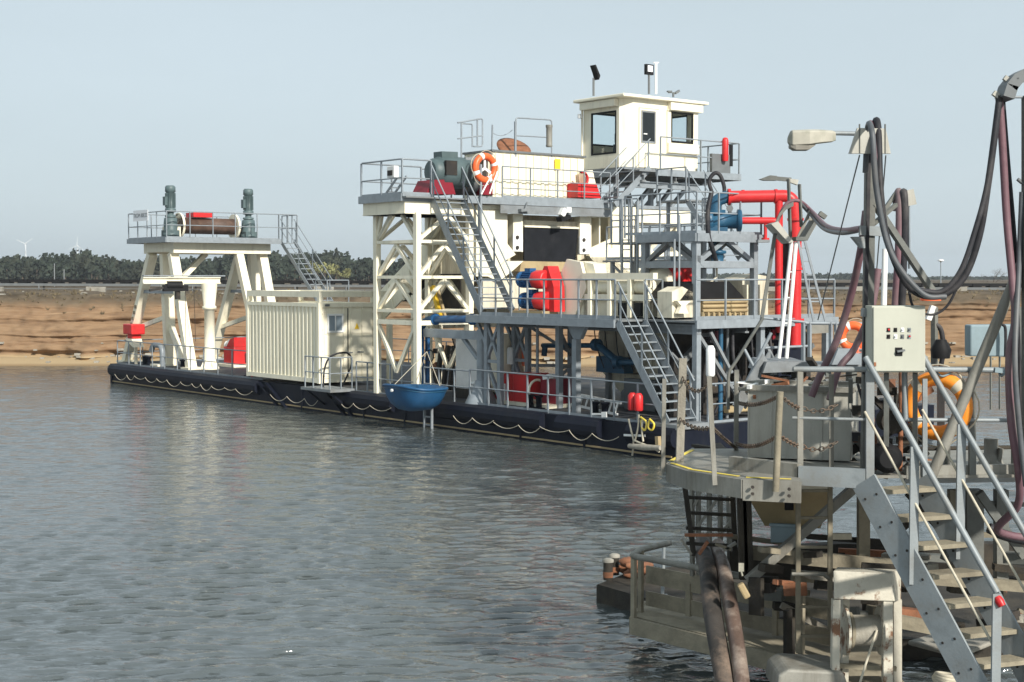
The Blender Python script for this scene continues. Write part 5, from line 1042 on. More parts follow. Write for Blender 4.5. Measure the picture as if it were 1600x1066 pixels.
# pump with elbow, on the tower
pm = thing('slurry_pump', 'petrol blue slurry pump with a curved outlet elbow on the pump tower', 'pump', D(-.3, 3.6, PT + .06))
YP = W(1125, 360, 43.6).y
def P43(x, y): return W(x, y, 43.4)
B().tube(fillet([P43(1117, 358), P43(1117, 314), P43(1137, 307)], .45, 6), .19, 14).out('elbow', 'pblue', pm)
for x, y in ((1117, 331), ): B().lathe([(.32, -.05), (.32, .05)], P43(x, y), ZZ, 16).out('flange', 'pblue', pm)
B().lathe([(.34, 0), (.34, .1), (.24, .12), (.24, .85), (.34, .87), (.34, .97)], P43(1107, 345), V((1, .0, 0)), 16).out('volute', 'pblue', pm)
B().lathe([(.2, 0), (.2, .3)], P43(1133, 344), V((1, 0, 0)), 14).out('suction', 'pblue', pm); B().box((-.25, -.25, -.42), (.35, .25, -.2), lambda x, y, z: P43(1117, 345) + V((x, y, z))).out('foot', 'pblue', pm)
B().tube([P43(1140, 336), P43(1140, 326)], .05).lathe([(.1, 0), (.1, .06)], P43(1140, 326), V((0, -1, 0)), 10).out('gauge', 'grey', pm)
B().lathe([(.3, 0), (.3, .06), (.2, .08), (.2, .4), (.28, .42), (.28, .5), (.15, .52), (.15, .75)], P43(1120, 418), ZZ, 14).out('valve', 'pblue', pm); B().tube([P43(1120, 400), P43(1117, 360)], .17, 12).out('down_pipe', 'pblue', pm)
B().tube([P43(1120, 418), P43(1120, 432), P43(1112, 440), P43(1104, 446)], .035, 6).out('drain_pipe', 'cream', pm)
# red pipework
rp = thing('red_delivery_pipe', 'thick bright red delivery pipe running level then down beside the pump tower', 'pipe', W(1240, 540, 43.2))
B().tube(fillet([P43(1137, 308), P43(1240, 306), P43(1243, 345), P43(1242, 540)], .55, 8), .185, 16).out('main_pipe', 'red', rp)
B().tube([P43(1217, 312), P43(1217, 520)], .12, 12).out('branch_pipe', 'red', rp); B().tube(fillet([P43(1150, 345), P43(1211, 345), P43(1217, 352)], .2), .105, 12).out('branch_pipe', 'red', rp); B().tube([P43(1196, 346), P43(1196, 374)], .05, 8).out('branch_pipe', 'red', rp)
for x, y, a, r in ((1139, 308, V((1, 0, 0)), .25), (1212, 307, V((1, 0, 0)), .22), (1243, 343, ZZ, .25), (1153, 345, V((1, 0, 0)), .16), (1196, 374, ZZ, .12), (1242, 420, ZZ, .23), (1242, 500, ZZ, .28)): B().lathe([(r, -.04), (r, .04)], P43(x, y), a, 16).out('flange', 'red', rp)
B().tube([P43(1161, 303), P43(1161, 297)], .05, 8).out('stub', 'red', rp)
tag(B().tube([P43(1229, 375) + V((0, .35, 0)), P43(1226, 520) + V((0, .35, 0))], .15, 12).out('black_riser_hose', 'hoseb'), 'thick black riser hose hanging between the two red pipes', 'hose')
tag(B().bar(W(1183, 377, 43.0), W(1201, 377, 43.0), .4, .08).out('pipe_shelf', 'galvd'), 'small galvanised shelf under the short red branch pipe', 'shelf')
tag(B().tube(spline([P43(1112, 300), P43(1108, 283), P43(1116, 271), P43(1125, 274), P43(1131, 290), P43(1132, 302)]), .06, 8).tube(spline([W(1112, 299, 42.6), W(1106, 330, 42.4), W(1107, 365, 42.4), W(1114, 392, 42.6), W(1121, 415, 43.2)]), .07, 8).out('black_bypass_hose', 'hoseb'), 'black hose arching from the wheelhouse platform down to the pump valve', 'hose')
# drum screen behind the end railing
ds = thing('drum_screen', 'black hooded screen with ribbed tan front behind the end railing', 'screen', D(-.3, 3.2, MZ + .05))
B().prism([PU(1062, 470, .0), PU(1165, 468, .0), PU(1140, 440, .0), PU(1085, 440, .0)], -UU * 1.4).out('hood', 'black', ds)
B().prism([PU(1094, 495, .1), PU(1168, 493, .1), PU(1168, 467, .1), PU(1094, 468, .1)], -UU * .8).out('body', 'tan', ds)
for k in range(3): B().tube([PU(1096, 472 + k * 7, .12), PU(1167, 471 + k * 7, .12)], .055, 8).out('rib', 'tan', ds)
for k in range(9): B().bar(PU(1098 + k * 8.3, 488, .2), PU(1098 + k * 8.3, 494, .2), .06).out('nozzle', 'tan', ds)
B().prism([PU(1050, 497, .0), PU(1085, 496, .0), PU(1085, 458, .0), PU(1066, 448, .0), PU(1050, 456, .0)], -UU * .6).out('feed_box', 'creamd', ds); B().prism([PU(1060, 490, .2), PU(1076, 490, .2), PU(1071, 478, .2), PU(1080, 470, .2), PU(1058, 470, .2), PU(1065, 478, .2)], -UU * .15).out('outlet_cone', 'cream', ds)
for x in (1168, 1178): B().bar(PU(x, 495, -.2), PU(x, 445, -.2), .22, .3).out('side_post', 'creamd', ds)
B().prism([PU(1160, 496, -.9), PU(1200, 494, -.9), PU(1200, 432, -.9), PU(1178, 428, -.9), PU(1160, 436, -.9)], -UU * .8).out('end_box', 'creamd', ds)
# ================================================================ foreground: service platform, mast, hoses, stair, barge
FZ = 2.95
def q3(x, y, Y): return W(x, y, Y)
sp = thing('service_platform', 'weathered grey steel service platform with yellow edged corner plate and railings', 'platform', PZ(1300, 740, 0))
def slab(name, pxs, z, th, m, par): return B().prism([PZ(x, y, z) for x, y in pxs][::-1], V((0, 0, -th))).out(name, m, par)
slab('corner_plate', [(1044, 724), (1084, 701), (1190, 701), (1250, 708), (1250, 752), (1160, 748), (1075, 735)], FZ, .03, 'fg', sp)
slab('deck_plate', [(1251, 708), (1700, 700), (1700, 741), (1251, 744)], FZ, .03, 'fg', sp)
def edge(a, b, h, m='fg', th=.03, dz=0, name='edge_plate', par=None):
    p, q = PZ(*a, FZ), PZ(*b, FZ); return B().bar(p + ZZ * (dz - h / 2), q + ZZ * (dz - h / 2), th, h).out(name, m, par or sp)
edge((1043, 725), (1075, 736), .20); edge((1075, 736), (1160, 749), .20); edge((1161, 749), (1252, 753), .22); edge((1043, 724), (1083, 700), .18)
for a, b in (((1050, 723.5), (1078, 732.5)), ((1080, 733.5), (1154, 744)), ((1166, 745.5), (1236, 748.5)), ((1048, 720), (1082, 703))):
    p, q = PZ(*a, FZ + .006), PZ(*b, FZ + .006); B().bar(p, q, .05, .004).out('yellow_edge_line', 'yellow', sp)
B().bar(PZ(1143, 723, FZ + .07), PZ(1250, 735, FZ + .07), .1, .14).out('kerb_beam', 'fg', sp)
B().bar(PZ(1248, 743, FZ + .02), PZ(1352, 748, FZ + .02), .06, .2).out('kerb_beam', 'fgb', sp); B().bar(PZ(1415, 738, FZ + .03), PZ(1690, 734, FZ + .03), .06, .14).out('kerb_beam', 'fg', sp)
B().bar(PZ(1412, 744, FZ - .12), PZ(1690, 740, FZ - .12), .08, .16).out('edge_beam', 'fgb', sp)
for x in (1175, 1232):                                        # bolts in the edge plate
    for dz in (-.07, -.14): B().lathe([(.018, 0), (.018, .02)], PZ(x, 753 if x > 1200 else 750, FZ) + ZZ * dz + V((0, -.03, 0)), V((0, -1, 0)), 6).out('bolt', 'dark', sp)
for p, q in ((PZ(1085, 705, FZ - .1), PZ(1250, 730, FZ - .1)), (PZ(1120, 703, FZ - .1), PZ(1160, 745, FZ - .1)), (PZ(1260, 712, FZ - .12), PZ(1690, 706, FZ - .12)), (PZ(1330, 708, FZ - .12), PZ(1335, 742, FZ - .12)), (PZ(1470, 708, FZ - .12), PZ(1480, 740, FZ - .12))): B().ibeam(p, q, .1, .18).out('floor_beam', 'fgd', sp)
# railings
def frail(name, pts, r, m='fgb', par=None): return B().tube(fillet([W(*p) for p in pts], .06), r, 10).out(name, m, par or sp)
Y0 = PZ(1300, 742, FZ).y
frail('handrail', [(1240, 577, Y0), (1366, 577.5, Y0 - .1)], .031); frail('mid_rail', [(1238, 653, Y0), (1358, 656, Y0 - .1)], .018)
frail('handrail', [(1415, 657, Y0 - .05), (1413, 577, Y0 - .05), (1586, 578.5, Y0)], .031); frail('mid_rail', [(1415, 656, Y0 - .05), (1578, 657, Y0)], .022)
def fpost(x, y0, y1, Y, w=.07, d=.03, m='fgb', dx=0): return B().bar(W(x, y0, Y), W(x + dx, y1, Y), w, d, V((0, 1, 0))).out('post', m, sp)
fpost(1250, 578, 742, Y0, .06, .05, 'fg'); fpost(1299, 585, 742, Y0 + .3, .05, .03, 'fg'); fpost(1305, 600, 742, Y0 + 1.2, .05, .03, 'fg')
fpost(1359, 579, 784, Y0 - .12, .085, .05); fpost(1470, 580, 740, Y0 + .3, .075, .03); fpost(1519, 580, 742, Y0, .07, .05, 'mast'); fpost(1445, 592, 745, Y0 - .05, .05, .03)
fpost(1480, 690, 742, Y0 + .8, .06, .04, 'mast'); fpost(1592, 480, 735, Y0 + .4, .14, .1, 'mast')
B().bar(W(1415, 742, Y0 + .1), W(1446, 705, Y0 + .2), .1, .06).out('gusset', 'fg', sp)
# chain posts round the corner plate
cpst = sp
YP = {}
def cpost(x0, y0, x1, y1, Y, w, d, m): B().bar(W(x0, y0, Y), W(x1, y1, Y), w, d, V((0, 1, 0))).out('post', m, cpst)
yA, yB, yC, yD = PZ(1044, 724, FZ).y, PZ(1075, 715, FZ).y, PZ(1112, 742, FZ).y, PZ(1150, 704, FZ).y
cpost(1038, 592, 1036, 738, yA - .04, .045, .03, 'fg'); cpost(1067, 560, 1061, 752, yA + .02, .085, .07, 'wood'); cpost(1108, 588, 1117, 758, yC - .06, .05, .03, 'fg'); cpost(1151, 578, 1150, 716, yD, .055, .03, 'fg')
yE = PZ(1213, 752, FZ).y
B().tube([W(1219, 612, yE - .05), W(1217, 650, yE - .05), W(1212, 768, yE - .05)], .036, 10).out('post', 'fgs', cpst)
lk = B().torus((0, 0, 0), (0, 1, 0), .022, .0065, 10, 5); 
me0 = None
def chain(par, a, b, sag, nlk):
    global me0
    a, b = V(a), V(b); nlk = max(6, int((b - a).length / .055))
    for k in range(nlk):
        t = (k + .5) / nlk; p = lerp(a, b, t) - ZZ * 4 * sag * t * (1 - t); t2 = t + .01; d = (lerp(a, b, t2) - ZZ * 4 * sag * t2 * (1 - t2) - p).normalized()
        L_ = (b - a).length / nlk * 1.25
        if me0 is None:
            o = B().torus((0, 0, 0), (0, 1, 0), .5, .14, 12, 6).out('link', 'chain', None); me0 = o.data; bpy.data.objects.remove(o)
            me0.transform(Matrix.Translation((0, 0, -(max(v.co.z for v in me0.vertices) + min(v.co.z for v in me0.vertices)) / 2)))
        o = bpy.data.objects.new('link', me0); col.objects.link(o); o.parent = par
        qn = d.to_track_quat('X', 'Z') @ Matrix.Rotation(math.pi / 2 * (k % 2), 3, 'X').to_quaternion()
        o.matrix_local = Matrix.Translation(p - ORI[par.name]) @ qn.to_matrix().to_4x4() @ Matrix.Diagonal((L_, L_ * .62, L_ * .62, 1))
chs = [thing('chain', l, 'chain', PZ(1150, 740, FZ)) for l in ('rusty chain slung between the timber post and the flat post of the yellow edged corner', 'rusty chain slung low from the flat post to the bin corner', 'rusty chain hanging low across the front of the grey bin', 'rusty chain hanging high across the front of the grey bin')]
chain(chs[0], W(1062, 655, yA), W(1112, 668, yC), .05, 8); chain(chs[0], W(1066, 590, yA), W(1108, 598, yC), .12, 9)
chain(chs[1], W(1113, 668, yC), W(1150, 700, yD), .01, 7)
chain(chs[2], W(1150, 693, yD - .3), W(1216, 680, yE - .05), .07, 9); chain(chs[2], W(1217, 680, yE - .05), W(1248, 697, Y0), .01, 5); chain(chs[2], W(1252, 697, Y0), W(1308, 690, Y0 + .2), .06, 9)
chain(chs[3], W(1155, 630, yD - .3), W(1218, 618, yE - .05), .05, 9); chain(chs[3], W(1220, 618, yE - .05), W(1250, 638, Y0), .02, 5); chain(chs[3], W(1254, 638, Y0), W(1308, 632, Y0 + .2), .05, 8)
# grey bin
bi = thing('steel_bin', 'open grey sheet steel bin with ribs and rusty scrap on top', 'bin', PZ(1240, 720, FZ))
b0 = PZ(1168, 717, FZ); 
BX = V((.945, -.327, 0)); BY = V((.327, .945, 0))
def BF(x, y, z): return b0 + BX * x * .82 + BY * y + ZZ * z
B().box((0, 0, .02), (1.42, .04, .82), BF).box((0, .86, .02), (1.42, .9, .82), BF).box((0, .04, .02), (.04, .86, .82), BF).box((1.38, .04, .02), (1.42, .86, .82), BF).box((.04, .04, .02), (1.38, .86, .06), BF).out('shell', 'fgbin', bi)
for a in (.0, .32, 1.02, 1.40): B().box((a, -.012, .02), (a + .02, -.002, .8), BF).out('rib', 'fgbin', bi)
B().box((-.05, -.05, .8), (1.47, .03, .86), BF).out('rim', 'fg', bi); B().box((-.05, .87, .8), (1.47, .95, .86), BF).out('rim', 'fg', bi); B().box((-.05, .03, .8), (.03, .87, .86), BF).out('rim', 'fg', bi); B().box((1.39, .03, .8), (1.47, .87, .86), BF).out('rim', 'fg', bi)
B().box((.04, .04, .62), (1.38, .86, .7), BF).out('fill', 'fgs', bi)
random.seed(31)
sc = thing('scrap_pile', 'heap of rusty bars and pale rags lying in the grey bin', 'scrap', BF(.7, .4, .7))
for k in range(22):
    p = BF(random.uniform(.1, 1.2), random.uniform(.1, .8), random.uniform(.7, .9)); a = random.uniform(0, 6.28); l = random.uniform(.15, .5)
    B().bar(p, p + V((math.cos(a) * l, math.sin(a) * l, random.uniform(-.08, .1))), random.uniform(.02, .07), random.uniform(.01, .05)).out('scrap_piece', ('rust', 'fgd', 'fg', 'tarp', 'rust')[k % 5], sc)

# ---- mast with lamp and hose saddle
ms = thing('mast', 'tall dark weathered mast with a hose saddle at its head on the service platform', 'mast', W(1352, 740, 15.3))
YM = 15.3
B().bar(W(1353, 740, YM), W(1360, 215, YM), .10, .10, V((0, 1, 0))).out('pole', 'mast', ms); B().bar(W(1350, 585, YM - .06), W(1358, 240, YM - .06), .035, .04, V((0, 1, 0))).out('conduit', 'hoseb', ms)
B().prism([W(x, y, YM - .2) for x, y in ((1327, 240), (1340, 200), (1384, 201), (1392, 240))], V((0, .05, 0))).out('saddle_plate', 'fgbin', ms); B().prism([W(x, y, YM + .2) for x, y in ((1328, 238), (1340, 200), (1384, 201), (1391, 238))], V((0, .05, 0))).out('saddle_plate', 'fgbin', ms)
for x in (1343, 1383): B().bar(W(x, 240, YM - .2), W(x, 194, YM - .2), .012).out('pin', 'mast', ms)
B().bar(W(1343, 360, YM - .05), W(1380, 362, YM - .05), .06, .1).out('clamp', 'fgb', ms); B().prism([W(x, y, YM - .1) for x, y in ((1332, 370), (1352, 370), (1352, 388), (1347, 388))], V((0, .12, 0))).out('bracket', 'fgb', ms)
B().bar(W(1347, 488, YM - .08), W(1364, 489, YM - .08), .12, .09).out('clamp', 'fgb', ms)
B().bar(W(1366, 318, YM - .02), W(1457, 455, YM + .2), .07, .06).out('brace', 'mast', ms); B().bar(W(1365, 350, YM), W(1400, 320, YM + .3), .04).out('brace', 'mast', ms)
sl = thing('street_lamp', 'dirty pale street lamp head on a short arm at the mast top', 'street lamp', W(1270, 235, YM))
B().tube([W(1342, 209, YM), W(1296, 208, YM)], .024, 8).out('arm', 'fgb', sl)
def lampsec(x, ytop, ybot, w_):
    a, c = W(x, ytop, YM), W(x, ybot, YM); return [a + V((0, -w_, -.01)), a + V((0, -w_ * .5, .012)), a + V((0, w_ * .5, .012)), a + V((0, w_, -.01)), c + V((0, w_, 0)), c + V((0, -w_, 0))]
secs = [lampsec(1231, 216, 223, .03), lampsec(1236, 206, 228, .09), lampsec(1262, 205, 227, .11), lampsec(1280, 205, 224, .09), lampsec(1300, 206, 222, .05), lampsec(1305, 208, 220, .03)]
b = B(); k = 6; b.add([p for s in secs for p in s], [[i * k + j, i * k + (j + 1) % k, (i + 1) * k + (j + 1) % k, (i + 1) * k + j] for i in range(5) for j in range(k)]); b.poly(secs[0]); b.poly(secs[-1][::-1]); b.out('housing', 'lamp', sl, bevel=.008)
secs = [lampsec(1234, 226, 231, .07), lampsec(1241, 226, 235, .09), lampsec(1262, 226, 235, .09), lampsec(1272, 225, 228, .07)]
b = B(); b.add([p for s in secs for p in s], [[i * k + j, i * k + (j + 1) % k, (i + 1) * k + (j + 1) % k, (i + 1) * k + j] for i in range(3) for j in range(k)]); b.poly(secs[0]); b.poly(secs[-1][::-1]); b.out('diffuser', 'concrete', sl)
for a, c, l in (((1343, 243), (1278, 500), 'thin guy wire running from the mast head down to the left'), ((1384, 243), (1366, 470), 'thin guy wire running steeply down behind the mast')):
    tag(B().tube([W(*a, YM), W(*c, YM + 3)], .008, 5).out('guy_wire', 'grey'), l, 'wire')
# second smaller mast behind
YN = 19.0
m2 = thing('hose_post', 'shorter dark post with a bracket carrying purple hoses behind the mast', 'post', W(1407, 480, YN))
B().bar(W(1406, 580, YN), W(1408, 298, YN), .1, .1, V((0, 1, 0))).out('pole', 'mast', m2); B().bar(W(1415, 298, YN), W(1420, 322, YN), .05, .2).out('cap', 'fgbin', m2); B().bar(W(1382, 328, YN), W(1400, 302, YN), .08, .05).out('bracket', 'mast', m2)
B().bar(W(1420, 322, YN), W(1421, 420, YN), .025).out('strut', 'galv', m2)
tag(B().tube([W(1383, 389, 17), W(1379, 560, 17)], .035, 8).out('white_post', 'white'), 'slim white pipe standing behind the control cabinet', 'pipe')
# ---- hoses
hs_ = []
def hose(label, pts, r, m, n=8): return tag(B().tube(spline([W(*p) for p in pts], 8), r, n).out('hose', m), label, 'hose')
Yh = YM - .28
hose('faded purple hose hanging from the mast saddle in a deep loop', [(1357, 300, YM), (1358, 205, YM), (1362, 197, YM - .1), (1366, 240, Yh), (1377, 330, Yh), (1397, 405, Yh), (1430, 450, Yh), (1462, 458, Yh)], .032, 'hosep')
hose('thick black hose looping from the mast up to the tall curved hose saddle', [(1368, 260, YM), (1366, 200, YM), (1372, 197, YM - .15), (1376, 300, Yh - .1), (1388, 380, Yh - .1), (1420, 448, Yh - .1), (1465, 463, Yh - .1), (1505, 435, Yh - .1), (1530, 370, Yh - .1), (1545, 280, Yh - .1), (1557, 190, Yh), (1562, 150, Yh)], .036, 'hoseb')
hose('black hose running beside the thick one up to the curved saddle', [(1430, 452, Yh - .2), (1470, 456, Yh - .2), (1500, 425, Yh - .2), (1522, 365, Yh - .2), (1543, 285, Yh - .15), (1561, 160, Yh - .1)], .028, 'hoseb')
hose('grey hose hanging in the outermost loop below the mast', [(1352, 270, YM - .1), (1356, 198, YM - .2), (1363, 210, Yh - .2), (1370, 300, Yh - .2), (1392, 395, Yh - .2), (1440, 458, Yh - .22), (1478, 464, Yh - .2)], .03, 'hoseg')
hose('purple hose dropping from the curved saddle down past the blue-grey panel', [(1561, 150, Yh + .1), (1566, 220, Yh + .1), (1573, 340, Yh + .1), (1582, 440, Yh), (1586, 500, Yh - .1), (1577, 560, Yh - .2), (1580, 660, Yh - .2), (1592, 740, Yh - .2), (1590, 790, Yh), (1560, 830, Yh + .4), (1640, 845, Yh + .6)], .042, 'hosep')
hose('black hose dropping from the curved saddle behind the purple one', [(1565, 150, Yh + .2), (1573, 250, Yh + .2), (1584, 380, Yh + .2), (1587, 470, Yh + .2), (1592, 600, Yh + .2), (1598, 740, Yh + .2)], .036, 'hoseb')
hose('grey hose dropping beside the tall post at the platform end', [(1597, 300, Yh), (1592, 420, Yh), (1586, 560, Yh - .3), (1592, 660, Yh - .3), (1603, 760, Yh - .3)], .03, 'hoseg')
hose('faded purple hose leaning from the mast down to the bin', [(1353, 330, YM + .2), (1345, 390, YM + .2), (1330, 460, YM + .5), (1308, 530, YM + .7), (1282, 585, YM + .8), (1268, 620, YM + .8)], .042, 'hosep')
hose('pale purple hose leaning from behind the mast to the bin', [(1372, 420, YM + 1), (1362, 480, YM + 1), (1335, 545, YM + 1), (1312, 575, YM + .9), (1296, 625, YM + .8)], .04, 'hosep')
hose('purple hose hanging straight down the shorter hose post', [(1400, 330, YN), (1404, 300, YN), (1406, 320, YN - .1), (1404, 400, YN - .1), (1399, 480, YN), (1396, 540, YN)], .055, 'hosep')
hose('dark hose hanging down the shorter hose post', [(1409, 340, YN), (1412, 300, YN - .1), (1414, 340, YN - .15), (1411, 430, YN - .1), (1408, 500, YN)], .05, 'hoseb')
hose('thin black cable drooping below the big hose loop', [(1420, 455, Yh), (1428, 480, Yh), (1455, 492, Yh), (1480, 478, Yh), (1500, 440, Yh)], .014, 'hoseb', 6)
hose('black hose bundle bent across the platform end behind the stair rails', [(1545, 825, YM + .6), (1575, 838, YM + .6), (1640, 850, YM + .7)], .06, 'hoseb')
# curved saddle at the top right
cs = thing('hose_saddle', 'dark curved steel hose saddle on a tall support at the platform end', 'hose saddle', W(1600, 735, Yh))
arc = [(1561, 152), (1567, 133), (1578, 119), (1592, 111), (1610, 107), (1630, 112), (1645, 126), (1652, 150)]
b = B()
for (x0, y0), (x1, y1) in zip(arc[:-1], arc[1:]): p, q = W(x0, y0, Yh), W(x1, y1, Yh); d = (q - p); nrm = V((d.z, 0, -d.x)).normalized() * .12; b.hexa([p - V((0, .14, 0)), q - V((0, .14, 0)), q + V((0, .14, 0)), p + V((0, .14, 0)), p + nrm - V((0, .14, 0)), q + nrm - V((0, .14, 0)), q + nrm + V((0, .14, 0)), p + nrm + V((0, .14, 0))])
b.out('trough', 'grey', cs)
for x, y in ((1552, 145), (1569, 121)): B().bar(W(x, y, Yh), W(x + 8, y + 6, Yh), .05, .05).out('clip', 'fgbin', cs)
B().tube([W(1572, 152, Yh), W(1640, 152, Yh)], .014, 6).out('tie_rod', 'galv', cs); B().bar(W(1606, 150, Yh), W(1606, 740, Yh), .1, .1, V((0, 1, 0))).out('support_post', 'mast', cs)
tag(B().tube([W(1608, 385, Y0 - .15), W(1452, 752, Y0 - .05)], .058, 12).out('diagonal_brace', 'fg'), 'thick weathered pipe brace slanting across the orange life ring', 'brace')
tag(B().tube(fillet([W(1640, 287, Yh), W(1598, 287, Yh), W(1590, 280, Yh)], .1), .02, 8).out('hook_rod', 'grey'), 'bent grey hook rod sticking out beside the tall post', 'rod')
# ---- control cabinet
cc = thing('control_cabinet', 'pale control cabinet with two rows of push buttons and a black rotary switch', 'control cabinet', W(1405, 582, 15.0))
YCab = 14.95
def CB(x, y, d): return W(x, y, YCab) + V((0, d, 0))
def cbox(name, x0, y0, x1, y1, d0, d1, m, par, bev=0): return B().hexa([CB(x0, y1, d0), CB(x1, y1, d0), CB(x1, y1, d1), CB(x0, y1, d1), CB(x0, y0, d0), CB(x1, y0, d0), CB(x1, y0, d1), CB(x0, y0, d1)]).out(name, m, par, bevel=bev)
M['cab'] = mat('cabinet_paint', (0.44, 0.445, 0.375), 0.5, var=0.06, scale=2, dirt=(0.36, 0.35, 0.30), dirt_amt=.2, streak=True, dirt_scale=1.5)
cbox('body', 1362, 478, 1446, 582, 0, .3, 'cab', cc, .008); dr = cbox('door', 1364, 480, 1445, 580, -.02, -.001, 'cab', cc, .006)
for r_ in range(2):
    for c_ in range(4):
        x, y = 1387.5 + 10.8 * c_, 515.5 + 10.5 * r_
        cbox('button_plate', x - 2.6, y - 3.3, x + 2.6, y + 3.3, -.026, -.0205, ('dark', 'dark', 'white', 'fgb')[c_] if r_ == 0 else ('dark', 'white', 'grey', 'fgb')[c_], dr)
        B().lathe([(.011, 0), (.009, .02)], CB(x, y - .6, -.026), V((0, -1, 0)), 8).out('button', ('red', 'black', 'paper', 'grey')[(c_ + r_) % 4], dr)
cbox('switch_plate', 1398, 543, 1409, 556, -.028, -.0205, 'black', dr); B().bar(CB(1400, 549, -.045), CB(1412, 547, -.045), .03, .02).out('switch_handle', 'grey', dr)
cbox('latch', 1364.5, 566, 1368, 572, -.03, -.021, 'rust', dr)
B().bar(W(1385, 583, YCab + .15), W(1385, 740, YCab + .3), .05).out('leg', 'mast', cc); B().bar(W(1430, 583, YCab + .15), W(1430, 740, YCab + .3), .05).out('leg', 'mast', cc)
# poles and clutter behind the cabinet
pk = thing('warning_lamp_post', 'dark post with an orange lamp and white cap behind the control cabinet', 'lamp', W(1460, 580, 17))
B().bar(W(1460, 575, 17), W(1460, 480, 17), .06, .06).out('post', 'mast', pk); B().lathe([(.12, 0), (.12, .08), (.08, .12)], W(1454, 470, 17), n=10).out('lens', 'orange', pk); B().bar(W(1450, 500, 17), W(1458, 478, 17), .08, .06).out('cap', 'white', pk)
B().tube(spline([W(1458, 505, 17), W(1470, 515, 17), W(1474, 545, 17), W(1470, 575, 17)]), .03, 7).out('hose', 'hoseb', pk); B().lathe([(.1, 0), (.12, .1), (.06, .22)], W(1470, 560, 16.8), n=10).out('motor', 'black', pk)
bpn = thing('blue_grey_panel', 'blunt blue-grey sheet metal panel on thin legs behind the rail', 'panel', W(1560, 575, 19))
cb = [W(1516, 557, 19), W(1602, 558, 19), W(1602, 507, 19), W(1516, 508, 19)]; B().prism(cb, V((0, .25, 0))).out('sheet', 'bluegrey', bpn, bevel=.02)
for x in (1548, 1562): B().bar(W(x, 557, 19), W(x, 640, 19), .02).out('leg', 'mast', bpn)
B().tube(spline([W(1566, 507, 18.9), W(1571, 515, 18.9), W(1571, 557, 18.9)]), .02, 6).out('cable', 'hoseb', bpn)
life_ring('faded amber-orange life ring with pale bands tied to the platform railing', W(1465, 634, Y0 + .12), V((-.62, -1, 0)), .295, .08, 'amber', band='rope', a0=.75)
tag(B().tube(fillet([W(1408, 575, Y0 + .3), W(1408, 640, Y0 + .3), W(1406, 742, Y0 + .3)], .05), .028, 8).out('rusty_pipe', 'rust'), 'rusty brown vertical pipe beside the amber life ring', 'pipe')
tag(B().tube(spline([W(1462, 580, Y0 + .05), W(1472, 588, Y0), W(1488, 582, Y0)]), .012, 6).torus(W(1565, 582, Y0), V((1, .3, 0)), .035, .016, 12, 6).bar(W(1553, 578, Y0 - .02), W(1572, 580, Y0 - .02), .08, .05).out('blue_tie', 'bluegrey'), 'blue-grey rag and cable ties wrapped round the handrail', 'rag')
# machinery lump behind the bin and cabinet (seen between posts)
gm = thing('gear_machinery', 'dark greasy gear machinery behind the railing below the control cabinet', 'machinery', PZ(1375, 720, FZ))
random.seed(41)
for k in range(46):
    x, y = random.uniform(1322, 1432), random.uniform(590, 728); Y = Y0 + random.uniform(.3, 1.3); l = random.uniform(8, 40); a = random.choice((0, 0, 1.57, 1.57, .8, -.6))
    B().bar(W(x, y, Y), W(x + l * math.cos(a), y + l * math.sin(a), Y + random.uniform(-.1, .1)), random.uniform(.03, .11)).out('machine_part', ('fgd', 'dark', 'fgd', 'mast', 'rust', 'hoseb', 'fg')[k % 7], gm)
B().lathe([(.12, 0), (.16, .05), (.16, .25), (.1, .3)], W(1378, 712, Y0 + .2), V((0, -1, 0)), 14).out('wheel', 'black', gm); B().lathe([(.1, 0), (.13, .05), (.13, .3)], W(1385, 655, Y0 + .4), V((0, -1, 0)), 14).out('wheel', 'fgd', gm)
for k in range(5): B().tube(spline([W(1340 + k * 5, 600 + k * 8, Y0 + .3), W(1352 + k * 3, 650, Y0 + .2), W(1345 + k * 6, 700, Y0 + .3), W(1352 + k * 4, 735, Y0 + .3)], 5), .015, 6).out('cable', ('hoseb', 'rust', 'fgd')[k % 3], gm)
tag(B().bar(PZ(1555, 727, FZ), PZ(1560, 727, FZ) + ZZ * .2, .22, .04).lathe([(.16, 0), (.1, .12), (.08, .14), (.08, .3)], PZ(1548, 727, FZ), n=8).out('mooring_cleat', 'fg'), 'weathered grey mooring cleat on the platform edge', 'cleat')

# ---- stair down to the lower walkway
fs = thing('service_stair', 'steep galvanised stair with wooden-looking sandy treads down from the service platform', 'stair', PZ(1440, 1060, .6))
sA = PZ(1350, 752, FZ); sd_ = V((.70, -.714, 0)); td_ = V((.94, .34, 0)).normalized(); R_, Hh = 1.60, 2.40
bl_ = sA + sd_ * R_ - ZZ * Hh; tr_ = sA + td_ * .70; br_ = bl_ + td_ * .70
for p, q in ((sA, bl_), (tr_, br_)):
    s_ = B().bar(p, q, .03, .30).out('stringer', 'fgb', fs)
    for k in range(9):
        for o in (-.07, .06):
            c = lerp(p, q, (k + .55) / 9) + ZZ * o * .5 + sd_ * o; B().lathe([(.014, -.02), (.014, .02)], c, sd_.cross(ZZ), 7).out('bolt', 'dark', s_)
n = 9
for k in range(n):
    t = (k + .45) / n; a = lerp(sA, bl_, t); c = a + td_ * .70; f = sd_ * .13
    B().hexa([a - f, a + f, c + f, c - f, a - f + ZZ * .045, a + f + ZZ * .045, c + f + ZZ * .045, c - f + ZZ * .045]).out('tread', 'fgs', fs)
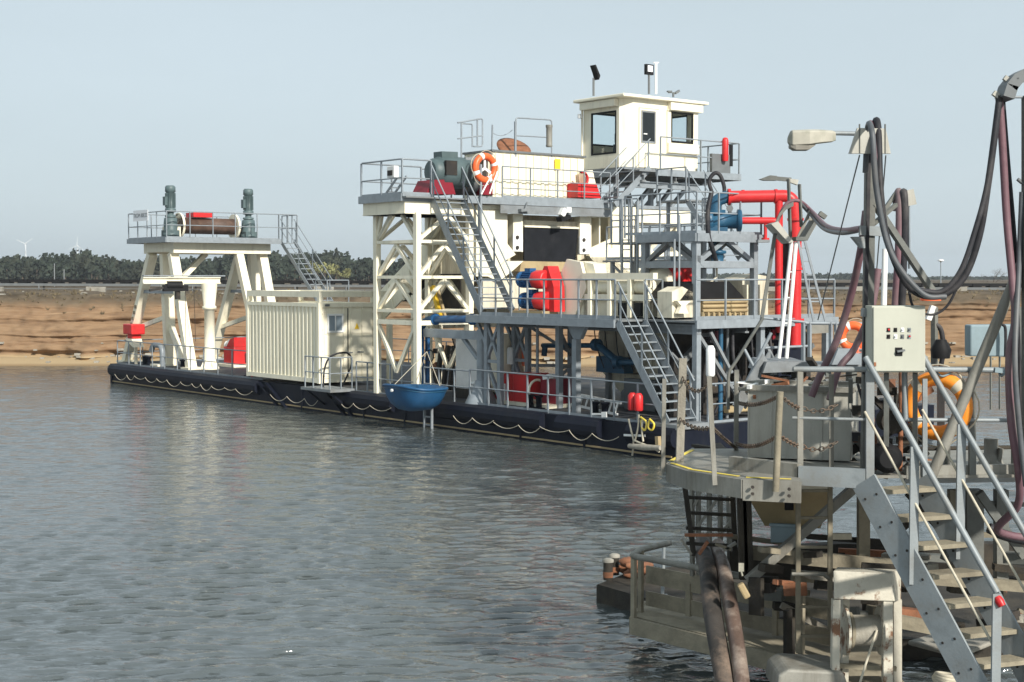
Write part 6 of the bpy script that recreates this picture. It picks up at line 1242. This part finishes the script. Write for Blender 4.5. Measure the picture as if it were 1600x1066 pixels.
for k_, (p, q) in enumerate(((sA, bl_), (tr_, br_))):
    e1 = lerp(p, q, .92 if k_ == 0 else 1); B().tube([p + ZZ * 1.28, e1 + ZZ * 1.28], .032, 10).out('handrail', 'fgb', fs); B().tube([p + ZZ * .72, e1 + ZZ * .72], .014, 8).out('mid_rod', 'rope', fs)
    for t in ((.36, .92) if k_ == 0 else (.28, .75)):
        c = lerp(p, q, t); B().bar(c - ZZ * .12, c + ZZ * 1.27, .085, .04, V((0, 1, 0))).out('post', 'fgb', fs)
tag(B().lathe([(.035, 0), (.045, .05), (.035, .1)], lerp(sA, bl_, .92) + ZZ * 1.24, (sd_ - ZZ * 1.4), 10).out('red_rail_cap', 'red'), 'red tape cap on the end of the stair handrail', 'cap')

# ---- lower walkway on the water, barge, ladders
LZ = .5
br = thing('service_barge', 'low dark weathered barge carrying the service platform', 'barge', PZ(1250, 960, 0))
bpx = [(932, 914), (985, 893), (1180, 872), (1500, 872), (1760, 880), (1760, 1010), (1400, 1000), (1100, 960), (1010, 938)]
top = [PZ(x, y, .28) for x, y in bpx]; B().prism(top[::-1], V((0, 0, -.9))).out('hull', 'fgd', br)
slab('deck', [(934, 913), (986, 894), (1180, 874), (1750, 882), (1750, 1008), (1400, 998), (1100, 958), (1012, 936)], .30, .018, 'fgd', br)  # dark deck colour stands in for the platform's shadow
lw = thing('lower_walkway', 'sandy low walkway with a pipe handrail beside the barge', 'walkway', PZ(1120, 1000, 0))
slab('deck', [(988, 962), (1010, 940), (1262, 1000), (1400, 1010), (1400, 1040), (1252, 1030)], LZ, .05, 'fgs', lw)
wa, wb_, wc_ = PZ(986, 966, LZ), PZ(1254, 1033, LZ), PZ(1400, 1042, LZ)
B().bar(wa - ZZ * .1, wb_ - ZZ * .1, .05, .22).out('edge_beam', 'fgs', lw); B().bar(wb_ - ZZ * .1, wc_ - ZZ * .1, .05, .22).out('edge_beam', 'fgs', lw); B().bar(wa - ZZ * .1, PZ(1008, 940, LZ) - ZZ * .1, .05, .22).out('edge_beam', 'fgs', lw)
wa2, wb2 = PZ(1010, 948, LZ + .03), PZ(1300, 1012, LZ + .03); B().bar(wa2 + ZZ * .12, wb2 + ZZ * .12, .03, .2).out('kick_plate', 'fgs', lw)
hr = B().tube(fillet([PZ(1022, 946, LZ) + ZZ * .84 + VV * .3, PZ(1000, 955, LZ) + ZZ * .84, wa + ZZ * .84, wb_ + ZZ * .88], .1), .042, 10).out('handrail', 'fg', lw)
for x, y in ((990, 966), (1001, 956), (1252, 1031)): p = PZ(x, y, LZ); B().bar(p - ZZ * .2, p + ZZ * .84, .07, .05).out('post', 'fgs', lw)
for t in (.25, .5, .72, .78): p = lerp(wa2, wb2, t); B().bar(p, p + ZZ * .45, .08, .05).out('post', 'fgs', lw)
B().bar(lerp(wa2, wb2, .0) + ZZ * .45, lerp(wa2, wb2, 1) + ZZ * .45, .03, .24).out('upper_kick_plate', 'fgs', lw)
# vertical ladder
vl = thing('fixed_ladder', 'weathered vertical steel ladder from the walkway up to the service platform', 'ladder', PZ(1275, 1000, .7))
YL = 16.1
for x in (1247, 1297): B().bar(W(x, 752, YL), W(x, 1020 if x < 1270 else 985, YL), .05, .05, V((0, 1, 0))).out('rail', 'fgs', vl)
for y in (767, 809, 855, 948, 994): B().bar(W(1247, y, YL), W(1297, y, YL), .03).out('rung', 'fgs', vl)
B().tube([W(1237, 897, YL - .1), W(1287, 898, YL - .1), W(1296, 905, YL)], .022, 8).out('grab_bar', 'fg', vl)
vl = thing('dark_ladder', 'dark steel ladder hanging under the yellow edged corner plate', 'ladder', W(1105, 865, 17.6))
for (x0, x1) in ((1069, 1084), (1144, 1149)): B().bar(W(x0, 752, 17.6), W(x1, 868, 17.6), .06, .05, V((0, 1, 0))).out('rail', 'fgd', vl)
for y in (777, 801, 825, 849): B().bar(W(1072, y, 17.6), W(1147, y + 4, 17.6), .04).out('rung', 'fgd', vl)
wl = thing('wharf_legs', 'thin pale steel legs and cross braces standing in the water behind the ladder', 'frame', W(1105, 870, 19))
for x in (1081, 1091, 1108, 1125, 1139): B().bar(W(x, 750, 19), W(x + 1, 900, 19), .05, .05).out('leg', 'fg', wl)
for a, c in (((1085, 830), (1135, 760)), ((1085, 790), (1100, 757)), ((1126, 835), (1145, 810))): B().bar(W(*a, 18.95), W(*c, 18.95), .035).out('brace', 'fg', wl)
# structure under the service platform
us = thing('support_frame', 'sand-stained support frame of posts, beams and a long diagonal below the service platform', 'frame', W(1300, 900, 16.5))
B().bar(W(1168, 908, 16.6), W(1335, 762, 16.6), .12, .1).out('diagonal', 'fg', us)
for x, w_, m in ((1349, .13, 'fgs'), (1158, .1, 'fgd'), (1166, .1, 'fgd'), (1490, .12, 'fgs'), (1520, .2, 'mast'), (1564, .14, 'mast'), (1428, .09, 'fgs')): B().bar(W(x, 765, 16.9), W(x + (4 if x < 1200 else 0), 905, 16.9), w_, w_, V((0, 1, 0))).out('column', m, us)
B().bar(W(1160, 862, 17.0), W(1420, 888, 16.6), .1, .16).out('beam', 'fgs', us); B().bar(W(1140, 838, 17.2), W(1250, 852, 17.0), .06, .05).out('beam', 'fgs', us); B().bar(W(1260, 838, 17.0), W(1420, 850, 17.0), .06, .06).out('beam', 'fgd', us)
B().bar(W(1300, 838, 16.8), W(1330, 838, 16.8), .06, .07).out('tube_end', 'rope', us); B().bar(W(1455, 905, 16.3), W(1640, 920, 16.2), .08, .12).out('beam', 'fgs', us); B().bar(W(1400, 970, 16.0), W(1480, 985, 15.9), .1, .14).out('beam', 'fgs', us)
B().bar(W(1420, 770, 16.4), W(1500, 860, 16.4), .1).out('brace', 'fgd', us); B().bar(W(1530, 770, 16.0), W(1600, 870, 16.0), .09).out('brace', 'mast', us); B().bar(W(1400, 835, 16.9), W(1470, 770, 16.9), .07).out('brace', 'fgd', us)
B().bar(W(1520, 785, 16.9), W(1640, 790, 16.9), .05).out('beam', 'mast', us); B().bar(W(1510, 835, 16.9), W(1640, 838, 16.9), .06).out('beam', 'fgs', us)
hp = thing('tan_hopper', 'tan tapered hopper in shade below the grey bin', 'hopper', W(1215, 830, 17.3))
b = B(); t4 = [W(1160, 762, 17.2), W(1300, 768, 17.0), W(1300, 768, 17.0) + V((.3, 1.2, 0)), W(1160, 762, 17.2) + V((.3, 1.2, 0))]; l4 = [W(1195, 822, 17.3), W(1282, 826, 17.1), W(1282, 826, 17.1) + V((.1, .7, 0)), W(1195, 822, 17.3) + V((.1, .7, 0))]
b.hexa(l4 + t4); b.out('cone', 'tan', hp); B().bar(W(1233, 772, 16.95), W(1233, 797, 16.95), .1, .05, V((0, 1, 0))).out('hatch', 'black', hp)
tag(B().hexa([W(x, y, Y) for y in (848, 820) for x, Y in ((1204, 16.9), (1248, 16.8), (1252, 17.3), (1208, 17.4))]).bar(W(1202, 820, 16.88), W(1250, 822, 16.78), .05, .04).out('blue_crate', 'bluegrey', bevel=.01), 'dull blue crate on the beam under the tan hopper', 'crate')
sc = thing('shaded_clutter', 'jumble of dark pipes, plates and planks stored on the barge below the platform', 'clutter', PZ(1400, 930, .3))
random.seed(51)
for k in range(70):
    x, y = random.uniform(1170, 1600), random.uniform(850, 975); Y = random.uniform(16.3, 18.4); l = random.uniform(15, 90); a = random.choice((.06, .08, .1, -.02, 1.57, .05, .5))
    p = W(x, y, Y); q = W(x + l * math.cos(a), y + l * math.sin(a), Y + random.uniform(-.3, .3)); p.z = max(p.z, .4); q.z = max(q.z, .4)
    B().bar(p, q, random.uniform(.05, .2), random.uniform(.03, .14)).out('scrap_piece', ('fgd', 'fgd', 'dark', 'fgd', 'fgs', 'mast', 'fgd', 'wood', 'rust', 'fgd')[k % 10], sc)  # mostly dark pieces: the shade under the platform is put into their colour
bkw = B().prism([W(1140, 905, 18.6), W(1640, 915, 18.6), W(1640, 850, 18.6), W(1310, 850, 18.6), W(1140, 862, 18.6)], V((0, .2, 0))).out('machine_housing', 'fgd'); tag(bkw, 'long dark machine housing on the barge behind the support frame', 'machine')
tag(B().hexa([PZ(x, y, .32) + ZZ * d for d in (0, .06) for x, y in ((1418, 1008), (1500, 1030), (1560, 1005), (1480, 990))]).out('pale_tarpaulin', 'concrete', bevel=.02), 'crumpled pale sheet lying on the barge deck behind the stair', 'tarpaulin')
# bollards, rope heap, post at the barge corner
for x, y, l in ((950, 906, 'rusty capped bollard at the outer corner of the barge'), (960, 898, 'rusty capped bollard just behind the corner one on the barge')):
    p = PZ(x, y, .30); t = thing('bollard', l, 'bollard', p); B().lathe([(.075, 0), (.075, .28)], p, n=12).out('post', 'fgd', t); B().lathe([(.09, 0), (.09, .04), (.05, .06)], p + ZZ * .28, n=12).out('cap', 'concrete', t); B().lathe([(.08, 0), (.08, .09)], p + ZZ * .04, n=12).out('rope_turns', 'rust', t)
rh = thing('fender_heap', 'heap of red-brown rope fenders lying on the barge deck', 'fenders', PZ(985, 905, .30)); random.seed(61)
for k in range(9): p = PZ(970 + random.uniform(0, 38), 900 + random.uniform(-6, 10), .31) + ZZ * (.07 + .08 * (k % 3)); a = random.uniform(-.6, .6); d = V((math.cos(a), math.sin(a), 0)) * .16; B().tube([p - d, p - d * .5, p + d * .5, p + d], [.03, .075, .075, .03], 8).out('fender', 'rust', rh)
tag(B().tube([PZ(1035, 933, .30), PZ(1037, 930, .30) + ZZ * .72], .028, 8).box((-.08, -.08, 0), (.08, .08, .03), lambda x, y, z: PZ(1035, 933, .30) + V((x, y, z))).out('short_post', 'fgb'), 'short galvanised post on the barge deck behind the handrail', 'post')
# big hoses bent over the walkway
tag(B().tube(spline([W(1098, 850, 18.4), W(1098, 862, 17.8), W(1106, 890, 17.1), (W(1114, 960, 16.4)), W(1128, 1040, 15.8), W(1142, 1110, 15.4)], 8), .11, 14).out('large_hose', 'brownhose'), 'thick black rubber pipe bent over the low walkway handrail', 'pipe')
tag(B().tube(spline([W(1122, 852, 18.4), W(1122, 866, 17.7), W(1131, 892, 17.0), W(1144, 960, 16.3), W(1156, 1040, 15.7), W(1164, 1110, 15.3)], 8), .088, 14).out('large_hose', 'brownpipe'), 'scuffed brown pipe bent over the low walkway beside the black one', 'pipe')
cl = thing('hose_clamp', 'bent rusty sheet clamp and brackets where the two big pipes bend', 'clamp', W(1110, 865, 17.3)); random.seed(71)
for a, c in (((1064, 842), (1080, 866)), ((1092, 866), (1106, 846)), ((1118, 850), (1142, 858)), ((1130, 860), (1150, 848)), ((1070, 836), (1145, 836))): B().bar(W(*a, 17.0), W(*c, 17.0), .07, .03).out('strap', ('fg', 'rust', 'fgs')[len(cl.children) % 3], cl)
tag(B().bar(W(1158, 880, 16.2), W(1158, 893, 16.2), .06, .03, V((0, 1, 0))).tube([W(1158, 893, 16.2), W(1160, 900, 16.2)], .012, 5).out('socket_box', 'lamp'), 'small dirty socket box hanging below the pipe clamp', 'socket')
tag(B().bar(W(1156, 912, 16.1), W(1168, 934, 16.1), .09, .08).out('cream_valve', 'tan', bevel=.02), 'small tan valve body beside the scuffed brown pipe', 'valve')
# winch in the foreground
wi = thing('hand_winch', 'rust-streaked white winch frame with an old rope drum', 'winch', W(1355, 1070, 15.6))
YW = 15.6
B().hexa([W(1303, 936, YW - .25), W(1398, 940, YW - .25), W(1408, 938, YW + .2), W(1312, 934, YW + .2), W(1302, 892, YW - .2), W(1390, 896, YW - .2), W(1408, 890, YW + .2), W(1308, 886, YW + .2)]).out('hood', 'rustw', wi, bevel=.01)
for x, w_, Y in ((1306, .08, YW - .2), (1321, .07, YW + .1), (1386, .10, YW - .18), (1401, .09, YW + .1)): B().bar(W(x, 936, Y), W(x + (-2 if x < 1350 else 0), 1075, Y), w_, .1, V((0, 1, 0))).out('leg', 'rustw', wi)
B().lathe([(.2, 0), (.2, .03), (.15, .05), (.17, .2), (.15, .36), (.2, .38), (.2, .41)], W(1326, 985, YW), V((1, 0, 0)), 16).out('drum', 'fgs', wi); B().lathe([(.17, 0), (.17, .3)], W(1332, 985, YW), V((1, 0, 0)), 16).out('rope_coil', 'wood', wi)
for x in (1318, 1374): B().lathe([(.27, 0), (.27, .03)], W(x, 985, YW), V((1, 0, 0)), 18).out('flange', 'rustw', wi)
B().bar(W(1305, 1040, YW), W(1400, 1045, YW), .05).out('tie_bar', 'fgs', wi); B().tube([W(1370, 985, YW - .18), W(1352, 1040, YW - .4), W(1338, 1085, YW - .6)], .014, 6).out('rope', 'rope', wi)
B().box((-.55, -.35, -.05), (.45, .4, 0), lambda x, y, z: W(1355, 1072, YW) + V((x, y, z))).out('base', 'fgs', wi)
fp = thing('mooring_block', 'rounded pale steel mooring block with stub posts at the foot of the winch', 'mooring block', W(1260, 1075, 15.4))
B().prism([W(1213, 1085, 15.3), W(1216, 1056, 15.3), W(1232, 1046, 15.3), W(1318, 1050, 15.3), W(1330, 1085, 15.3)], V((0, .7, 0))).out('block', 'fg', fp, bevel=.03)
for x in (1268, 1306): p = W(x, 1062, 15.5); B().lathe([(.09, 0), (.09, .14), (.1, .15), (.1, .17)], p - ZZ * .1, n=12).out('stub_post', 'rust', fp)
cr_ = thing('rope_coil', 'coil of pale rope on the barge near the stair foot', 'rope', W(1478, 1062, 14.9))
for k in range(4): B().torus(W(1478, 1064 - k * 3, 15.2), V((.15, .1 * k - .2, 1)), .13 - .01 * k, .022, 20, 7).out('turn', 'rope', cr_)

# ---- hose gantry and gangway between dredger and service platform
YG = 26.0
hg = thing('hose_gantry', 'white-legged hose gantry with ladder, saddle plates and lamp between dredger and platform', 'gantry', W(1250, 600, YG))
for a, c, m in (((1237, 378), (1217, 560), 'white'), ((1244, 378), (1229, 560), 'white')): B().tube([W(*a, YG - .2), W(*c, YG - .2)], .035, 8).out('leg', m, hg)
for k in range(3): B().bar(W(1234 - 4 * k, 425 + 40 * k, YG - .2), W(1240 - 3 * k, 425 + 40 * k, YG - .2), .02).out('rung', 'white', hg)
lr = B().bar(W(1247, 375, YG + .6), W(1272, 505, YG + .6), .05, .04).bar(W(1257, 375, YG + .6), W(1291, 505, YG + .6), .05, .04).out('ladder', 'galv', hg)
for k in range(6): t = .1 + k * .16; B().bar(W(1247 + 25 * t, 375 + 130 * t, YG + .6), W(1257 + 34 * t, 375 + 130 * t, YG + .6), .025).out('rung', 'galv', lr)
B().bar(W(1211, 365, YG), W(1190, 500, YG), .06, .06).out('leg', 'mast', hg)
B().prism([W(1205, 350, YG - .3), W(1233, 380, YG - .3), W(1240, 378, YG - .3), W(1216, 346, YG - .3)], V((0, .7, 0))).out('saddle_plate', 'fgbin', hg); B().prism([W(1244, 376, YG - .3), W(1262, 376, YG - .3), W(1279, 342, YG - .3), W(1275, 342, YG - .3), W(1258, 370, YG - .3), W(1244, 370, YG - .3)], V((0, .6, 0))).out('saddle_plate', 'mast', hg)
for p, q in (((1246, 374), (1266, 330)), ((1260, 374), (1277, 344)), ((1262, 342), (1277, 344))): B().bar(W(*p, YG), W(*q, YG), .05).out('saddle_arm', 'fg', hg)
b = B(); ar = [(1211, 349), (1218, 333), (1228, 321), (1240, 315), (1250, 313), (1262, 318), (1272, 330)]
for (x0, y0), (x1, y1) in zip(ar[:3], ar[1:4]): b.hexa([W(x, y, Y) for dy in (0, 7) for x, y, Y in ((x0, y0 + dy, YG - .25), (x1, y1 + dy, YG - .25), (x1, y1 + dy, YG + .25), (x0, y0 + dy, YG + .25))])
b.out('saddle_arc', 'mast', hg)
for x, y1 in ((1232, 375), (1249, 355)): B().bar(W(x, 280 if x < 1240 else 288, YG), W(x + 3, y1, YG), .05, .04).out('lamp_post', 'mast', hg)
B().prism([W(1187, 280, YG), W(1203, 274, YG), W(1214, 275, YG), W(1214, 282, YG), W(1195, 282, YG)], V((0, .15, 0))).bar(W(1212, 279, YG + .05), W(1236, 281, YG + .05), .07).out('lamp_head', 'mast', hg); B().prism([W(1233, 279, YG), W(1248, 281, YG), W(1246, 289, YG), W(1235, 285, YG)], V((0, .12, 0))).out('lamp_bracket', 'fgbin', hg)
hose('pair of thin dark hoses sagging from the hose gantry to the mast', [(1212, 352, YG), (1228, 320, YG), (1248, 314, YG), (1268, 330, YG), (1290, 352, 22), (1315, 360, 18), (1346, 357, 15.4)], .035, 'hosep')
hose('grey hose sagging from the hose gantry clip to the mast', [(1250, 317, YG), (1266, 335, YG), (1285, 356, 22.5), (1312, 364, 18), (1350, 358, 15.4)], .03, 'hoseg')
tag(B().bar(W(1280, 333, YG - .1), W(1290, 340, YG - .1), .12, .08).out('hose_clip', 'mast'), 'dark clip plate holding the sagging hoses at the gantry', 'clip')
gw = thing('gangway', 'galvanised gangway landing with stair and railings leading to the dredger', 'gangway', W(1230, 600, YG))
B().prism([W(1198, 566, YG - .6), W(1262, 566, YG - .6), W(1262, 580, YG - .6), W(1192, 583, YG - .6)], V((0, 1.6, 0))).out('landing', 'galvd', gw)
stair(gw, W(1196, 560, YG - .3), W(1206, 556, YG + .7), W(1150, 640, YG - .9), W(1160, 632, YG + .1), 7, sd=.25, rail=0, m='galvd')
for pts in (((1192, 497), (1150, 565), (1138, 582), (1138, 640)), ((1205, 520), (1165, 600)), ((1163, 546), (1180, 578))): B().tube(fillet([W(*p, YG - .4) for p in pts], .1), .03, 8).out('handrail', 'mast' if len(pts) == 4 else 'galv', gw)
for y in (504, 541): B().tube([W(1193, y + (3 if y > 520 else -7), YG), W(1262, y, YG)], .025, 8).out('handrail', 'galv', gw)
for y in (505,): B().tube([W(1258, y, YG), W(1350, y + 1, YG)], .03, 8).out('handrail', 'galv', gw)
for x in (1255, 1265, 1298, 1306): B().bar(W(x, 504, YG), W(x, 578, YG), .06, .05).out('post', 'galv', gw)
B().prism([W(1262, 508, YG + .5), W(1300, 508, YG + .5), W(1300, 520, YG + .5), W(1262, 522, YG + .5)], V((0, .1, 0))).out('sign_board', 'fg', gw)
B().prism([W(1258, 570, YG), W(1350, 570, YG), W(1350, 580, YG), W(1258, 580, YG)], V((0, 1.2, 0))).out('walkway_plate', 'galvd', gw); B().prism([W(1310, 545, YG - .3), W(1350, 545, YG - .3), W(1350, 570, YG - .3), W(1300, 570, YG - .3)], V((0, .5, 0))).out('box_section', 'galv', gw)
for k in range(14):
    random.seed(80 + k); x, y = random.uniform(1180, 1300), random.uniform(575, 615); B().bar(W(x, y, YG + random.uniform(-1, .6)), W(x + random.uniform(-30, 30), y + random.uniform(-16, 16), YG + random.uniform(-1, .6)), random.uniform(.06, .18), .06).out('frame_piece', ('fgd', 'galvd', 'dark')[k % 3], gw)
for x in (1200, 1245, 1290, 1330): B().bar(W(x, 580, YG), W(x, 700, YG), .14).out('pile', 'mast', gw)
life_ring('half hidden orange life ring on the gangway rail behind the mast', W(1333, 526, YG - .1), V((-.3, -1, 0)), .20, .075, 'orange', nb=4)
tag(B().bar(W(1334, 548, YG - .2), W(1346, 550, YG - .2), .2, .12).out('orange_box', 'orange', bevel=.02), 'small orange box below the half hidden life ring', 'box')
# ---- thin air haze round the whole place
hm = bpy.data.materials.new('haze_air'); hm.use_nodes = True; hn = hm.node_tree.nodes
hn.remove(hn['Principled BSDF']); pv = hn.new('ShaderNodeVolumePrincipled')
pv.inputs['Color'].default_value = (0.86, 0.93, 1.0, 1); pv.inputs['Density'].default_value = 0.00022; pv.inputs['Anisotropy'].default_value = 0.2
hm.node_tree.links.new(pv.outputs[0], hn['Material Output'].inputs['Volume'])
hb_ = B().box((-6100, -700, -5), (6100, 7500, 110), lambda x, y, z: V((x, y, z))).out('haze', hm)
tag(hb_, None, None, kind='stuff')
